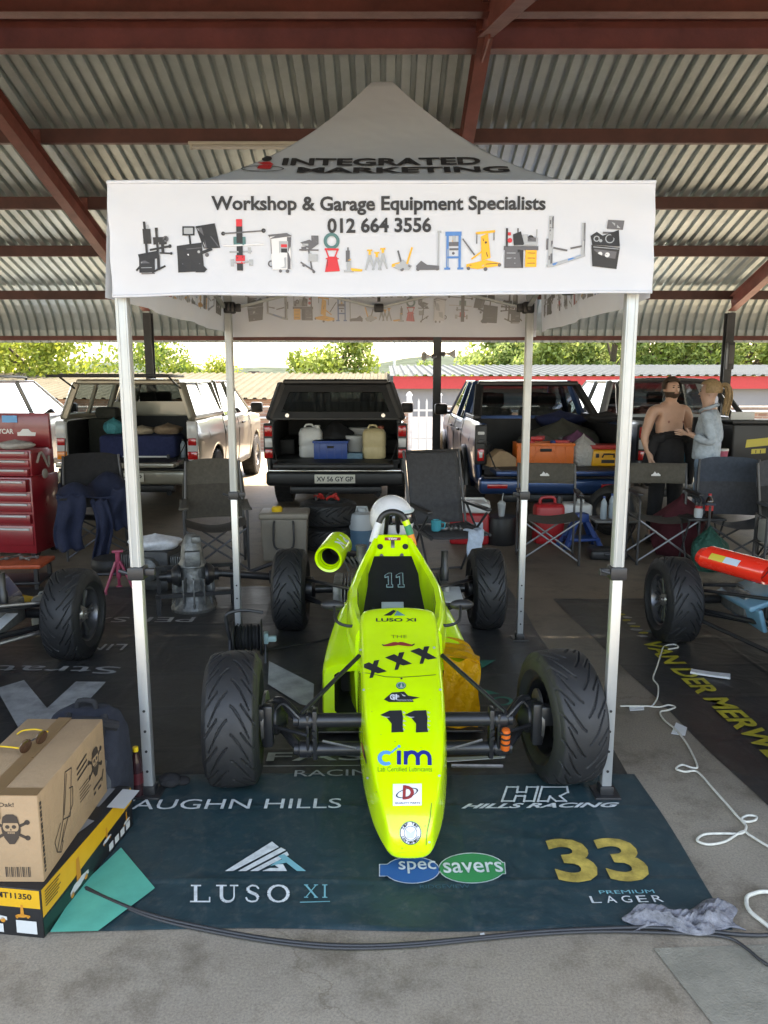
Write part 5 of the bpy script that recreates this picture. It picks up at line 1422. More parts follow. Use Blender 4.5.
def vehicle(label, loc, rz, pm, plate='', canopy=None, bar=None, wagon=False, trim=None, lamps='plain', gate=True, bumper=None, cat='pickup', name='pickup_truck', sidepaint=None, flare=False):
    t = thing(name, label, cat, loc, rz)
    trim = trim or pm
    hw = .925
    bl = 1.20
    rail = 1.24
    # sides with wheel arches
    pr = [(.04, .55)] + [(.70, .50)] + arc(1.15, .38, .45, 165, 15) + [(1.62, .36), (3.80, .36)] + arc(4.30, .38, .45, 165, 15) + [(5.10, .42), (5.20, .62), (5.18, .98), (5.0, 1.06), (4.15, 1.12), (4.0, bl)] + ([(.03, bl), (.0, .9)] if wagon else [(1.72, bl), (1.70, rail), (.03, rail), (.0, .9)])
    for sg in (-1, 1):
        ysmp = sorted(set([.0, .03, .12, .3, .5, .66] + [round(1.15 + .45 * math.cos(R(a)), 4) for a in range(0, 181, 12)] + [1.66, 1.70, 1.72, 2.0, 2.5, 3.0, 3.5, 3.8] + [round(4.30 + .45 * math.cos(R(a)), 4) for a in range(0, 181, 12)] + [4.8, 4.95, 5.08, 5.16, 5.2]))
        def zlo(y):
            for cy in (1.15, 4.30):
                if abs(y - cy) < .45: return .38 + math.sqrt(max(0, .45 ** 2 - (y - cy) ** 2))
            return .50 if y < .7 else (.36 if y < 4 else .44 + .5 * max(0, y - 5.0))
        def zhi(y):
            if y <= 1.701: return bl if wagon else rail
            if y <= 4.0: return bl
            return bl - .14 * (y - 4.0) ** 1.0 - (.25 * max(0, y - 5.0))
        def xo(y, z):
            x = hw - .075 * max(0, (z - .86) / .42) ** 2 - .05 * max(0, (.86 - z) / .5) ** 2 + .012 * math.exp(-((z - .98) / .03) ** 2)
            return x - .20 * max(0, (y - 4.6) / .6) ** 2 - .03 * max(0, (.12 - y) / .12) ** 2
        NZ = 12
        vs = []
        for y in ysmp:
            for k in range(NZ + 1):
                z = zlo(y) + (zhi(y) - zlo(y)) * k / NZ
                vs.append((sg * xo(y, z), y, z))
        fs = [[i * (NZ + 1) + k, (i + 1) * (NZ + 1) + k, (i + 1) * (NZ + 1) + k + 1, i * (NZ + 1) + k + 1][::sg] for i in range(len(ysmp) - 1) for k in range(NZ)]
        b = B(); b.add(vs, fs)
        o = b.build('body_side', sidepaint or pm, t, ang=40)
        sm = o.modifiers.new('skin', 'SOLIDIFY'); sm.thickness = .05; sm.offset = -1
        b = B()
        for yy in (1.68, 2.72, 3.72):
            for k in range(10): b.bar((sg * (xo(yy, .44 + k * .075) + .0), yy, .44 + k * .075), (sg * (xo(yy, .515 + k * .075) + .0), yy, .515 + k * .075), .010, .008)
        b.box((sg * (hw - .03), 2.6, .42), (.03, 2.1, .06)); b.build('door_seam', VBLK, o)
        for yy in (1.95, 3.0):
            b = B(); b.box((sg * (hw + .018), yy, 1.05), (.03, .2, .035), 0, .012); b.build('door_handle', CHROME if canopy == 'hatch' else VBLK, o)
        if flare:
            for cy in (1.15, 4.30):
                b = B(); pts = arc(cy, .38, .47, 178, 2, 18)
                b.tube([(sg * (hw + .01), y, z) for y, z in pts], .045, 8); b.build('wheel_arch', VBLK, o)
        for cy in (1.15, 4.30):
            road_wheel(t, (sg * (hw - .12), cy, .377), sg < 0)
    b = B(); b.box((0, 4.62, 1.05), (1.66, 1.14, .1), 0, .04); b.box((0, 5.12, .75), (1.66, .12, .55), 0, .04); b.build('bonnet', pm, t)
    b = B(); b.box((0, 2.6, .42), (1.66, 4.6, .1)); b.box((0, 4.35, .7), (1.5, 1.1, .5)); b.box((0, 3.95, .95), (1.66, .05, .42)); b.build('chassis', VBLK, t)
    # cab greenhouse: pillars, roof, glass
    rz_ = 1.74
    yr = .12 if wagon else 1.78; yrt = .38 if wagon else 1.98
    A = lambda s: (s * .84, 4.02, bl); At = lambda s: (s * .66, 3.18, rz_ - .02)
    Dd = lambda s: (s * .84, yr, bl); Dt = lambda s: (s * .67, yrt, rz_ - .02)
    b = B()
    for s in (-1, 1):
        b.bar(A(s), At(s), .07, .05, bev=.01); b.bar(Dd(s), Dt(s), .10, .07, bev=.01)
        b.bar((s * .845, 2.72, bl), (s * .675, 2.62, rz_ - .02), .05, .08, bev=.01); b.bar(At(s), Dt(s), .06, .05, bev=.01)
        if wagon: b.bar((s * .845, 1.55, bl), (s * .675, 1.5, rz_ - .02), .05, .09, bev=.01)
    if not wagon: b.box((0, 1.76, .98), (1.68, .06, .55), 0, .01)
    b.build('cab_frame', pm, t)
    def rf(u, v):
        x = -.69 + 1.38 * u; y = yrt - .06 + (3.26 - yrt + .06) * v
        return (x, y, rz_ + .035 * (1 - (2 * u - 1) ** 4) * (1 - .5 * abs(2 * v - 1) ** 4) - .02)
    b = B(); b.grid(rf, 12, 14); b.grid(lambda u, v: Vector(rf(u, 1 - v)) - Vector((0, 0, .03)), 12, 14); b.build('cab_roof', pm, t, ang=60)
    g = B(); g.poly([A(-1), A(1), At(1), At(-1)]); g.build('windscreen', GLASS, t, smooth=False)
    g = B(); g.poly([Dd(1), Dd(-1), Dt(-1), Dt(1)]); g.build('rear_window', TINT, t, smooth=False)
    for s in (-1, 1):
        segs = [((4.0, 3.16), (2.76, 2.66)), ((2.68, 2.58), (1.86, 2.04) if not wagon else (1.60, 1.56))]
        if wagon: segs.append(((1.5, 1.46), (.22, .46)))
        for (a0_, a1_), (b0_, b1_) in segs:
            g = B(); g.poly([(s * .848, a0_, bl + .01), (s * .848, b0_, bl + .01), (s * .685, b1_, rz_ - .03), (s * .685, a1_, rz_ - .03)][::s]); g.build('side_window', GLASS, t, smooth=False)
    for sx in (-.38, .38):
        for yy in (3.0, 2.15):
            b = B(); b.box((sx, yy, 1.02), (.5, .14, .62), 0, .05, rx=.12); b.box((sx, yy - .06, 1.46), (.26, .1, .2), 0, .04); b.build('seat', SEATM, t)
    for s in (-1, 1):
        b = B(); b.box((s * 1.04, 3.72, 1.27), (.22, .10, .19), 0, .04); b.bar((s * .88, 3.78, 1.2), (s * .98, 3.74, 1.22), .05, .04); b.build('side_mirror', VBLK, t)
    # load bed
    if not wagon:
        b = B(); b.box((0, .86, .70), (1.67, 1.72, .05)); b.box((0, 1.70, .96), (1.67, .04, .5))
        for s in (-1, 1):
            b.box((s * .825, .86, .96), (.02, 1.68, .5)); b.box((s * .72, 1.15, .83), (.22, .9, .22), 0, .03)
        b.box((0, -.0, .62), (1.62, .05, .14)); b.build('load_bed', BEDM, t)
    else:
        b = B(); b.box((0, .9, .70), (1.67, 1.7, .05)); b.build('load_bed', BEDM, t)
    if gate and not wagon:
        b = B(); b.box((0, -.27, .69), (1.5, .52, .06), 0, .015); b.box((0, -.27, .723), (1.36, .42, .01), 1)
        b.tube([(-.72, -.30, .72), (-.83, .02, 1.05)], .008, 6, 1); b.tube([(.72, -.30, .72), (.83, .02, 1.05)], .008, 6, 1)
        b.build('tailgate', [trim, BEDM], t)
    for s in (-1, 1):
        b = B()
        x = s * .865
        if lamps == 'upright':
            b.box((x, -.005, .97), (.13, .07, .46), 3, .02); b.box((x, -.03, 1.10), (.10, .04, .14), 0, .01); b.box((x, -.03, .95), (.10, .04, .12), 2, .01); b.box((x, -.03, .81), (.10, .04, .12), 0, .01)
        elif lamps == 'smoked':
            b.box((x, -.005, .98), (.14, .07, .48), 3, .02); b.box((x, -.035, .86), (.08, .03, .15), 0, .01); b.box((x, -.035, .86), (.04, .035, .07), 2, .005); b.box((x, -.035, 1.12), (.08, .03, .04), 2, .01); b.box((x, -.035, 1.02), (.09, .03, .06), 3, .01)
        else:
            b.box((x, -.01, .96), (.14, .07, .52), 2, .02); b.box((x, -.025, 1.08), (.12, .05, .24), 0 if False else 2, .015); b.box((x, -.03, .77), (.13, .05, .11), 1 if s < 0 else 0, .012); b.box((x, -.03, .95), (.11, .05, .10), 0, .012)
        b.build('tail_lamp', [LRED, LORG, LWHT, VBLK], t)
    b = B(); b.box((0, -.10, .50), (1.78, .2, .2), 0, .05, 3); b.box((0, -.12, .605), (1.7, .22, .03), 1, .01)
    b.build('rear_bumper', [bumper or VBLK, CHROME if canopy == 'hatch' else VBLK], t)
    if bumper is not None and lamps == 'smoked':
        b = B()
        for s in (-1, 1): b.box((s * .68, -.205, .5), (.24, .02, .05), 0, .006)
        b.build('bumper_reflector', LRED, t)
    b = B(); b.tube([(.5, .1, .3), (.55, -.1, .28)], .035, 10); b.box((0, .0, .33), (1.2, .1, .1), 0, .02); b.build('tow_beam', VBLK, t)
    if plate:
        b = B(); b.box((0, 0, 0), (.52, .012, .115), 0, .004); b.text(plate, -.235, -.032, .47, .064, 1, Mx((0, -.0075, 0), rx=PI / 2), .02)
        b.build('number_plate', [mat('plate_cream', (.62, .60, .52), .5), mat('plate_ink', (.02, .02, .025), .5)], t, loc=(0, -.215, .50))
    # canopy over the bed
    if canopy:
        cm = trim
        cz = 1.755
        b = B()
        for s in (-1, 1):
            b.bar((s * .86, .06, rail), (s * .70, .16, cz - .04), .11, .09, bev=.02); b.bar((s * .86, 1.66, rail), (s * .70, 1.66, cz - .04), .09, .08, bev=.02)
            b.bar((s * .86, .04, rail + .03), (s * .86, 1.7, rail + .03), .07, .07, bev=.015); b.bar((s * .86, .86, rail), (s * .70, .88, cz - .04), .07, .05, bev=.01)
        b.box((0, 1.66, 1.33), (1.66, .04, .2)); b.bar((-.86, .05, rail + .02), (.86, .05, rail + .02), .05, .05, bev=.01) if canopy == 'hatch' else None
        b.bar((-.68, .14, cz - .03), (.68, .14, cz - .03), .09, .07, bev=.02)
        b.build('canopy_frame', cm, t)
        def cf(u, v):
            x = -.735 + 1.47 * u; y = .10 + 1.64 * v
            return (x, y, cz + .045 * (1 - (2 * u - 1) ** 4) * (1 - .4 * abs(2 * v - 1) ** 6) - .035)
        b = B(); b.grid(cf, 14, 12); b.grid(lambda u, v: Vector(cf(u, 1 - v)) - Vector((0, 0, .03)), 14, 12)
        for q in (-.42, .0, .42): b.tube([cf(.5 + q, .03), cf(.5 + q, .97)], .016, 6)
        b.build('canopy_roof', cm, t, ang=60)
        for s in (-1, 1):
            for y0, y1 in ((.14, .83), (.90, 1.62)):
                g = B(); g.poly([(s * .868, y1, rail + .06), (s * .868, y0, rail + .06), (s * .715, y0 + .08, cz - .06), (s * .715, y1, cz - .06)][::s]); g.build('canopy_window', GLASS, t, smooth=False)
        if canopy == 'hatch':
            def rp(x, k): return (x, .02 + .12 * k, rail + .02 + (cz - .06 - rail) * k)
            h = B(); o_ = [rp(-.87, 0), rp(.87, 0), rp(.69, 1), rp(-.69, 1)]; i_ = [rp(-.70, .18), rp(.70, .18), rp(.60, .74), rp(-.60, .74)]
            h.add(o_ + i_, [[0, 1, 5, 4], [1, 2, 6, 5], [2, 3, 7, 6], [3, 0, 4, 7]]); h.add([(p[0], p[1] + .05, p[2]) for p in o_ + i_], [[4, 5, 1, 0], [5, 6, 2, 1], [6, 7, 3, 2], [7, 4, 0, 3]])
            h.add(o_ + [(p[0], p[1] + .05, p[2]) for p in o_], [[1, 0, 4, 5], [2, 1, 5, 6], [3, 2, 6, 7], [0, 3, 7, 4]])
            ht = h.build('canopy_hatch', cm, t, smooth=False)
            g = B(); g.poly([(p[0], p[1] + .02, p[2]) for p in i_]); g.build('hatch_window', TINT, ht, smooth=False)
            for s in (-1, 1):
                k = B(); k.lathe([(.03, 0), (.025, .02)], 12, M=Mx((s * .62, .005, 1.30), rx=PI / 2)); k.build('hatch_lock', CHROME, ht)
        else:
            h = B(); h.box((0, -.24, cz + .045), (1.52, .72, .035), 0, .012); h.box((0, -.24, cz + .067), (1.3, .5, .008), 0)
            ht = h.build('canopy_hatch', VBLK, t)
            k = B(); k.tube([(-.70, .12, cz - .12), (-.69, -.35, cz + .03)], .012, 6); k.tube([(.70, .12, cz - .12), (.69, -.35, cz + .03)], .012, 6); k.build('gas_strut', VBLK, ht)
    if bar == 'sport':
        b = B()
        for s in (-1, 1): b.bar((s * .80, .95, rail), (s * .68, 1.62, rz_ - .06), .12, .07, bev=.02); b.bar((s * .82, .8, rail + .03), (s * .82, 1.7, rail + .03), .08, .05, bev=.01)
        b.bar((-.70, 1.62, rz_ - .04), (.70, 1.62, rz_ - .04), .12, .07, bev=.02); b.build('sports_bar', VBLK, t)
    if bar == 'tube':
        b = B()
        for q in (0, .16):
            b.tube([(-.80, .75 + q * 2.2, rail), (-.72, 1.25 + q * 1.2, rz_ - .15), (-.60, 1.5 + q, rz_ - .02), (0, 1.52 + q, rz_ + .01), (.60, 1.5 + q, rz_ - .02), (.72, 1.25 + q * 1.2, rz_ - .15), (.80, .75 + q * 2.2, rail)], .035, 10, k=5)
        b.build('roll_bar', mat('satin_roll_bar', (.10, .10, .105), .3, metal=.5), t)
    return t
SILV = paint('champagne_silver_paint', (.30, .28, .225))
GREY = paint('grey_silver_paint', (.22, .24, .25))
GUN = paint('gunmetal_paint', (.10, .105, .105))
BLUE = paint('navy_blue_paint', (.018, .055, .16), .5)
WHITE = paint('pale_silver_paint', (.34, .36, .37))
v1 = vehicle('silver estate car at the far left, parked behind the red tool chest', (-6.55, 9.6, 0), R(-2), GREY, wagon=True, cat='car', name='estate_car')
b = B()
for s in (-1, 1):
    b.tube([(s * .6, .7, 1.74), (s * .6, .9, 1.80), (s * .6, 2.9, 1.80), (s * .6, 3.1, 1.74)], .018, 8, k=3)
b.build('roof_rail', VBLK, v1)
b = B(); b.tube([(-.35, 2.2, 1.74), (-.36, 1.6, 2.1)], .004, 5); b.build('aerial', VBLK, v1)
v2 = vehicle('champagne silver pickup with its canopy hatch lifted open, second vehicle from the left', (-3.38, 10.1, 0), R(-1.0), SILV, 'ZWW 482 GP', canopy='open', lamps='plain', bumper=SILV)
v3 = vehicle('dark grey pickup with a closed black canopy hatch behind the racing car', (-.63, 9.95, 0), 0, GUN, 'XV 56 GY GP', canopy='hatch', lamps='upright', trim=VBLK, sidepaint=GUN)
v4 = vehicle('navy blue pickup with an open loaded bed and black sports bar', (2.03, 9.25, 0), R(.5), BLUE, '', bar='sport', lamps='smoked', bumper=BLUE, flare=True)
v5 = vehicle('pale silver pickup with a tubular roll bar behind the two people at right', (4.12, 9.7, 0), R(1.5), WHITE, '', bar='tube', lamps='upright', bumper=CHROME, gate=True, trim=WHITE)
b = B(); b.tube([(-.25, 2.3, 1.74), (-.25, 2.2, 2.0)], .006, 5); b.build('aerial', VBLK, v5)
# ------------------------------------------------------------------ neighbouring racing cars (same make of chassis, other paint)
bpy.context.view_layer.update()
LBLUE = mat('light_blue_paint', (.12, .27, .36), .35, var=.15, scale=6, coat=.3)
REDP = mat('fluorescent_red_paint', (.80, .03, .015), .25, coat=.6, var=.05)
NAVY = mat('navy_car_paint', (.015, .02, .09), .3, coat=.4, var=.15)
SKIP = ('seat', 'steering_wheel', 'seat_belt', 'damper_reservoir')
def sister(label, loc, rz, main, second, rim):
    t = thing('racing_car', label, 'racing car', loc, rz)
    for ch in car.children:
        base = ch.name.split('.')[0]
        if base in SKIP: continue
        c = ch.copy(); COL.objects.link(c); c.parent = t
        if base == 'wheel':
            c.data = RIMS[rim]
            for g in ch.children:
                k = g.copy(); COL.objects.link(k); k.parent = c
            continue
        c.data = ch.data.copy()
        p = second if base in ('side_pod', 'cockpit_side') else main
        for i, m in enumerate(c.data.materials):
            if m == YEL: c.data.materials[i] = p
    return t
rc = sister('red and pale blue racing car at the right edge, rear wheel and intake showing', (2.65, 3.93, 0), 0, REDP, LBLUE, 'mesh')
lc = sister('navy blue racing car at the left edge, mostly out of view behind its rear wheel', (-2.645, 3.61, 0), 0, NAVY, NAVY, 'five')
for ch in rc.children:
    if ch.name.startswith('air_intake'):
        ch.matrix_basis = Matrix.Translation((-.345, .60, .60)) @ Matrix.Rotation(R(44), 4, 'Z') @ Matrix.Scale(1.5, 4, (0, 1, 0)) @ Matrix.Scale(.8, 4, (1, 0, 0)) @ Matrix.Scale(.8, 4, (0, 0, 1)) @ Matrix.Translation((.405, -.67, -.61))
b = B(); b.box((-.30, .80, .40), (.26, .50, .035), 0, .012, 3, rx=-.05, ry=-.35); b.box((-.36, .78, .31), (.03, .55, .15), 0, .012, 3, ry=-.3); b.build('rear_cowl', LBLUE, rc)
b = B(); b.tube([(-.68, .95, .24), (-.35, .35, .16), (.0, -.1, .12)], .014, 8); b.tube([(-.68, 1.05, .40), (-.4, .8, .46)], .012, 8); b.build('radius_rod', STEELK, rc)
b = B(); b.loft([[(x, y, z) for x, z in ((-.2, .18), (.24, .18), (.26, .36), (.16, .50), (-.16, .50), (-.26, .36))] for y in (.75, 1.3)]); b.build('engine_cover', NAVY, lc, bevel=.03)
b = B(); b.tube([(.2, .5, .48), (.66, .98, .40)], .012, 8); b.tube([(.2, .45, .22), (.66, 1.0, .24)], .014, 8); b.build('radius_rod', RAWST, lc)
M_r = [c for c in rc.children if c.name.startswith('air_intake')][0]
b = B()
for i in range(10):
    z0, z1 = -.20 + .013 * i, -.20 + .013 * (i + 1)
    for k in range(6):
        a0_, a1_ = 2.45 + .09 * k, 2.45 + .09 * (k + 1)
        b.poly([M_ @ Vector((.0965 * math.cos(a), .0965 * math.sin(a), z)) for a, z in ((a0_, z0), (a1_, z0), (a1_, z1), (a0_, z1))], 0 if i < 5 else 1)
b.build('sticker', [mat('sticker_yellow', (.55, .45, .05), .4), mat('sticker_pale_blue', (.45, .55, .65), .4)], M_r, smooth=False)

# ------------------------------------------------------------------ helmet
hx = at(394, 518, 4.93)
t = thing('racing_helmet', 'white full-face racing helmet resting behind the roll hoop of the yellow-green car', 'helmet', (hx.x - .015, 4.95, .72), R(48))
def hp_(a, e, k=1.0):         # a: azimuth from face (-Y), e: elevation
    r = .145 * k
    x = r * .90 * math.cos(e) * math.sin(a); y = -r * 1.08 * math.cos(e) * math.cos(a); z = r * 1.05 * math.sin(e)
    if e < 0: y *= 1 + .10 * min(1, -e) ; x *= 1 - .10 * min(1, -e)
    return Vector((x, y, z + .135))
b = B(); vs_ = B()
na, ne = 48, 26
for i in range(na):
    for j in range(ne):
        a0, a1 = -PI + 2 * PI * i / na, -PI + 2 * PI * (i + 1) / na
        e0, e1 = -1.05 + (PI / 2 + 1.05) * j / ne, -1.05 + (PI / 2 + 1.05) * (j + 1) / ne
        am, em = (a0 + a1) / 2, (e0 + e1) / 2
        q = [(a0, e0), (a1, e0), (a1, e1), (a0, e1)]
        if abs(am) < 1.15 and -.18 < em < .38: vs_.add([hp_(*p, .985) for p in q], [[0, 1, 2, 3]])
        else: b.add([hp_(*p) for p in q], [[0, 1, 2, 3]])
b.tube([hp_(-PI + 2 * PI * i / 48, -1.05) for i in range(48)], .012, 8, 1, closed=True)
for s in (-1, 1): b.lathe([(.022, 0), (.022, .01), (.015, .014)], 16, 0, Mx(hp_(s * 1.32, .1), ry=s * PI / 2))
b.poly([hp_(x, e, 1.01) for x, e in ((1.25, -.75), (2.1, -.75), (2.1, -.66), (1.25, -.66))], 1)
for (a, e) in ((.7, -.45), (2.2, .5), (1.6, .7)): b.ball(hp_(a, e, 1.0), .008, 1, 8)
hm = b.build('shell', [mat('helmet_white', (.72, .73, .74), .25, coat=.5, var=.04), BLKP], t, ang=60)
bmm = bmesh.new(); bmm.from_mesh(hm.data); bmesh.ops.remove_doubles(bmm, verts=bmm.verts, dist=1e-5); bmm.to_mesh(hm.data); bmm.free()
v_ = vs_.build('visor', mat('dark_visor', (.012, .013, .015), .06, coat=.6), t, ang=60)
b = B(); b.tube([hp_(-1.12 + 2.24 * i / 20, .40, 1.01) for i in range(21)], .012, 6); b.build('visor_strip', mat('pale_visor_strip', (.55, .66, .68), .3), v_)

# ------------------------------------------------------------------ folding chairs
FRM = mat('chair_frame_steel', (.06, .06, .062), .4, metal=.4)
def fabric(name, c): return mat(name, c, .9, var=.18, scale=30, bump=.2, bscale=300)
def director(label, loc, rz, fab, mark=False, w_=.56, group=None):
    t = thing('folding_chair', label, 'chair', loc, rz, group)
    hw, hd = w_ / 2, .22
    for s in (-1, 1):
        b = B(); x = s * hw
        b.tube([(x, -hd, 0), (x, -hd, .62), (x, -hd + .05, .66), (x, hd - .02, .66)], .012, 8); b.tube([(x, hd, 0), (x, hd, .66), (x, hd + .07, .93)], .012, 8); b.tube([(x, -hd, .02), (x, hd, .02)], .011, 8)
        b.build('side_frame', FRM, t)
        b = B(); b.box((x, -.02, .68), (.05, .42, .025), 0, .01); b.build('armrest', BLKP, t)
    b = B()
    for yy in (-hd, hd):
        b.tube([(-hw, yy, .04), (hw, yy, .44)], .010, 8); b.tube([(hw, yy + .012, .04), (-hw, yy + .012, .44)], .010, 8)
    b.build('cross_brace', mat('grey_chair_tube', (.2, .2, .2), .4, metal=.5), t)
    b = B(); b.grid(lambda u, v: (-hw + w_ * u, -hd - .01 + .46 * v, .45 - .045 * math.sin(PI * u)), 16, 6); b.build('seat', fab, t)
    b = B(); b.grid(lambda u, v: (-hw + w_ * u, hd + .02 + .035 * v + .03 * math.sin(PI * u), .73 + .20 * v), 16, 4); bk_ = b.build('backrest', fab, t)
    bk_.modifiers.new('thick', 'SOLIDIFY').thickness = .01
    if mark:
        b = B(); M1 = Mx((-.02, hd + .0, .82), rx=PI / 2)
        b.poly([(-.045, -.015), (.045, -.015), (.045, -.004), (.02, .018), (.008, .006), (-.012, .03), (-.03, .004), (-.045, -.002)], 0, M1 @ Mx((0, 0, -.025)))
        b.build('printed_mark', mat('print_white', (.6, .6, .6), .6), bk_, smooth=False)
    return t
def armchair(label, loc, rz, fab, fab2, w_=.60):
    t = thing('camping_chair', label, 'chair', loc, rz)
    hw = w_ / 2
    b = B()
    for s in (-1, 1):
        b.tube([(s * hw, -.25, 0), (s * hw, -.27, .60)], .012, 8); b.tube([(s * hw, .25, 0), (s * hw * .98, .22, .5), (s * hw * .9, .32, .98)], .012, 8)
        b.tube([(s * hw, -.25, .03), (s * hw, .25, .45)], .010, 8); b.tube([(s * hw, .25, .03), (s * hw, -.25, .45)], .010, 8)
    b.tube([(-hw, -.25, .03), (hw, -.25, .42)], .010, 8); b.tube([(hw, -.26, .03), (-hw, -.26, .42)], .010, 8); b.tube([(-hw, .25, .03), (hw, .25, .42)], .010, 8); b.tube([(hw, .26, .03), (-hw, .26, .42)], .010, 8)
    b.build('frame', FRM, t)
    b = B(); b.grid(lambda u, v: (-hw + w_ * u, -.28 + .5 * v, .44 - .07 * math.sin(PI * u) + .02 * (1 - v)), 16, 8); b.build('seat', fab, t)
    def bkf(u, v):
        q = hw * (1 - .12 * v) + .03 * math.sin(PI * v)
        return (-q + 2 * q * u, .22 + .11 * v + .05 * math.sin(PI * u), .44 + .56 * v - (.03 * (2 * u - 1) ** 4 if v > .9 else 0))
    b = B(); b.grid(bkf, 18, 14)
    b.mi = [0 if (f[0] % 15) < 8 else 1 for f in b.f]
    b.build('backrest', [fab, fab2], t)
    for s in (-1, 1):
        b = B(); b.grid(lambda u, v: (s * hw + s * .04 * (2 * u - 1), -.30 + .54 * v, .61 - .02 * math.sin(PI * v)), 3, 8); o = b.build('armrest', fab2, t); o.modifiers.new('thick', 'SOLIDIFY').thickness = .02
    return t
F_OL = fabric('taupe_canvas', (.075, .068, .055)); F_BR = fabric('brown_canvas', (.05, .043, .034)); F_BG = fabric('slate_blue_canvas', (.045, .058, .08)); F_GR = fabric('slate_grey_mesh', (.05, .052, .06)); F_BK = fabric('black_canvas', (.014, .014, .016))
director('taupe folding chair with pale mountain mark, in front of the blue pickup', (1.60, 7.35, 0), R(-6), F_OL, True)
director('taupe folding chair right of the front tent leg, in front of the shirtless man', (2.72, 7.35, 0), R(-4), F_OL, True)
armchair('slate blue high-backed camping chair in front of the woman at right', (3.36, 7.2, 0), R(-8), F_GR, F_BG, .62)
ch5 = armchair('black camping chair at the right edge beside the slate blue chair', (3.86, 6.95, 0), R(20), F_BK, F_GR, .56)
armchair('dark brown camping chair behind the back left tent leg', (-1.58, 7.05, 0), R(14), F_BR, F_OL, .56)
armchair('black camping chair with navy overalls thrown over it beside the tool chest', (-2.92, 7.65, 0), R(24), F_BK, F_BK, .6)
# overalls thrown over the chair
def cloth_drop(x0, x1, ytop, zt, zb, seed, yb=0):
    rnd = random.Random(seed); ph = rnd.uniform(0, 6)
    def fn(u, v):
        x = x0 + (x1 - x0) * u; 
        return (x + .03 * math.sin(v * 5 + ph), ytop + yb * v + .03 * math.sin(u * 11 + ph) * (.3 + v) + .02 * math.sin(v * 9 + u * 4), zt + (zb - zt) * v + .015 * math.sin(u * 14 + ph))
    return fn
b = B(); b.grid(cloth_drop(-.36, -.10, -.32, .66, .12, 1), 12, 18); b.grid(cloth_drop(-.02, .14, -.33, .60, .02, 2, -.08), 10, 18); b.grid(cloth_drop(.14, .38, -.30, .70, .30, 3), 12, 14); b.grid(lambda u, v: (-.34 + .70 * u, -.31 + .46 * v, .63 + .10 * math.sin(u * 7) * math.sin(v * 5) + .10 * v), 20, 12)
o = single(b, 'overalls', fabric('navy_cotton', (.007, .012, .036)), 'navy blue overalls draped over a camping chair beside the red tool chest', 'overalls', (-2.92, 7.65, 0), R(18), ang=70)
o.modifiers.new('thick', 'SOLIDIFY').thickness = .012
# recliner
t = thing('reclining_chair', 'dark grey reclining garden chair standing behind the right rear wheel of the yellow-green car', 'chair', (.56, 6.62, 0), R(18))
F_RC = fabric('grey_textilene', (.045, .046, .05))
b = B(); b.grid(lambda u, v: (-.25 + .5 * u - .0 * v, .22 + .18 * v + .02 * math.sin(PI * u), .47 + .64 * v), 10, 14); o = b.build('backrest', F_RC, t); o.modifiers.new('thick', 'SOLIDIFY').thickness = .012
b = B(); b.grid(lambda u, v: (-.25 + .5 * u, -.30 + .52 * v, .45 + .02 * v - .015 * math.sin(PI * u)), 10, 8); o = b.build('seat', F_RC, t); o.modifiers.new('thick', 'SOLIDIFY').thickness = .012
for s in (-1, 1):
    b = B(); x = s * .27
    b.tube([(x, -.30, .44), (x, .22, .47), (x, .41, 1.12)], .013, 8); b.tube([(x, -.22, .62), (x, -.02, .45), (x, .30, .0)], .011, 8); b.tube([(x, .20, .64), (x, -.05, .42), (x, -.34, .0)], .011, 8)
    b.build('side_frame', FRM, t)
    b = B(); b.box((x, -.02, .655), (.055, .50, .028), 0, .012); b.tube([(x, .22, .64), (x, .30, .66)], .01); b.build('armrest', BLKP, t)
b = B(); b.tube([(-.27, -.33, .02), (.27, -.33, .02)], .011); b.tube([(-.27, .30, .02), (.27, .30, .02)], .011); b.tube([(-.25, .40, 1.11), (.25, .40, 1.11)], .013); b.build('cross_tube', FRM, t)
PW = mat('white_plastic', (.62, .63, .62), .45, var=.06)
def bottle(label, loc, r, h, body, cap, cat='bottle', liquid=None, group=None):
    t = thing('bottle', label, cat, loc, 0, group)
    b = B(); b.lathe([(r * .9, 0), (r, h * .04), (r, h * .5), (r * .92, h * .55), (r, h * .62), (r * .9, h * .74), (r * .4, h * .88), (r * .38, h * .93)], 20); b.build('bottle_body', body, t)
    b = B(); b.lathe([(r * .45, h * .92), (r * .45, h), (r * .4, h * 1.005)], 14); b.build('cap', cap, t)
    return t
b = B(); b.lathe([(.03, 0), (.042, .01), (.045, .05), (.045, .10), (.03, .10), (.025, .02)], 20); b.tube([(.045, 0, .08), (.075, 0, .07), (.07, 0, .03), (.043, 0, .025)], .007, 6, k=3)
single(b, 'mug', mat('teal_enamel', (.03, .28, .34), .25, coat=.5), 'teal mug standing on the seat of the dark grey recliner', 'mug', (.45, 6.50, .46))
b = B(); b.grid(lambda u, v: (.06 + .14 * u + .02 * math.sin(v * 7), -.20 - .12 * min(1, v * 2), .475 + .01 * math.sin(u * 9) - max(0, v - .35) * .42), 8, 18)
o = single(b, 'towel', fabric('pale_blue_towel', (.42, .50, .60)), 'pale blue cloth hanging over the front edge of the dark grey recliner', 'cloth', (.56, 6.62, .0), R(18), ang=70); o.modifiers.new('thick', 'SOLIDIFY').thickness = .01
for i in range(5):
    b = B(); b.box((0, 0, .012), (.05, .03, .024), 0, .006); b.lathe([(.01, .024), (.008, .04)], 8, 1)
    single(b, 'socket', [RAWST, BLKP], 'small loose metal socket lying on the grey recliner seat', 'tool', (.52 + i * .035, 6.52 + .03 * (i % 2), .465), i * .5, 'loose sockets on the recliner seat')

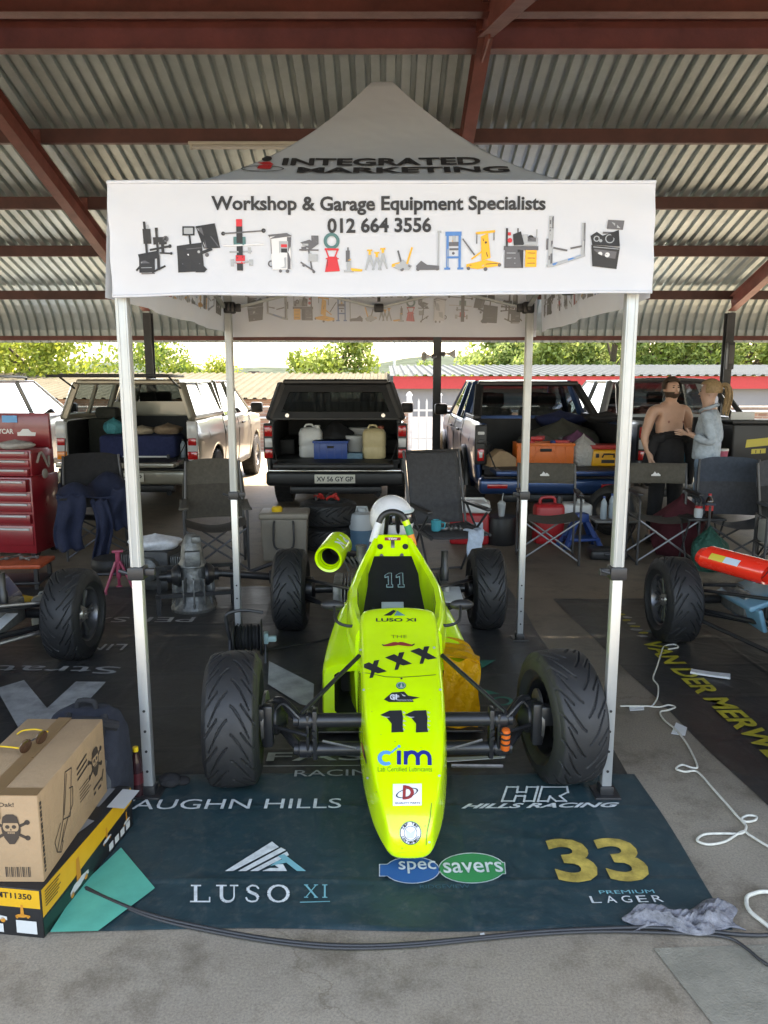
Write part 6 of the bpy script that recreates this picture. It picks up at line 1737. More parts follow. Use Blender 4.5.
# ------------------------------------------------------------------ coolers, cans, tyres between the cars
t = thing('cooler_box', 'beige cooler box with black handle behind the left rear wheel of the yellow-green car', 'cooler box', (-.98, 7.45, 0), R(3))
BEI = mat('beige_plastic', (.20, .175, .14), .5, var=.08)
b = B(); b.loft([[(-x, -y, z), (x, -y, z), (x, y, z), (-x, y, z)] for x, y, z in ((.20, .15, 0), (.21, .16, .02), (.225, .175, .42))]); b.build('tub', BEI, t, bevel=.012)
b = B(); b.box((0, 0, .45), (.48, .38, .06), 0, .018, 3); b.build('lid', BEI, t)
b = B(); b.tube([(-.09, -.17, .40), (-.095, -.20, .36), (-.09, -.205, .16), (0, -.205, .13), (.09, -.205, .16), (.095, -.20, .36), (.09, -.17, .40)], .011, 8, k=3); b.build('handle', BLKP, t)
b = B(); b.lathe([(.05, 0), (.055, .03), (.04, .05), (.02, .055)], 18)
single(b, 'plastic_tub', mat('yellow_plastic', (.65, .42, .02), .4), 'small yellow tub standing on the lid of the beige cooler box', 'tub', (-1.05, 7.4, .48))
def lying_tyre(label, loc, rz, grp=None):
    o = bpy.data.objects.new('spare_tyre', TYME); COL.objects.link(o); o.location = loc; o.rotation_euler = (0, PI / 2, rz)
    return tag(o, label, 'tyre', grp)
for i, wd in enumerate(('lower', 'upper')):
    o = lying_tyre(f'{wd} tyre of the black stack of two in front of the dark grey pickup', (-.60 + .012 * i, 7.95, .125 + i * .25), i)
    o.scale = (1.06, 1.05, 1.05)
b = B()
for i in range(9):
    p = Vector((random.uniform(-.13, .13), random.uniform(-.1, .1), .03)); q = p + Vector((random.uniform(-.1, .1), random.uniform(-.06, .06), random.uniform(.01, .06)))
    b.tube([p, (p + q) / 2 + Vector((0, 0, .02)), q], .014, 6, 0 if i % 3 else 1, k=3)
single(b, 'strap_bundle', [mat('red_webbing', (.40, .02, .015), .7), BLKP], 'bundle of red straps lying on the top of the tyre stack', 'straps', (-.58, 7.88, .49))
t = thing('jerry_can', 'translucent drum half full of blue fluid beside the tyre stack', 'drum', (-.23, 7.85, 0))
b = B(); b.lathe([(.12, 0), (.135, .02), (.137, .22)], 26); b.build('fluid', mat('blue_fluid_plastic', (.075, .15, .22), .3), t)
b = B(); b.lathe([(.137, .221), (.137, .34), (.12, .385), (.06, .40), (.045, .405), (.045, .44), (.0, .442)], 26, caps=False); b.tube([(-.06, 0, .40), (-.05, 0, .45), (.05, 0, .45), (.06, 0, .40)], .012, 6); b.build('shoulder', mat('milky_plastic', (.42, .45, .46), .4), t)
t = thing('cooler_box', 'red cooler box with white lid behind the dark grey recliner', 'cooler box', (.93, 8.2, 0), R(-6))
b = B(); b.box((0, 0, .17), (.42, .30, .34), 0, .03, 3); b.build('tub', mat('red_plastic', (.42, .015, .02), .4), t)
b = B(); b.box((0, 0, .40), (.44, .32, .11), 0, .03, 3); b.tube([(-.19, -.0, .44), (-.15, 0, .485), (.15, 0, .485), (.19, 0, .44)], .012, 8); b.build('lid', PW, t)
b = B(); b.box((.1, -.152, .2), (.09, .006, .1), 0, .002); b.build('label', mat('sticker_pale_blue'), t)
t = thing('jerry_can', 'red jerry can standing behind the taupe chair in front of the blue pickup', 'jerry can', (1.78, 8.15, 0), R(5))
b = B(); b.box((0, 0, .22), (.32, .20, .44), 0, .05, 3); b.box((0, -.1, .2), (.2, .012, .2), 0, .005); b.build('can_body', mat('red_plastic'), t)
b = B(); b.tube([(-.1, 0, .43), (-.08, 0, .50), (.05, 0, .50), (.07, 0, .44)], .018, 8, k=3); b.build('handle', mat('red_plastic'), t)
b = B(); b.lathe([(.035, .42), (.035, .48), (.028, .5)], 14, M=Mx((.11, 0, .02))); b.build('cap', BLKP, t)
b = B(); b.box((0, 0, .11), (.36, .26, .22), 0, .03, 3); b.lathe([(.04, .22), (.04, .26)], 14, 0, Mx((.08, 0, 0)))
single(b, 'plastic_container', PW, 'white plastic container behind the taupe chair, right of the red jerry can', 'container', (2.08, 8.3, .2), R(4))
b = B()
for s in (-1, 1): b.bar((s * .03, 0, .34), (s * .2, -.1, 0), .06, .05, bev=.01); b.bar((s * .03, 0, .34), (s * .2, .12, 0), .06, .05, bev=.01)
b.box((0, 0, .32), (.14, .12, .1), 0, .02); b.box((0, -.02, .1), (.34, .22, .03), 0, .008)
single(b, 'step_stand', mat('blue_plastic', (.012, .05, .20), .45), 'blue plastic step stand under the tailgate of the blue pickup', 'step stand', (2.08, 7.95, 0), R(10))
b = B(); b.box((0, 0, .05), (.36, .26, .10), 0, .03, 3); b.box((0, -.13, .06), (.1, .03, .03), 0, .01)
single(b, 'tool_case', BLKP, 'flat black tool case lying on the ground right of the taupe chair', 'case', (2.22, 7.45, 0), R(-4))
t = thing('drink_cup', 'clear plastic cup with a straw hanging at the corner of the blue pickup', 'cup', (1.27, 8.15, .0))
b = B(); b.lathe([(.16, 0), (.17, .02), (.17, .28), (.16, .30)], 20); b.build('upturned_bucket', VBLK, t)
b = B(); b.lathe([(.032, .30), (.045, .43), (.047, .44), (.02, .465), (0, .466)], 18, caps=False); b.tube([(0, 0, .45), (.015, 0, .55)], .005, 6); b.build('cup', mat('milky_plastic'), t)
t['label'] = 'white cup with straw on an upturned black bucket by the blue pickup'
# small table with bottles
t = thing('side_table', 'small grey folding table behind the right front tent leg', 'table', (2.42, 7.95, 0))
b = B(); b.box((0, 0, .30), (.46, .34, .025), 0, .008); b.build('table_top', mat('grey_plastic', (.16, .16, .155), .5, var=.1), t)
b = B()
for s in (-1, 1): b.tube([(s * .2, -.14, 0), (s * .2, .14, .29)], .01); b.tube([(s * .2, .14, 0), (s * .2, -.14, .29)], .01)
b.build('leg', FRM, t)
WB = mat('clear_bottle', (.30, .36, .40), .15); 
bottle('left clear water bottle on the small grey table behind the tent leg', (2.30, 7.9, .313), .034, .24, WB, mat('blue_plastic'))
bottle('right clear water bottle on the small grey table behind the tent leg', (2.40, 7.95, .313), .034, .26, WB, mat('blue_plastic'))
t = thing('side_table', 'black folding side table between the taupe and slate blue chairs', 'table', (3.02, 7.15, 0))
b = B(); b.box((0, 0, .46), (.36, .26, .02), 0, .006); b.build('table_top', BLKP, t)
b = B()
for s in (-1, 1): b.tube([(s * .16, -.11, 0), (s * .16, .11, .45)], .009); b.tube([(s * .16, .11, 0), (s * .16, -.11, .45)], .009)
b.build('leg', FRM, t)
t = bottle('cola bottle with red label on the black side table', (3.06, 7.1, .47), .035, .23, mat('cola', (.02, .008, .005), .12), mat('red_plastic'))
b = B(); b.lathe([(.0362, .07), (.0362, .125)], 20, caps=False); b.build('label', mat('sticker_red_bright', (.5, .02, .02), .4), t)
b = B(); b.lathe([(.035, 0), (.04, .02), (.04, .08), (.03, .09)], 16); b.lathe([(.034, .09), (.034, .11)], 14, 1)
single(b, 'jar', [mat('milky_plastic'), mat('red_plastic')], 'small jar with red lid on the black side table beside the cola bottle', 'jar', (2.97, 7.12, .47))
def bag(name, label, loc, m, r, h, cat='bag', seed=1, rz=0, knot=True):
    rnd = random.Random(seed); ph = [rnd.uniform(0, 6) for _ in range(4)]
    rings = []
    for i in range(12):
        v = i / 11
        q = r * (.75 + .35 * math.sin(PI * min(1, v * 1.1)) - (.75 * max(0, v - .62) / .38))
        rings.append([((q * (1 + .10 * math.sin(5 * a + ph[0] + v * 4) + .06 * math.sin(11 * a + ph[1]))) * math.cos(a), .75 * q * (1 + .1 * math.sin(4 * a + ph[2] - v * 5)) * math.sin(a), h * v * (1 + .03 * math.sin(3 * a + ph[3]))) for a in [2 * PI * k / 26 for k in range(26)]])
    b = B(); b.loft(rings)
    return single(b, name, m, label, cat, loc, rz, ang=75)
bag('plastic_bag', 'green plastic bag standing on the ground between the taupe and slate blue chairs', (3.02, 6.95, 0), cloth_mat('green_film', (.03, .115, .085), .2, .35, .8, 30), .15, .42, seed=4)
bag('sports_bag', 'dark maroon bag on the ground behind the black side table', (3.0, 7.6, .0), fabric('maroon_nylon', (.07, .008, .014)), .26, .62, seed=6)
o = lying_tyre('black treaded tyre standing under the pale silver pickup, behind the taupe chair', (2.62, 8.6, .29), 0)
o.rotation_euler = (0, 0, R(50))
t = thing('cooler_bag', 'pale grey cooler bag on a black folding stand at the right edge', 'cooler bag', (3.50, 6.55, 0), R(-8))
b = B(); b.box((0, 0, .44), (.38, .26, .20), 0, .03, 3); b.build('bag_body', mat('pale_grey_vinyl', (.36, .36, .34), .6, var=.1), t)
b = B(); b.grid(lambda u, v: (-.19 + .38 * u, -.135 - .004 * v, .54 - .07 * math.sin(PI * u) * v), 12, 3); b.tube([(-.16, -.135, .5), (0, -.15, .44), (.16, -.135, .5)], .01, 6, k=4); b.build('flap', BLKP, t)
b = B()
for s in (-1, 1): b.tube([(s * .2, -.14, 0), (s * .2, -.14, .58), (s * .2, .14, .58), (s * .2, .14, 0)], .011, 8); b.tube([(s * .2, -.14, .33), (s * .2, .14, .33)], .01)
b.tube([(-.2, -.14, .33), (.2, -.14, .33)], .01); b.tube([(-.2, .14, .33), (.2, .14, .33)], .01); b.build('stand', FRM, t)

# ------------------------------------------------------------------ loads in the pickup beds (local: pickups face away)
def inbed(v, x, y, z=.726): return v.matrix_world @ Vector((x, y, z))
bpy.context.view_layer.update()
NAV = fabric('navy_nylon', (.012, .02, .075))
def at2(v, x, y, z=.726): p = inbed(v, x, y, z); return (p.x, p.y, p.z)
t = thing('cooler_bag', 'large navy blue soft cooler with pale strip in the champagne silver pickup', 'cooler bag', at2(v2, .10, .30), R(-1))
b = B(); b.box((0, 0, .15), (1.02, .5, .30), 0, .05, 3); b.build('bag_body', NAV, t)
b = B(); b.box((.12, -.256, .02), (.62, .012, .02)); b.build('strip', mat('print_white'), t)
b = B(); b.box((-.12, -.27, .0), (.04, .03, .10), 0, .008); b.box((.42, -.27, .0), (.04, .03, .10), 0, .008); b.build('buckle', BLKP, t)
bag('shopping_bag', 'turquoise shopping bag on top of the navy cooler in the silver pickup', at2(v2, -.30, .35, 1.03), cloth_mat('turquoise_film', (.06, .30, .34), .2, .4, .6, 25), .12, .22, seed=8)
bag('bedding_roll', 'beige bundle lying on the navy cooler in the silver pickup, left one', at2(v2, .10, .30, 1.03), fabric('beige_cotton', (.34, .28, .20)), .16, .12, 'bundle', seed=9)
bag('bedding_roll', 'brown and beige bundle lying on the navy cooler in the silver pickup, right one', at2(v2, .45, .30, 1.03), fabric('tan_cotton', (.24, .17, .11)), .17, .15, 'bundle', seed=10)
b = B(); b.box((0, 0, .25), (.42, .3, .50), 0, .05, 2); b.box((.05, -.03, .57), (.3, .25, .16), 0, .05, 2)
single(b, 'gear_stack', fabric('dark_camo', (.03, .032, .025)), 'dark heap of camping gear at the left inside the silver pickup', 'gear', at2(v2, -.56, .75))
bottle('dark water bottle standing at the right of the silver pickup bed', at2(v2, .68, .18), .04, .24, WB, BLKP)
def jerry(label, loc, m, capm, sc=1):
    t = thing('jerry_can', label, 'jerry can', loc)
    t.scale = (sc, sc, sc)
    b = B(); b.loft([[(sx * (w_ - r), sy * (d_ - r), z) if False else (w_ * math.copysign(abs(math.cos(a)) ** .5, math.cos(a)), d_ * math.copysign(abs(math.sin(a)) ** .5, math.sin(a)), z) for a in [2 * PI * k / 28 for k in range(28)]] for w_, d_, z, r, sx, sy in ((.14, .11, 0, 0, 1, 1), (.155, .125, .02, 0, 1, 1), (.157, .127, .13, 0, 1, 1), (.150, .12, .15, 0, 1, 1), (.157, .127, .17, 0, 1, 1), (.157, .127, .33, 0, 1, 1), (.13, .10, .38, 0, 1, 1), (.05, .05, .40, 0, 1, 1))]); b.build('can_body', m, t, ang=50)
    b = B(); b.tube([(-.08, 0, .38), (-.06, 0, .43), (.02, 0, .43), (.04, 0, .39)], .014, 8, k=2); b.build('handle', m, t)
    b = B(); b.lathe([(.04, .38), (.04, .43), (.036, .435)], 14, M=Mx((.09, 0, -.01))); b.build('cap', capm, t)
jerry('milky white jerry can at the left in the dark grey pickup bed', at2(v3, -.36, .40), mat('white_plastic'), PW)
jerry('yellowed jerry can with brown cap at the right in the dark grey pickup bed', at2(v3, .50, .22), mat('yellowed_plastic', (.52, .43, .24), .45, var=.1), mat('brown_cap', (.25, .06, .03), .5))
t = thing('plastic_crate', 'blue plastic crate in the middle of the dark grey pickup bed', 'crate', at2(v3, -.07, .20))
b = B(); b.box((0, 0, .12), (.44, .30, .24), 0, .012); b.box((0, 0, .225), (.47, .33, .03), 0, .008)
for q in (-.15, -.05, .05, .15): b.box((q, -.152, .11), (.012, .01, .2))
b.build('crate_body', mat('blue_crate_plastic', (.015, .06, .26), .4), t)
b = B(); b.box((0, -.153, .16), (.1, .006, .03)); b.build('handle_slot', DARK, t)
bag('duffel_bag', 'black bag behind the blue crate in the dark grey pickup bed', at2(v3, -.05, .62), F_BK, .26, .48, seed=12)
b = B(); b.lathe([(.12, 0), (.145, .26), (.15, .27), (.145, .28)], 24)
single(b, 'bucket', PW, 'white bucket left of the yellowed jerry can in the dark grey pickup', 'bucket', at2(v3, .24, .52)) 
b = B(); b.box((0, 0, .04), (.30, .2, .08), 0, .015)
single(b, 'carton', mat('grey_blue_card', (.10, .19, .26), .7), 'flat blue-grey box lying in front of the white bucket in the dark pickup', 'box', at2(v3, .20, .16))
b = B(); b.box((0, 0, .17), (.34, .24, .34), 0, .01)
single(b, 'carton', mat('white_card', (.45, .44, .42), .7), 'white carton stacked behind the white bucket in the dark pickup', 'box', at2(v3, .30, .85, .75))
# blue pickup
t = thing('plastic_crate', 'orange plastic crate full of tools in the blue pickup bed', 'crate', at2(v4, -.10, .05))
ORG = mat('orange_crate_plastic', (.62, .13, .015), .45, var=.08)
b = B(); b.box((0, -.17, .14), (.66, .02, .28), 0, .005); b.box((0, .17, .14), (.66, .02, .28), 0, .005); b.box((-.33, 0, .14), (.02, .34, .28), 0, .005); b.box((.33, 0, .14), (.02, .34, .28), 0, .005); b.box((0, 0, .015), (.64, .33, .02)); b.box((0, -.18, .265), (.70, .03, .035), 0, .006)
for q in (-.24, -.12, .12, .24): b.box((q, -.182, .13), (.012, .012, .24))
b.bar((-.2, -.183, .04), (-.05, -.183, .24), .012, .012); b.bar((.2, -.183, .04), (.05, -.183, .24), .012, .012)
b.build('crate_body', ORG, t)
b = B(); b.box((0, -.196, .20), (.14, .006, .035), 0, .004); b.build('handle_slot', DARK, t)
b = B()
for i in range(10): b.box((random.uniform(-.26, .26), random.uniform(-.1, .1), .28 + random.uniform(-.02, .05)), (random.uniform(.05, .2), .06, .05), i % 3, .01, rz=random.uniform(-.6, .6))
single(b, 'tool_pile', [mat('red_plastic'), mat('blue_plastic'), BLKP], 'heap of red, blue and black tools in the orange crate', 'tools', at2(v4, -.10, .05))
t = thing('cardboard_packet', 'crumpled brown cardboard packet left of the orange crate in the blue pickup', 'packet', at2(v4, -.62, .0), R(12))
b = B(); b.loft([[(-.17, -.13, 0), (.17, -.13, 0), (.17, .13, 0), (-.17, .13, 0)], [(-.16, -.12, .10), (.17, -.12, .09), (.16, .12, .10), (-.15, .12, .11)], [(-.05, -.10, .19), (.06, -.10, .17), (.05, .09, .19), (-.04, .09, .20)]]); b.build('carton_body', mat('kraft_card', (.30, .20, .115), .8, var=.12, scale=8), t, smooth=False)
bag('plastic_bag', 'white plastic bag right of the orange crate in the blue pickup', at2(v4, .38, .0), cloth_mat('white_film', (.6, .6, .58), .3, .35, .8, 28), .15, .38, seed=15)
t = thing('tool_case', 'yellow hard case under a red tray in the blue pickup bed', 'case', at2(v4, .66, .05))
b = B(); b.box((0, 0, .10), (.40, .30, .20), 0, .03, 3); b.build('case_body', mat('yellow_case_plastic', (.68, .33, .015), .45), t)
b = B(); b.tube([(-.07, -.15, .11), (-.06, -.18, .15), (.06, -.18, .15), (.07, -.15, .11)], .010, 8); b.box((-.13, -.153, .13), (.04, .012, .05), 0, .004); b.box((.13, -.153, .13), (.04, .012, .05), 0, .004); b.box((0, -.152, .06), (.16, .006, .04)); b.build('handle', BLKP, t)
b = B(); b.box((0, 0, .025), (.56, .34, .05), 0, .01)
single(b, 'tray', mat('red_tray', (.36, .02, .015), .5), 'red tray lying on the yellow hard case in the blue pickup', 'tray', at2(v4, .62, .07, .93))
bag('tarpaulin', 'heap of grey-green tarpaulin at the back of the blue pickup bed', at2(v4, .34, .95), fabric('grey_green_tarp', (.07, .07, .055)), .46, .52, 'tarpaulin', seed=17)
bag('duffel_bag', 'crumpled clear bag left of the tarpaulin in the blue pickup bed', at2(v4, -.02, .6), fabric('grey_film', (.12, .12, .11)), .26, .36, seed=18)
bag('sweater', 'purple cloth behind the white plastic bag in the blue pickup', at2(v4, .40, .38, .85), fabric('purple_wool', (.17, .06, .13)), .18, .28, 'clothing', seed=19)
bag('jacket', 'black jacket thrown over the right rail of the blue pickup', (v4.location.x + .80, v4.location.y + .55, 1.22), F_BK, .24, .14, 'clothing', seed=20)
bag('jacket', 'navy bundle lying on the front of the blue pickup bed, left of the black jacket', at2(v4, .40, 1.35, 1.12), NAV, .30, .22, 'clothing', seed=21)
# pale pickup at right
t = thing('storage_box', 'black storage box with yellow label in the pale silver pickup bed', 'storage box', at2(v5, .62, .18))
b = B(); b.box((0, 0, .24), (.66, .42, .48), 0, .03, 3); b.build('tub', BLKP, t)
b = B(); b.box((0, 0, .50), (.70, .46, .05), 0, .015, 2); b.build('lid', BLKP, t)
b = B(); b.poly([(-.16, .02), (.14, .05), (.15, .15), (-.15, .12)], 0, Mx((0, -.213, .16), rx=PI / 2)); b.poly([(-.08, -.06), (.10, -.05), (.10, .01), (-.08, 0)], 0, Mx((0, -.213, .16), rx=PI / 2)); b.text('11', -.03, -.05, .07, .04, 1, Mx((0, -.2145, .16), rx=PI / 2)); b.build('label', [mat('sticker_yellow'), NC['k']], t, smooth=False)
b = B(); b.box((0, 0, .05), (.30, .02, .10), 0, .004)
single(b, 'paper_sign', PW, 'white paper card standing on the black storage box at right', 'card', at2(v5, .45, .1, 1.25))
b = B(); b.lathe([(.06, 0), (.075, .14), (.08, .15)], 18); b.lathe([(.08, .15), (.08, .175), (.0, .178)], 18, 1, caps=False)
single(b, 'tub', [mat('pink_plastic', (.50, .12, .18), .4), PW], 'pink tub with pale lid on the tailgate of the pale silver pickup', 'tub', at2(v5, .10, -.15, .73))
b = B(); b.box((0, 0, .06), (.30, .2, .12), 0, .02)
single(b, 'lunch_box', mat('teal_plastic', (.02, .12, .20), .4), 'teal lunch box left of the pink tub on the pale pickup tailgate', 'box', at2(v5, -.20, -.1, .73))
bottle('soft drink bottle with red label on the pale silver pickup tailgate', at2(v5, -.62, -.1, .73), .05, .30, WB, mat('red_plastic'))

# ------------------------------------------------------------------ left side workshop clutter
t = thing('tool_chest', 'red roller tool chest with open lid and drawers at the left edge', 'tool chest', (-3.80, 7.62, 0), R(-6))
TR = mat('tool_chest_red', (.20, .008, .014), .3, var=.15, scale=5, coat=.3)
b = B(); b.box((0, .04, .44), (.80, .50, .76), 0, .01); b.build('cabinet', TR, t)
b = B(); b.box((0, .06, .95), (.76, .42, .26), 0, .01); b.build('top_chest', TR, t)
b = B(); b.box((0, .22, 1.24), (.78, .05, .36), 0, .01); lid = b.build('lid', TR, t)
b = B(); b.box((-.02, .19, 1.36), (.16, .006, .07)); b.build('sticker', mat('sticker_sky_blue'), lid)
b = B(); M1 = Mx((0, .192, 1.22), rx=PI / 2)
b.text('YCAR', -.02 - .14, -.01, .17, .05, 0, M1, .03); b.poly([(.05, -.03), (.24, -.03), (.25, .005), (.20, .01), (.17, .04), (.11, .04), (.08, .01), (.05, .005)], 0, M1); b.build('lettering', mat('print_white'), lid, smooth=False)
for i, (z, h, yy) in enumerate(((1.03, .07, -.16), (.945, .07, -.16), (.86, .07, -.19), (.74, .12, -.28), (.62, .09, -.22), (.52, .09, -.22), (.41, .09, -.25), (.24, .20, -.22))):
    wd = .72 if i < 3 else .76
    b = B(); b.box((0, yy + .06 if i > 2 else yy + .05, z), (wd, .12, h), 0, .006); dr = b.build('drawer', TR, t)
    b = B(); b.box((0, yy + (-.005 if i > 2 else -.015), z + h * .32), (wd - .06, .02, .018), 0, .005); b.build('handle', PALEST, dr)
for sx in (-.34, .34):
    b = B(); b.lathe([(.05, -.02), (.05, .02)], 16, M=Mx((sx, -.12, .05), ry=PI / 2)); b.lathe([(.05, -.02), (.05, .02)], 16, M=Mx((sx, .22, .05), ry=PI / 2)); b.build('castor', BLKP, t)
b = B(); b.ball((.46, -.06, .84), .05, 0, 14, (.3, 1, 1)); b.tube([(.41, -.1, .95), (.43, -.05, 1.05), (.44, .05, .9), (.42, .1, 1.0)], .012, 6, k=4); b.build('hanging_cable', mat('grey_cable', (.2, .18, .16), .5), t)
bag('rag', 'crumpled pale rag on the top of the red tool chest drawers', (-3.62, 7.52, 1.085), fabric('pale_rag', (.36, .34, .32)), .16, .09, 'cloth', seed=31)
t = thing('tool_trolley', 'low tool trolley with an orange top tray in front of the red tool chest', 'trolley', (-3.22, 6.35, 0), R(4))
t.scale = (1, 1, .72)
b = B(); b.box((0, 0, .30), (.70, .36, .05), 0, .015); b.build('top_tray', mat('orange_tray', (.42, .07, .02), .5, var=.2), t)
b = B()
for sx in (-.3, .3):
    for sy in (-.15, .15): b.box((sx, sy, .16), (.03, .03, .26))
b.box((0, 0, .1), (.66, .34, .03), 0, .008); b.build('frame', BLKP, t)
for i in range(6):
    b = B(); a = random.uniform(0, 3); b.tube([(-.07 * math.cos(a), -.07 * math.sin(a), .012), (.07 * math.cos(a), .07 * math.sin(a), .012)], .010, 8); b.lathe([(.018, 0), (.018, .022)], 6, M=Mx((.07 * math.cos(a), .07 * math.sin(a), 0)))
    single(b, 'spanner', RAWST, 'worn steel spanner lying on the orange tray of the trolley', 'tool', (-3.22 + random.uniform(-.2, .26), 6.35 + random.uniform(-.1, .1), .236), 0, 'spanners on the orange tray')
jerry('milky plastic can standing on the ground behind the left neighbour wheel', (-2.40, 5.25, 0), mat('grey_milky_plastic', (.25, .27, .26), .5), mat('white_plastic'), .62)
bag('work_gloves', 'yellow cloth lying on the ground beside the navy racing car', (-2.92, 5.75, .0), fabric('yellow_cloth', (.42, .27, .02)), .17, .12, 'cloth', seed=33)
t = thing('jack_stand', 'pink three-legged axle stand on the ground left of the gearbox', 'axle stand', (-2.22, 6.22, 0), R(20))
PNK = mat('pink_paint', (.34, .045, .09), .4, var=.15)
for i in range(3):
    a = R(90 + 120 * i); b = B(); b.bar((.02 * math.cos(a), .02 * math.sin(a), .26), (.14 * math.cos(a), .14 * math.sin(a), 0), .024, .018, bev=.004); b.box((.14 * math.cos(a), .14 * math.sin(a), .008), (.05, .05, .016), 0, .004); b.build('leg', PNK, t)
b = B(); b.tube([(0, 0, .12), (0, 0, .34)], .02, 10); b.box((0, 0, .345), (.09, .04, .02), 0, .006); b.build('column', PNK, t)
# gearbox on a stand
CASTG = mat('grey_cast_alloy', (.16, .165, .16), .5, metal=.65, var=.45, scale=16, bump=.5, bscale=22)
t = thing('gearbox', 'grey cast alloy gearbox standing on end with drive shaft flanges, left of the rear wheel', 'gearbox', (-1.47, 5.72, 0), R(15))
b = B(); b.lathe([(.17, 0), (.175, .03), (.165, .05), (.14, .09), (.115, .16), (.105, .22), (.11, .24), (.105, .26), (.10, .34), (.108, .35), (.105, .37), (.088, .40), (.08, .50), (.065, .54), (.05, .58), (.03, .60)], 30)
for i in range(12):
    a = 2 * PI * i / 12; b.box((.115 * math.cos(a), .115 * math.sin(a), .17), (.09, .012, .20), 0, .004, rz=a); b.lathe([(.012, 0), (.012, .05)], 8, M=Mx((.155 * math.cos(a), .155 * math.sin(a), .03)))
b.box((0, -.08, .42), (.12, .08, .12), 0, .015); b.box((.03, -.05, .56), (.07, .07, .05), 0, .01); b.build('casing', CASTG, t)
for s in (-1, 1):
    b = B(); b.lathe([(.085, 0), (.09, .02), (.075, .05), (.05, .07), (.05, .10)], 24, M=Mx((s * .09, -.03, .28), ry=s * PI / 2)); b.lathe([(.03, .1), (.025, .16)], 14, M=Mx((s * .09, -.03, .28), ry=s * PI / 2))
    b.build('output_flange', STEELK, t)
b = B(); b.tube([(.22, -.03, .28), (.62, -.02, .22)], .03, 12); b.lathe([(.05, 0), (.07, .03), (.05, .1)], 18, M=Mx((.58, -.02, .22), ry=PI / 2)); b.tube([(.4, 0, .26), (.68, .05, .33)], .016, 8); b.build('drive_shaft', STEELK, t)
b = B()
for sx in (-.26, .30):
    b.box((sx, .1, .16), (.03, .03, .32)); b.box((sx, -.12, .08), (.03, .03, .16))
b.box((.02, .1, .315), (.6, .03, .03)); b.box((.02, -.12, .15), (.6, .03, .03)); b.build('stand', STEELK, t)
t = thing('engine_block', 'dark greasy engine block with fins standing behind the gearbox', 'engine', (-1.93, 6.35, 0), R(-10))
b = B(); b.box((0, 0, .22), (.34, .30, .26), 0, .03); b.lathe([(.10, 0), (.10, .06), (.05, .09)], 20, 1, Mx((0, -.15, .2), rx=PI / 2)); b.box((0, 0, .05), (.3, .26, .1), 0, .02); b.build('crankcase', [mat('greasy_iron', (.045, .045, .044), .5, metal=.4, var=.4, scale=15), CASTG], t)
b = B()
for s in (-1, 1):
    for k in range(6): b.box((s * (.18 + k * .02), 0, .22), (.009, .24, .17), 0, .003)
b.build('cooling_fins', CASTG, t)
bag('rag', 'white rag lying on top of the dark engine block', (-1.93, 6.33, .345), fabric('white_rag', (.55, .57, .60)), .19, .13, 'cloth', seed=35)
b = B(); b.tube([(-.45, 0, .06), (.45, 0, .05)], .016, 8, 0); b.tube([(.2, 0, .055), (.5, .01, .05)], .024, 8, 1); b.lathe([(.03, 0), (.03, .03)], 12, 0, Mx((-.45, 0, .05)))
single(b, 'breaker_bar', [STEELK, mat('olive_grip', (.16, .17, .03), .5)], 'long dark bar with olive grip lying on the ground behind the axle stand', 'tool', (-2.15, 6.6, 0), R(6))
t = thing('spare_wheel', 'small dark wheel lying on the ground in front of the draped chair', 'wheel', (-2.55, 7.0, 0))
b = B(); b.lathe([(.10, .0), (.17, .0), (.19, .03), (.19, .08), (.17, .11), (.10, .11)], 28); b.build('tyre', RUB, t)
b = B(); b.lathe([(.0, .05), (.05, .07), (.10, .06), (.102, .1)], 24, caps=False); b.build('rim', PALEST, t)
# cable reel
t = thing('cable_reel', 'black cable reel with crank behind the left front wheel', 'cable reel', (-.86, 4.62, 0), R(8))
b = B()
for s in (-1, 1): b.lathe([(.11, 0), (.115, .006), (.11, .012), (.03, .014)], 28, M=Mx((s * .085 - .006, 0, .15), ry=PI / 2))
b.build('flange', BLKP, t)
b = B()
for k in range(7): b.lathe([(.07, -.011), (.085 + .006 * math.sin(k * 2.1), 0), (.07, .011)], 26, M=Mx((-.066 + k * .022, 0, .15), ry=PI / 2), caps=False)
b.build('wound_cable', RUBG, t)
b = B(); b.tube([(-.10, .06, 0), (-.11, 0, .14), (-.13, -.0, .26), (-.12, .0, .31), (-.02, .0, .33), (.1, .0, .31)], .011, 8, k=4); b.tube([(.11, .08, 0), (.11, 0, .15), (.11, -.08, 0)], .01); b.tube([(-.11, .08, 0), (-.11, 0, .15), (-.11, -.08, 0)], .01); b.build('stand', BLKP, t)
b = B(); b.box((.115, -.02, .15), (.03, .06, .07), 0, .008); b.box((.15, -.03, .145), (.06, .035, .035), 0, .008); b.build('socket', mat('pale_teal_print'), t)
def groundcord(name, pts, r, m, label, cat, k=6):
    b = B(); b.tube([G(x, y) + Vector((0, 0, r + .006)) for x, y in pts], r, 8, k=k)
    return single(b, name, m, label, cat, ang=80)
groundcord('cable', [(262, 652), (290, 648), (330, 640), (372, 622), (420, 618)], .007, BLKP, 'black cable running from the reel under the yellow-green car', 'cable')
groundcord('rope', [(960, 880), (860, 892), (800, 866), (768, 849), (750, 838), (742, 834), (725, 844), (708, 847), (697, 843), (704, 837), (722, 836), (741, 836), (746, 829), (741, 822), (747, 818), (756, 819), (754, 823), (742, 823), (728, 808), (712, 790), (697, 774), (685, 774), (676, 771), (682, 767), (692, 770), (697, 768), (688, 748), (676, 732), (664, 722), (660, 714), (668, 712), (675, 709), (668, 707), (659, 709), (645, 708), (620, 708)], .005, mat('white_rope', (.58, .56, .48), .8, var=.15, scale=60), 'pale cord looping over the concrete right of the front tent leg', 'cord')
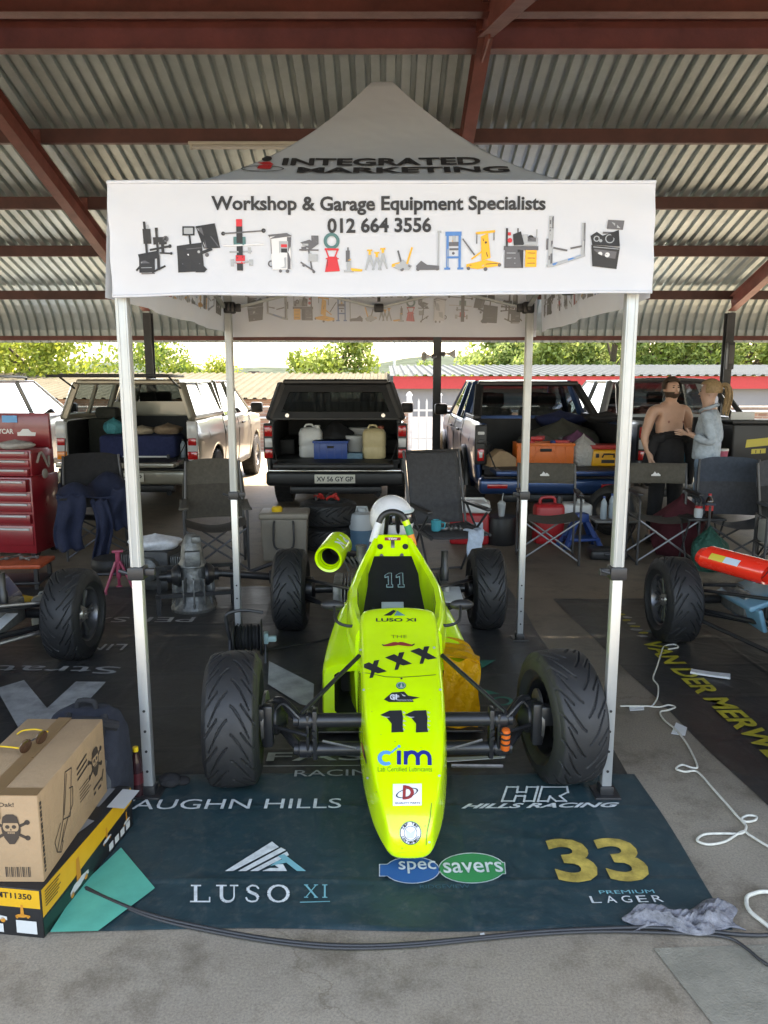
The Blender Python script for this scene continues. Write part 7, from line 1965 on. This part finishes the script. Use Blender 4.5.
groundcord('rope', [(652, 708), (657, 700), (658, 688), (653, 680), (657, 668), (661, 655), (664, 648), (674, 646), (678, 649), (668, 651)], .005, mat('white_rope'), 'pale cord running beside the wheel of the red racing car', 'cord')
groundcord('rope', [(1000, 930), (880, 962), (810, 950), (775, 934), (762, 925), (750, 915), (746, 906), (750, 898), (775, 896), (840, 915), (930, 900)], .007, mat('white_rope'), 'thick pale cord loop at the bottom right edge', 'cord')
groundcord('cable', [(86, 891), (110, 903), (150, 918), (210, 932), (280, 944), (340, 949), (400, 948), (470, 942), (540, 935), (600, 932), (650, 931), (700, 934), (740, 938), (775, 938), (850, 930), (980, 935)], .0065, mat('grey_black_cable', (.03, .03, .031), .5), 'long dark cable lying across the front of the teal banner mat', 'cable')
groundcord('cable', [(86, 893), (150, 920), (215, 935.5), (285, 947), (345, 951.5), (410, 949.5), (480, 942.5), (545, 937), (610, 934.5), (690, 937), (728, 941), (748, 953), (760, 963), (778, 972), (830, 985), (940, 975)], .005, mat('grey_black_cable'), 'second thinner dark cable following the long cable, curling off at the right', 'cable')
def rag_fn(u, v):
    p = G(632, 933); x = .0 + .36 * u; y = .0 + .085 * v
    e = min(1, 6 * u, 6 * (1 - u)) * min(1, 4 * v, 4 * (1 - v))
    return (p.x + x + .02 * math.sin(v * 7 + u * 3), p.y - .012 + y + .06 * u * v + .02 * math.sin(u * 9), .016 + e * (.020 + .006 * math.sin(u * 13 + 4 * math.sin(v * 4)) + .010 * math.sin(v * 14 + 3 * math.sin(u * 5)) + .006 * math.sin(u * 37 + v * 19) + .004 * math.sin(u * 61 - v * 23)))
b = B(); b.grid(rag_fn, 70, 30)
o = single(b, 'rag', mat('mauve_rag', (.19, .188, .20), .9, var=.6, scale=22, bump=.4, bscale=120), 'crumpled mauve grey rag at the right front corner of the teal banner mat', 'cloth', ang=75)
o.modifiers.new('thick', 'SOLIDIFY').thickness = .006
def scrap(pts, label, z=.014, m=PW, th=.003):
    b = B(); q = [G(x, y) for x, y in pts]
    n = sum((q[i].cross(q[(i + 1) % len(q)]).z for i in range(len(q))))
    if n < 0: q.reverse()
    b.prism([(p.x, p.y) for p in q], th, M=Mx((0, 0, z)))
    single(b, 'paper_scrap', m, label, 'scrap', smooth=False)
scrap([(671, 735), (676, 724), (687, 729), (685, 737)], 'white paper scrap on the concrete beside the pale cord', .006)
scrap([(691, 673), (710, 676), (730, 678), (730, 682), (708, 679), (690, 676)], 'narrow white strip lying on the black banner mat', .016, th=.012)
scrap([(629, 708), (644, 708), (644, 711), (630, 712)], 'short white strip on the concrete behind the right tent leg', .006)
scrap([(480, 936), (484, 935), (485, 938), (481, 939)], 'tiny white speck of paper on the concrete in front of the banner', .006)
scrap([(446, 762), (447, 766)] + [(505, 762), (505, 760)], 'thin pale rod lying on the floor mat under the front axle', .02, PALEST)

# ------------------------------------------------------------------ boxes and backpack at the lower left
KRAFT = mat('kraft_box', (.36, .235, .13), .75, var=.10, scale=5, bump=.15, bscale=60)
KDK = mat('kraft_print', (.045, .03, .02), .7)
TAPE = mat('brown_tape', (.22, .13, .06), .3, var=.1)
YBX = mat('box_yellow', (.62, .33, .015), .45, var=.06); KBX = mat('box_black', (.014, .014, .015), .4, var=.2); GBX = mat('box_dark_green', (.008, .03, .022), .4)
t = thing('product_box', 'long black and yellow printed carton under the brown cardboard box at left', 'box', (-1.08, 2.165, 0), R(-7.5))
Wb, Lb, Hb = .42, .63, .172
b = B(); b.box((-Wb / 2, Lb / 2, Hb / 2), (Wb, Lb, Hb), 0, .004); b.build('carton', KBX, t)
b = B()
SR = frame((.001, 0, 0), (0, 1, 0), (0, 0, 1)); SF = frame((-Wb, -.001, 0), (1, 0, 0), (0, 0, 1)); STp = frame((-Wb, 0, Hb + .001), (1, 0, 0), (0, 1, 0))
b.poly([(.004, .072), (.17, .078), (.30, .088), (.52, .102), (.626, .108), (.626, .168), (.004, .168)], 0, SR)
b.poly([(.004, .004), (.33, .004), (.26, .066), (.004, .066)], 1, SR)
b.poly([(.004, .105), (.416, .105), (.416, .168), (.004, .168)], 0, SF)
b.build('printed_panel', [YBX, GBX], t, smooth=False)
def jack(b, M1, s, mi0, mi1):
    for q in ([(0, 0), (.5, 0), (.9, .1), (1, .05), (1, .18), (.55, .25), (.2, .22), (0, .12)],): b.poly([(x * s, y * s) for x, y in q], mi0, M1)
    b.poly([(.35 * s, .2 * s), (.6 * s, .22 * s), (.55 * s, .9 * s), (.4 * s, .9 * s)], mi1, M1)
    for q in ((.1, 0), (.85, .06)): b.poly([(q[0] * s + .09 * s * math.cos(a), q[1] * s + .09 * s * math.sin(a)) for a in [2 * PI * k / 10 for k in range(10)]], mi1, M1)
b = B()
UP = Mx((0, 0, .0012))
jack(b, SR @ UP @ Mx((.16, .03, 0)), .12, 2, 3); jack(b, SR @ UP @ Mx((.39, .07, 0)), .06, 2, 3); jack(b, SR @ UP @ Mx((.55, .05, 0)), .05, 2, 3)
jack(b, SF @ UP @ Mx((.20, .05, 0)), .10, 2, 3); jack(b, SF @ UP @ Mx((.33, .07, 0)), .05, 3, 3)
for i in range(4): b.poly([(.43 + i * .045, .02), (.462 + i * .045, .02), (.462 + i * .045, .048), (.43 + i * .045, .048)], 2, SR @ UP)
for i in range(4): b.poly([(.02 + .155 * (i % 2) + .003, .012), (.02 + .155 * (i % 2) + .06, .012), (.02 + .155 * (i % 2) + .06, .042), (.02 + .155 * (i % 2) + .003, .042)], 2, SF @ UP @ Mx((.05 * (i // 2), 0, 0)))
b.poly([(.33, .015), (.40, .015), (.40, .06), (.33, .06)], 2, SF @ UP)
b.text('MT11350', .27, .135, .12, .02, 4, SF @ UP, .02)
for i in range(6): b.poly([(.02, .10 + i * .010), (.09 + .01 * (i % 3), .10 + i * .010), (.09 + .01 * (i % 3), .104 + i * .010), (.02, .104 + i * .010)], 4, SR @ UP)
for i in range(2): b.poly([(.30 + i * .1, .47), (.37 + i * .1, .47), (.37 + i * .1, .60), (.30 + i * .1, .60)], 2 if i else 5, STp @ UP)
b.poly([(.28, .24), (.37, .26), (.40, .38), (.33, .40)], 5, STp @ UP)
b.build('printed_graphics', [YBX, GBX, mat('box_white_print', (.5, .5, .48), .5), mat('box_orange_print', (.50, .2, .02), .5), KBX, mat('box_grey_print', (.2, .2, .2), .5)], t, smooth=False)
t = thing('cardboard_box', 'brown cardboard box with black tool drawings, on the yellow and black carton', 'box', (-1.082, 2.20, Hb + .001), R(-.6))
Wc, Lc, Hc = .29, .55, .30
b = B(); b.box((-Wc / 2, Lc / 2, Hc / 2), (Wc, Lc, Hc), 0, .005); b.box((-Wc / 2, Lc / 2, Hc + .0006), (.006, Lc - .01, .002), 1); b.build('carton', [KRAFT, KDK], t)
b = B(); b.box((-Wc / 2, Lc / 2, Hc + .0022), (.05, Lc + .004, .0016)); b.box((-Wc / 2, -.0015, Hc - .04), (.05, .002, .08)); b.box((-Wc / 2, .02, Hc + .0018), (Wc, .045, .001)); b.build('packing_tape', TAPE, t)
SR = frame((.0012, 0, 0), (0, 1, 0), (0, 0, 1)); SF = frame((-Wc, -.0012, 0), (1, 0, 0), (0, 0, 1))
b = B()
def skull(M1, s):
    def el(cx, cy, rx, ry, mi): b.poly([(s * (cx + rx * math.cos(a)), s * (cy + ry * math.sin(a))) for a in [2 * PI * k / 18 for k in range(18)]], mi, M1)
    for k in (-1, 1):
        b.poly([(s * k * -.9, s * -.55), (s * k * -.8, s * -.7), (s * k * .95, s * .25), (s * k * .85, s * .4)][::k], 0, M1)
        el(k * .95, .35, .16, .16, 0); el(k * -.92, -.62, .16, .16, 0)
    M1 = M1 @ Mx((0, 0, .0006)); b_ = 0
    def el2(cx, cy, rx, ry, mi, z): b.poly([(s * (cx + rx * math.cos(a)), s * (cy + ry * math.sin(a))) for a in [2 * PI * k / 18 for k in range(18)]], mi, M1 @ Mx((0, 0, z)))
    el2(0, -.05, .56, .72, 0, 0); el2(0, .1, .46, .46, 1, .0005); el2(-.19, .08, .13, .12, 0, .001); el2(.19, .08, .13, .12, 0, .001); b.poly([(-.06 * s, -.14 * s), (.06 * s, -.14 * s), (0, .0)], 0, M1 @ Mx((0, 0, .001)))
    b.poly([(-.5 * s, .32 * s), (.5 * s, .32 * s), (.42 * s, .7 * s), (.2 * s, .86 * s), (-.2 * s, .86 * s), (-.42 * s, .7 * s)], 0, M1 @ Mx((0, 0, .0012)))
    b.poly([(-.5 * s, -.1 * s), (-.3 * s, -.2 * s), (.3 * s, -.2 * s), (.5 * s, -.1 * s), (.42 * s, -.6 * s), (.15 * s, -1.0 * s), (-.15 * s, -1.0 * s), (-.42 * s, -.6 * s)], 0, M1 @ Mx((0, 0, .0008)))
    for k in range(4): b.poly([((-.2 + k * .11) * s, -.34 * s), ((-.13 + k * .11) * s, -.34 * s), ((-.13 + k * .11) * s, -.24 * s), ((-.2 + k * .11) * s, -.24 * s)], 1, M1 @ Mx((0, 0, .0012)))
skull(SF @ Mx((.20, .19, 0)), .055); skull(SR @ Mx((.45, .18, 0)), .06)
for i in range(14): b.poly([(.17 + i * .006, .02), (.17 + i * .006 + .002 + .002 * (i % 3 == 0), .02), (.17 + i * .006 + .002 + .002 * (i % 3 == 0), .055), (.17 + i * .006, .055)], 0, SF)
for i in range(18): b.poly([(.008, .03 + i * .0135), (.02, .03 + i * .0135), (.02, .038 + i * .0135 + .002 * (i % 3)), (.008, .038 + i * .0135 + .002 * (i % 3))], 0, SR)
def lines(M1, segs, w_=.004):
    for (x0, y0, x1, y1) in segs:
        d = Vector((x1 - x0, y1 - y0)).normalized() * w_ * .5
        b.poly([(x0 - d.y, y0 + d.x), (x0 + d.y, y0 - d.x), (x1 + d.y, y1 - d.x), (x1 - d.y, y1 + d.x)], 0, M1 @ Mx((0, 0, random.random() * .0003)))
lines(SR, [(.16, .12, .20, .27), (.20, .27, .25, .26), (.25, .26, .215, .10), (.215, .10, .16, .12), (.17, .13, .21, .26), (.10, .04, .16, .12), (.12, .03, .17, .10), (.10, .04, .09, .08), (.09, .08, .14, .12), (.14, .05, .19, .10), (.19, .10, .24, .13), (.24, .13, .25, .19), (.25, .19, .22, .2), (.10, .04, .13, .02), (.13, .02, .15, .05)], .0045)
for i in range(5): lines(SR, [(.30, .10 + i * .012, .38 + .02 * (i % 2), .10 + i * .012)], .004)
for i in range(3): lines(SR, [(.29, .19 + i * .02, .38, .20 + i * .022)], .009)
lines(SR, [(.42, .06, .44, .06), (.46, .06, .49, .06), (.42, .08, .50, .085), (.50, .07, .52, .11)], .01)
lines(SF, [(.02, .12, .08, .16), (.08, .16, .11, .14), (.03, .09, .10, .11), (.10, .11, .13, .09), (.13, .09, .12, .06), (.02, .23, .06, .23), (.02, .25, .05, .25)], .007)
b.text('Duck!' if False else 'Oak!', .165, .262, .05, .014, 0, SF, .01)
b.build('printed_graphics', [KDK, KRAFT], t, smooth=False)
# sunglasses on the box
p = G(36, 748, Hb + Hc + .02)
t = thing('sunglasses', 'brown sunglasses with yellow arms lying on the cardboard box', 'sunglasses', (-1.225, 2.50, Hb + Hc + .004), R(70))
for s in (-1, 1):
    b = B(); b.ball((s * .036, 0, .028), .028, 0, 14, (1, .12, .85)); b.build('lens', mat('brown_lens', (.05, .022, .012), .08, coat=.5), t)
    b = B(); b.tube([(s * .066, .0, .035), (s * .070, .06, .032), (s * .066, .115, .02), (s * .062, .14, .004)], .0028, 6, k=4); b.build('arm', mat('yellow_plastic'), t)
b = B(); b.tube([(-.012, 0, .034), (0, -.003, .038), (.012, 0, .034)], .003, 6); b.build('bridge', BLKP, t)
# backpack
t = thing('backpack', 'dark navy and grey backpack standing behind the cardboard box', 'backpack', (-1.205, 2.88, 0), R(-6))
NVB = fabric('dark_navy_nylon', (.014, .017, .026)); GYB = fabric('mid_grey_nylon', (.055, .058, .062))
def bp_ring(z, wx, wy, oy): return [(wx * math.copysign(abs(math.cos(a)) ** .6, math.cos(a)), oy + wy * math.copysign(abs(math.sin(a)) ** .6, math.sin(a)), z) for a in [2 * PI * k / 30 for k in range(30)]]
b = B(); b.loft([bp_ring(*q) for q in ((0, .14, .085, .02), (.015, .16, .10, .02), (.12, .172, .12, 0), (.25, .172, .115, 0), (.36, .16, .095, .015), (.42, .13, .07, .03), (.445, .08, .045, .04))]); b.build('main_compartment', NVB, t, ang=60)
b = B(); b.loft([[(.06 + .10 * math.cos(a) * k, -.02 + .12 * math.sin(a) * k, z + .02 * math.sin(3 * a)) for a in [2 * PI * j / 20 for j in range(20)]] for z, k in ((.03, .85), (.05, 1.02), (.22, 1.04), (.30, .92), (.34, .6))]); b.build('front_pocket', GYB, t, ang=60)
b = B()
for s in (-.05, .10): b.tube([(.02 + s, -.125, .05), (.03 + s, -.15, .2), (.02 + s, -.11, .36), (.0 + s, -.02, .44)], .014, 6, k=4)
b.tube([(-.16, -.05, .3), (-.05, -.12, .43), (.06, -.1, .45), (.15, -.02, .40)], .02, 8, k=4); b.build('strap', F_BK, t)
b = B(); b.tube([(-.04, .03, .44), (-.03, .03, .475), (.03, .03, .475), (.04, .03, .44)], .010, 8, k=3); b.build('grab_handle', F_BK, t)
t = bottle('dark bottle with a yellow cap beside the backpack and the left front tent leg', (-1.045, 3.0, 0), .026, .23, mat('smoky_bottle', (.03, .012, .014), .15), mat('yellow_cap', (.75, .50, .02), .4))
b = B(); b.lathe([(.0372, .07), (.0372, .12)], 20, caps=False); b.v = [Vector((v.x * .72, v.y * .72, v.z)) for v in b.v]; b.build('label', mat('sticker_dark_red', (.07, .008, .012), .4), t)
b = B(); b.ball((0, 0, .03), .05, 0, 14, (1.0, .8, .6), jit=.06); b.ball((.05, .01, .022), .03, 0, 12, (1.2, .9, .6), jit=.06)
single(b, 'glove', F_BK, 'black glove bundle on the mat at the foot of the left front tent leg', 'glove', (-.93, 3.08, .006))
# ------------------------------------------------------------------ people
def skin_mesh(name, J, E, mats, parent, root, sub=2):
    me = bpy.data.meshes.new(name); keys = list(J); idx = {k: i for i, k in enumerate(keys)}
    me.from_pydata([J[k][0] for k in keys], [(idx[a], idx[c]) for a, c in E], [])
    o = bpy.data.objects.new(name, me); COL.objects.link(o)
    md = o.modifiers.new('skin', 'SKIN'); md.use_smooth_shade = True; md.branch_smoothing = .4
    if not me.skin_vertices: me.skin_vertices.new()
    for k in keys:
        r = J[k][1]; r = r if isinstance(r, tuple) else (r, r)
        me.skin_vertices[0].data[idx[k]].radius = r
        me.skin_vertices[0].data[idx[k]].use_root = (k == root)
    sb = o.modifiers.new('sub', 'SUBSURF'); sb.levels = sub; sb.render_levels = sub
    dg = bpy.context.evaluated_depsgraph_get(); dg.update()
    m2 = bpy.data.meshes.new_from_object(o.evaluated_get(dg))
    bpy.data.objects.remove(o); bpy.data.meshes.remove(me)
    m2.materials.clear()
    m2.materials.append(mats)
    for p in m2.polygons: p.use_smooth = True
    n = bpy.data.objects.new(name, m2); COL.objects.link(n); n.parent = parent
    return n
def hand(J, E, wrist, name, d, up, side):
    d = Vector(d).normalized(); up = Vector(up); side = (Vector(side) - d * d.dot(Vector(side))).normalized(); w0 = Vector(J[wrist][0])
    palm = w0 + d * .06
    J[name + 'p'] = (tuple(palm), (.036, .018)); E.append((wrist, name + 'p'))
    nrm = d.cross(side)
    for i, (off, L) in enumerate(((-.027, .07), (-.009, .08), (.010, .075), (.027, .06))):
        a = palm + d * .035 + side * off; c = a + d * L * .5 + nrm * .012; e = c + d * L * .35 + nrm * .028
        J[f'{name}{i}a'] = (tuple(a), .0095); J[f'{name}{i}b'] = (tuple(c), .0085); J[f'{name}{i}c'] = (tuple(e), .0075)
        E += [(name + 'p', f'{name}{i}a'), (f'{name}{i}a', f'{name}{i}b'), (f'{name}{i}b', f'{name}{i}c')]
    a = w0 + d * .03 - side * .035; c = a + d * .035 - side * .018 + nrm * .01
    J[name + 'ta'] = (tuple(a), .011); J[name + 'tb'] = (tuple(c), .009); E += [(wrist, name + 'ta'), (name + 'ta', name + 'tb')]
SKIN = mat('skin', (.50, .30, .215), .5, var=.10, scale=9)
SKIN2 = mat('skin_fair', (.46, .29, .22), .5, var=.08, scale=9)
def base_body(sh=.185, w_=1.0, h=1.0):
    J = {'pel': ((0, 0, .96 * h), (.165 * w_, .115)), 'abd': ((0, -.005, 1.10 * h), (.155 * w_, .105)), 'chest': ((0, 0, 1.28 * h), (.185 * w_, .12)), 'neck0': ((0, .012, 1.45 * h), (.125 * w_, .08)), 'neck': ((0, .0, 1.53 * h), (.062, .06)), 'jaw': ((0, -.022, 1.590 * h), (.068, .078)), 'head': ((0, -.005, 1.67 * h), (.082, .10)), 'crown': ((0, .006, 1.74 * h), (.064, .078))}
    E = [('pel', 'abd'), ('abd', 'chest'), ('chest', 'neck0'), ('neck0', 'neck'), ('neck', 'jaw'), ('jaw', 'head'), ('head', 'crown')]
    return J, E
def face(parent, z, h=1.0, skin=SKIN, beard=None):
    b = B(); b.add([(-.014, -.092, z - .022), (.014, -.092, z - .022), (0, -.118, z - .018), (-.007, -.090, z + .022), (.007, -.090, z + .022)], [[0, 1, 2], [0, 2, 3], [1, 4, 2], [3, 2, 4]]); b.build('nose', skin, parent)
    for s in (-1, 1):
        b = B(); b.ball((s * .028, -.085, z + .018), .010, 0, 10, (1.2, .7, .7)); b.build('eye', mat('eye_dark', (.03, .025, .022), .25), parent)
        b = B(); b.ball((s * .079, .005, z), .026, 0, 10, (.35, .8, 1.2)); b.build('ear', skin, parent)
        b = B(); b.box((s * .029, -.091, z + .036), (.03, .008, .007), 0, .003); b.build('eyebrow', mat('hair_brown', (.05, .03, .018), .8), parent)
    b = B(); b.ball((0, -.090, z - .048), .018, 0, 10, (1.2, .35, .32)); b.build('mouth', mat('lips', (.30, .11, .09), .5), parent)
# shirtless man, facing the camera and slightly right
man = thing('person', 'shirtless bearded man with black race overalls rolled down to the waist, arms bent', 'person', (3.06, 8.25, 0), R(12))
J, E = base_body(h=1.0, w_=1.05)
for s, n in ((-1, 'r'), (1, 'l')):
    J['sh' + n] = ((s * .20, .012, 1.43), .070); E.append(('neck0', 'sh' + n))
    J['hip' + n] = ((s * .09, 0, .88), (.085, .09)); J['kn' + n] = ((s * .11, -.01, .50), .060); J['an' + n] = ((s * .12, .02, .09), .042); J['to' + n] = ((s * .14, -.12, .035), (.042, .03))
    E += [('pel', 'hip' + n), ('hip' + n, 'kn' + n), ('kn' + n, 'an' + n), ('an' + n, 'to' + n)]
J['elr'] = ((-.275, .02, 1.14), .046); J['wrr'] = ((-.26, -.10, .93), .031); E += [('shr', 'elr'), ('elr', 'wrr')]
J['ell'] = ((.275, .0, 1.15), .046); J['wrl'] = ((.185, -.20, 1.22), .031); E += [('shl', 'ell'), ('ell', 'wrl')]
hand(J, E, 'wrr', 'hr', (.1, -.3, -1), (0, 0, 1), (0, 1, 0)); hand(J, E, 'wrl', 'hl', (-.5, -.7, .4), (0, 0, 1), (0, 0, -1))
body = skin_mesh('body', J, E, SKIN, man, 'pel')
face(man, 1.655)
def shell(fn_keep, z, rx, ry, rz_, oy=0.0, n=20):
    b = B()
    for i in range(n * 2):
        for j in range(n):
            a0, a1 = 2 * PI * i / (2 * n), 2 * PI * (i + 1) / (2 * n); e0, e1 = -PI / 2 + PI * j / n, -PI / 2 + PI * (j + 1) / n
            am, em = (a0 + a1) / 2, (e0 + e1) / 2
            if fn_keep(am, em):
                b.add([(rx * math.cos(e) * math.sin(a), oy - ry * math.cos(e) * math.cos(a), z + rz_ * math.sin(e)) for a, e in ((a0, e0), (a1, e0), (a1, e1), (a0, e1))], [[0, 1, 2, 3]])
    return b
wrapA = lambda a: min(a, 2 * PI - a)
shell(lambda a, e: e > .5 or (wrapA(a) > 1.25 and e > -.25), 1.685, .092, .113, .108, .004).build('hair', mat('hair_brown'), man)
shell(lambda a, e: wrapA(a) < 1.5 and -1.35 < e < -.30 and not (wrapA(a) < .28 and -.52 < e < -.38), 1.668, .088, .116, .138, -.004).build('beard', mat('hair_brown'), man)
BLKO = fabric('black_overalls', (.010, .010, .012))
J = {'w': ((0, 0, 1.26), (.185, .15)), 'm': ((0, 0, 1.10), (.195, .155)), 'p': ((0, 0, .95), (.20, .155))}; E = [('w', 'm'), ('m', 'p')]
for s, n in ((-1, 'r'), (1, 'l')):
    J['h' + n] = ((s * .095, 0, .82), .105); J['k' + n] = ((s * .115, -.01, .48), .085); J['a' + n] = ((s * .125, .015, .12), .075); E += [('p', 'h' + n), ('h' + n, 'k' + n), ('k' + n, 'a' + n)]
skin_mesh('overalls', J, E, BLKO, man, 'p')
for s in (-1, 1):
    skin_mesh('hanging_sleeve', {'a': ((s * .10, -.12, 1.16), .055), 's': ((s * .20, -.07, 1.13), .06), 't': ((s * .26, -.04, .90), .058), 'u': ((s * .25, -.05, .62), .045)}, [('a', 's'), ('s', 't'), ('t', 'u')], BLKO, man, 'a')
b = B(); b.tube([(.19 * math.cos(q), .135 * math.sin(q), 1.165 + .012 * math.sin(3 * q)) for q in [2 * PI * k / 24 for k in range(24)]], .035, 8, closed=True); b.build('rolled_waist', BLKO, man)
for s in (-1, 1):
    b = B(); b.box((s * .135, -.07, .04), (.10, .28, .08), 0, .03, 3); b.build('shoe', BLKP, man)
b = B(); b.box((0, 0, 0), (.075, .012, .15), 0, .004); 
q = b.build('phone', BLKP, man, loc=(.115, -.30, 1.29))
# woman in denim, back to the camera, looking left at the man
wom = thing('person', 'woman with blonde ponytail in a pale denim jacket and jeans, back to the camera', 'person', (3.33, 7.9, 0), R(-122))
J, E = base_body(w_=.88, h=.985)
for s, n in ((-1, 'r'), (1, 'l')):
    J['sh' + n] = ((s * .155, .012, 1.38), .052); E.append(('neck0', 'sh' + n))
    J['hip' + n] = ((s * .085, 0, .87), (.088, .095)); J['kn' + n] = ((s * .09, -.02, .48), .058); J['an' + n] = ((s * .10, .02, .09), .038); J['to' + n] = ((s * .12, -.12, .03), (.036, .026))
    E += [('pel', 'hip' + n), ('hip' + n, 'kn' + n), ('kn' + n, 'an' + n), ('an' + n, 'to' + n)]
J['elr'] = ((-.20, .09, 1.12), .04); J['wrr'] = ((-.14, -.08, 1.20), .027); J['ell'] = ((.215, .08, 1.12), .04); J['wrl'] = ((.18, -.13, 1.20), .027)
E += [('shr', 'elr'), ('elr', 'wrr'), ('shl', 'ell'), ('ell', 'wrl')]
hand(J, E, 'wrr', 'hr', (.3, -1, .2), (0, 0, 1), (0, 0, -1)); hand(J, E, 'wrl', 'hl', (-.3, -1, .2), (0, 0, 1), (0, 0, -1))
skin_mesh('body', J, E, SKIN2, wom, 'pel')
face(wom, 1.62, skin=SKIN2)
DEN = mat('pale_denim', (.36, .43, .50), .9, var=.25, scale=18, bump=1.0, bscale=14); JEAN = mat('blue_denim', (.19, .27, .38), .9, var=.3, scale=12, bump=.9, bscale=12)
J = {'hem': ((0, 0, .93), (.172, .160)), 'mid': ((0, 0, 1.12), (.160, .148)), 'ch': ((0, .01, 1.29), (.160, .135)), 'top': ((0, .015, 1.41), (.115, .095)), 'col': ((0, .012, 1.465), (.068, .066))}
E = [('hem', 'mid'), ('mid', 'ch'), ('ch', 'top'), ('top', 'col')]
for s, n in ((-1, 'r'), (1, 'l')):
    J['s' + n] = ((s * .17, .015, 1.40), .074); J['e' + n] = ((s * .215, .09, 1.12), .058); E += [('top', 's' + n), ('s' + n, 'e' + n)]
J['wr'] = ((-.15, -.05, 1.185), .046); J['wl'] = ((.185, -.10, 1.19), .046); E += [('er', 'wr'), ('el', 'wl')]
skin_mesh('denim_jacket', J, E, DEN, wom, 'mid')
J = {'w': ((0, 0, 1.06), (.155, .125)), 'p': ((0, .01, .93), (.18, .15))}; E = [('w', 'p')]
for s, n in ((-1, 'r'), (1, 'l')):
    J['h' + n] = ((s * .088, .01, .83), .105); J['k' + n] = ((s * .092, -.02, .48), .075); J['a' + n] = ((s * .10, .02, .10), .062); E += [('p', 'h' + n), ('h' + n, 'k' + n), ('k' + n, 'a' + n)]
skin_mesh('jeans', J, E, JEAN, wom, 'p')
for s in (-1, 1):
    b = B(); b.box((s * .115, -.07, .035), (.085, .24, .07), 0, .03, 3); b.build('shoe', PW, wom)
HB = mat('hair_blonde', (.30, .20, .10), .6, var=.3, scale=40)
shell(lambda a, e: e > .5 or (wrapA(a) > 1.2 and e > -.35), 1.655, .094, .115, .112, .004).build('hair', HB, wom)
b = B(); b.tube([(0, .105, 1.70), (0, .155, 1.69), (.01, .175, 1.59), (.015, .15, 1.46)], [.022, .03, .03, .010], 10, k=5); b.build('ponytail', HB, wom)
# small finishing details on the figures
b = B()
for s in (-1, 1): b.ball((s * .085, -.128, 1.315), .013, 0, 10, (1, .35, 1))
b.build('nipple', mat('areola', (.28, .12, .09), .6), man)
b = B(); b.tube([(-.085, .02, 1.475), (-.06, -.055, 1.45), (0, -.085, 1.43), (.06, -.055, 1.45), (.085, .02, 1.475), (.05, .075, 1.50), (-.05, .075, 1.50)], .018, 8, k=4, closed=True); b.build('jacket_collar', DEN, wom)
b = B()
b.tube([(-.17, .06, .945), (-.10, .15, .945), (0, .17, .945), (.10, .15, .945), (.17, .06, .945)], .014, 8, k=4); b.build('jacket_hem', DEN, wom)
b = B()
for i in range(26):
    a = random.uniform(0, 2 * PI); q = .04 * math.sqrt(random.random())
    x, y = q * math.cos(a), q * math.sin(a)
    b.tube([(x * .5, .12 + y * .4, 1.70), (x * .9, .16 + y * .8, 1.68), (.01 + x * 1.2, .178 + y, 1.58), (.015 + x * .9, .155 + y * .8, 1.42 + random.uniform(-.03, .03))], .006, 5, k=3)
b.build('hair_strand', HB, wom)
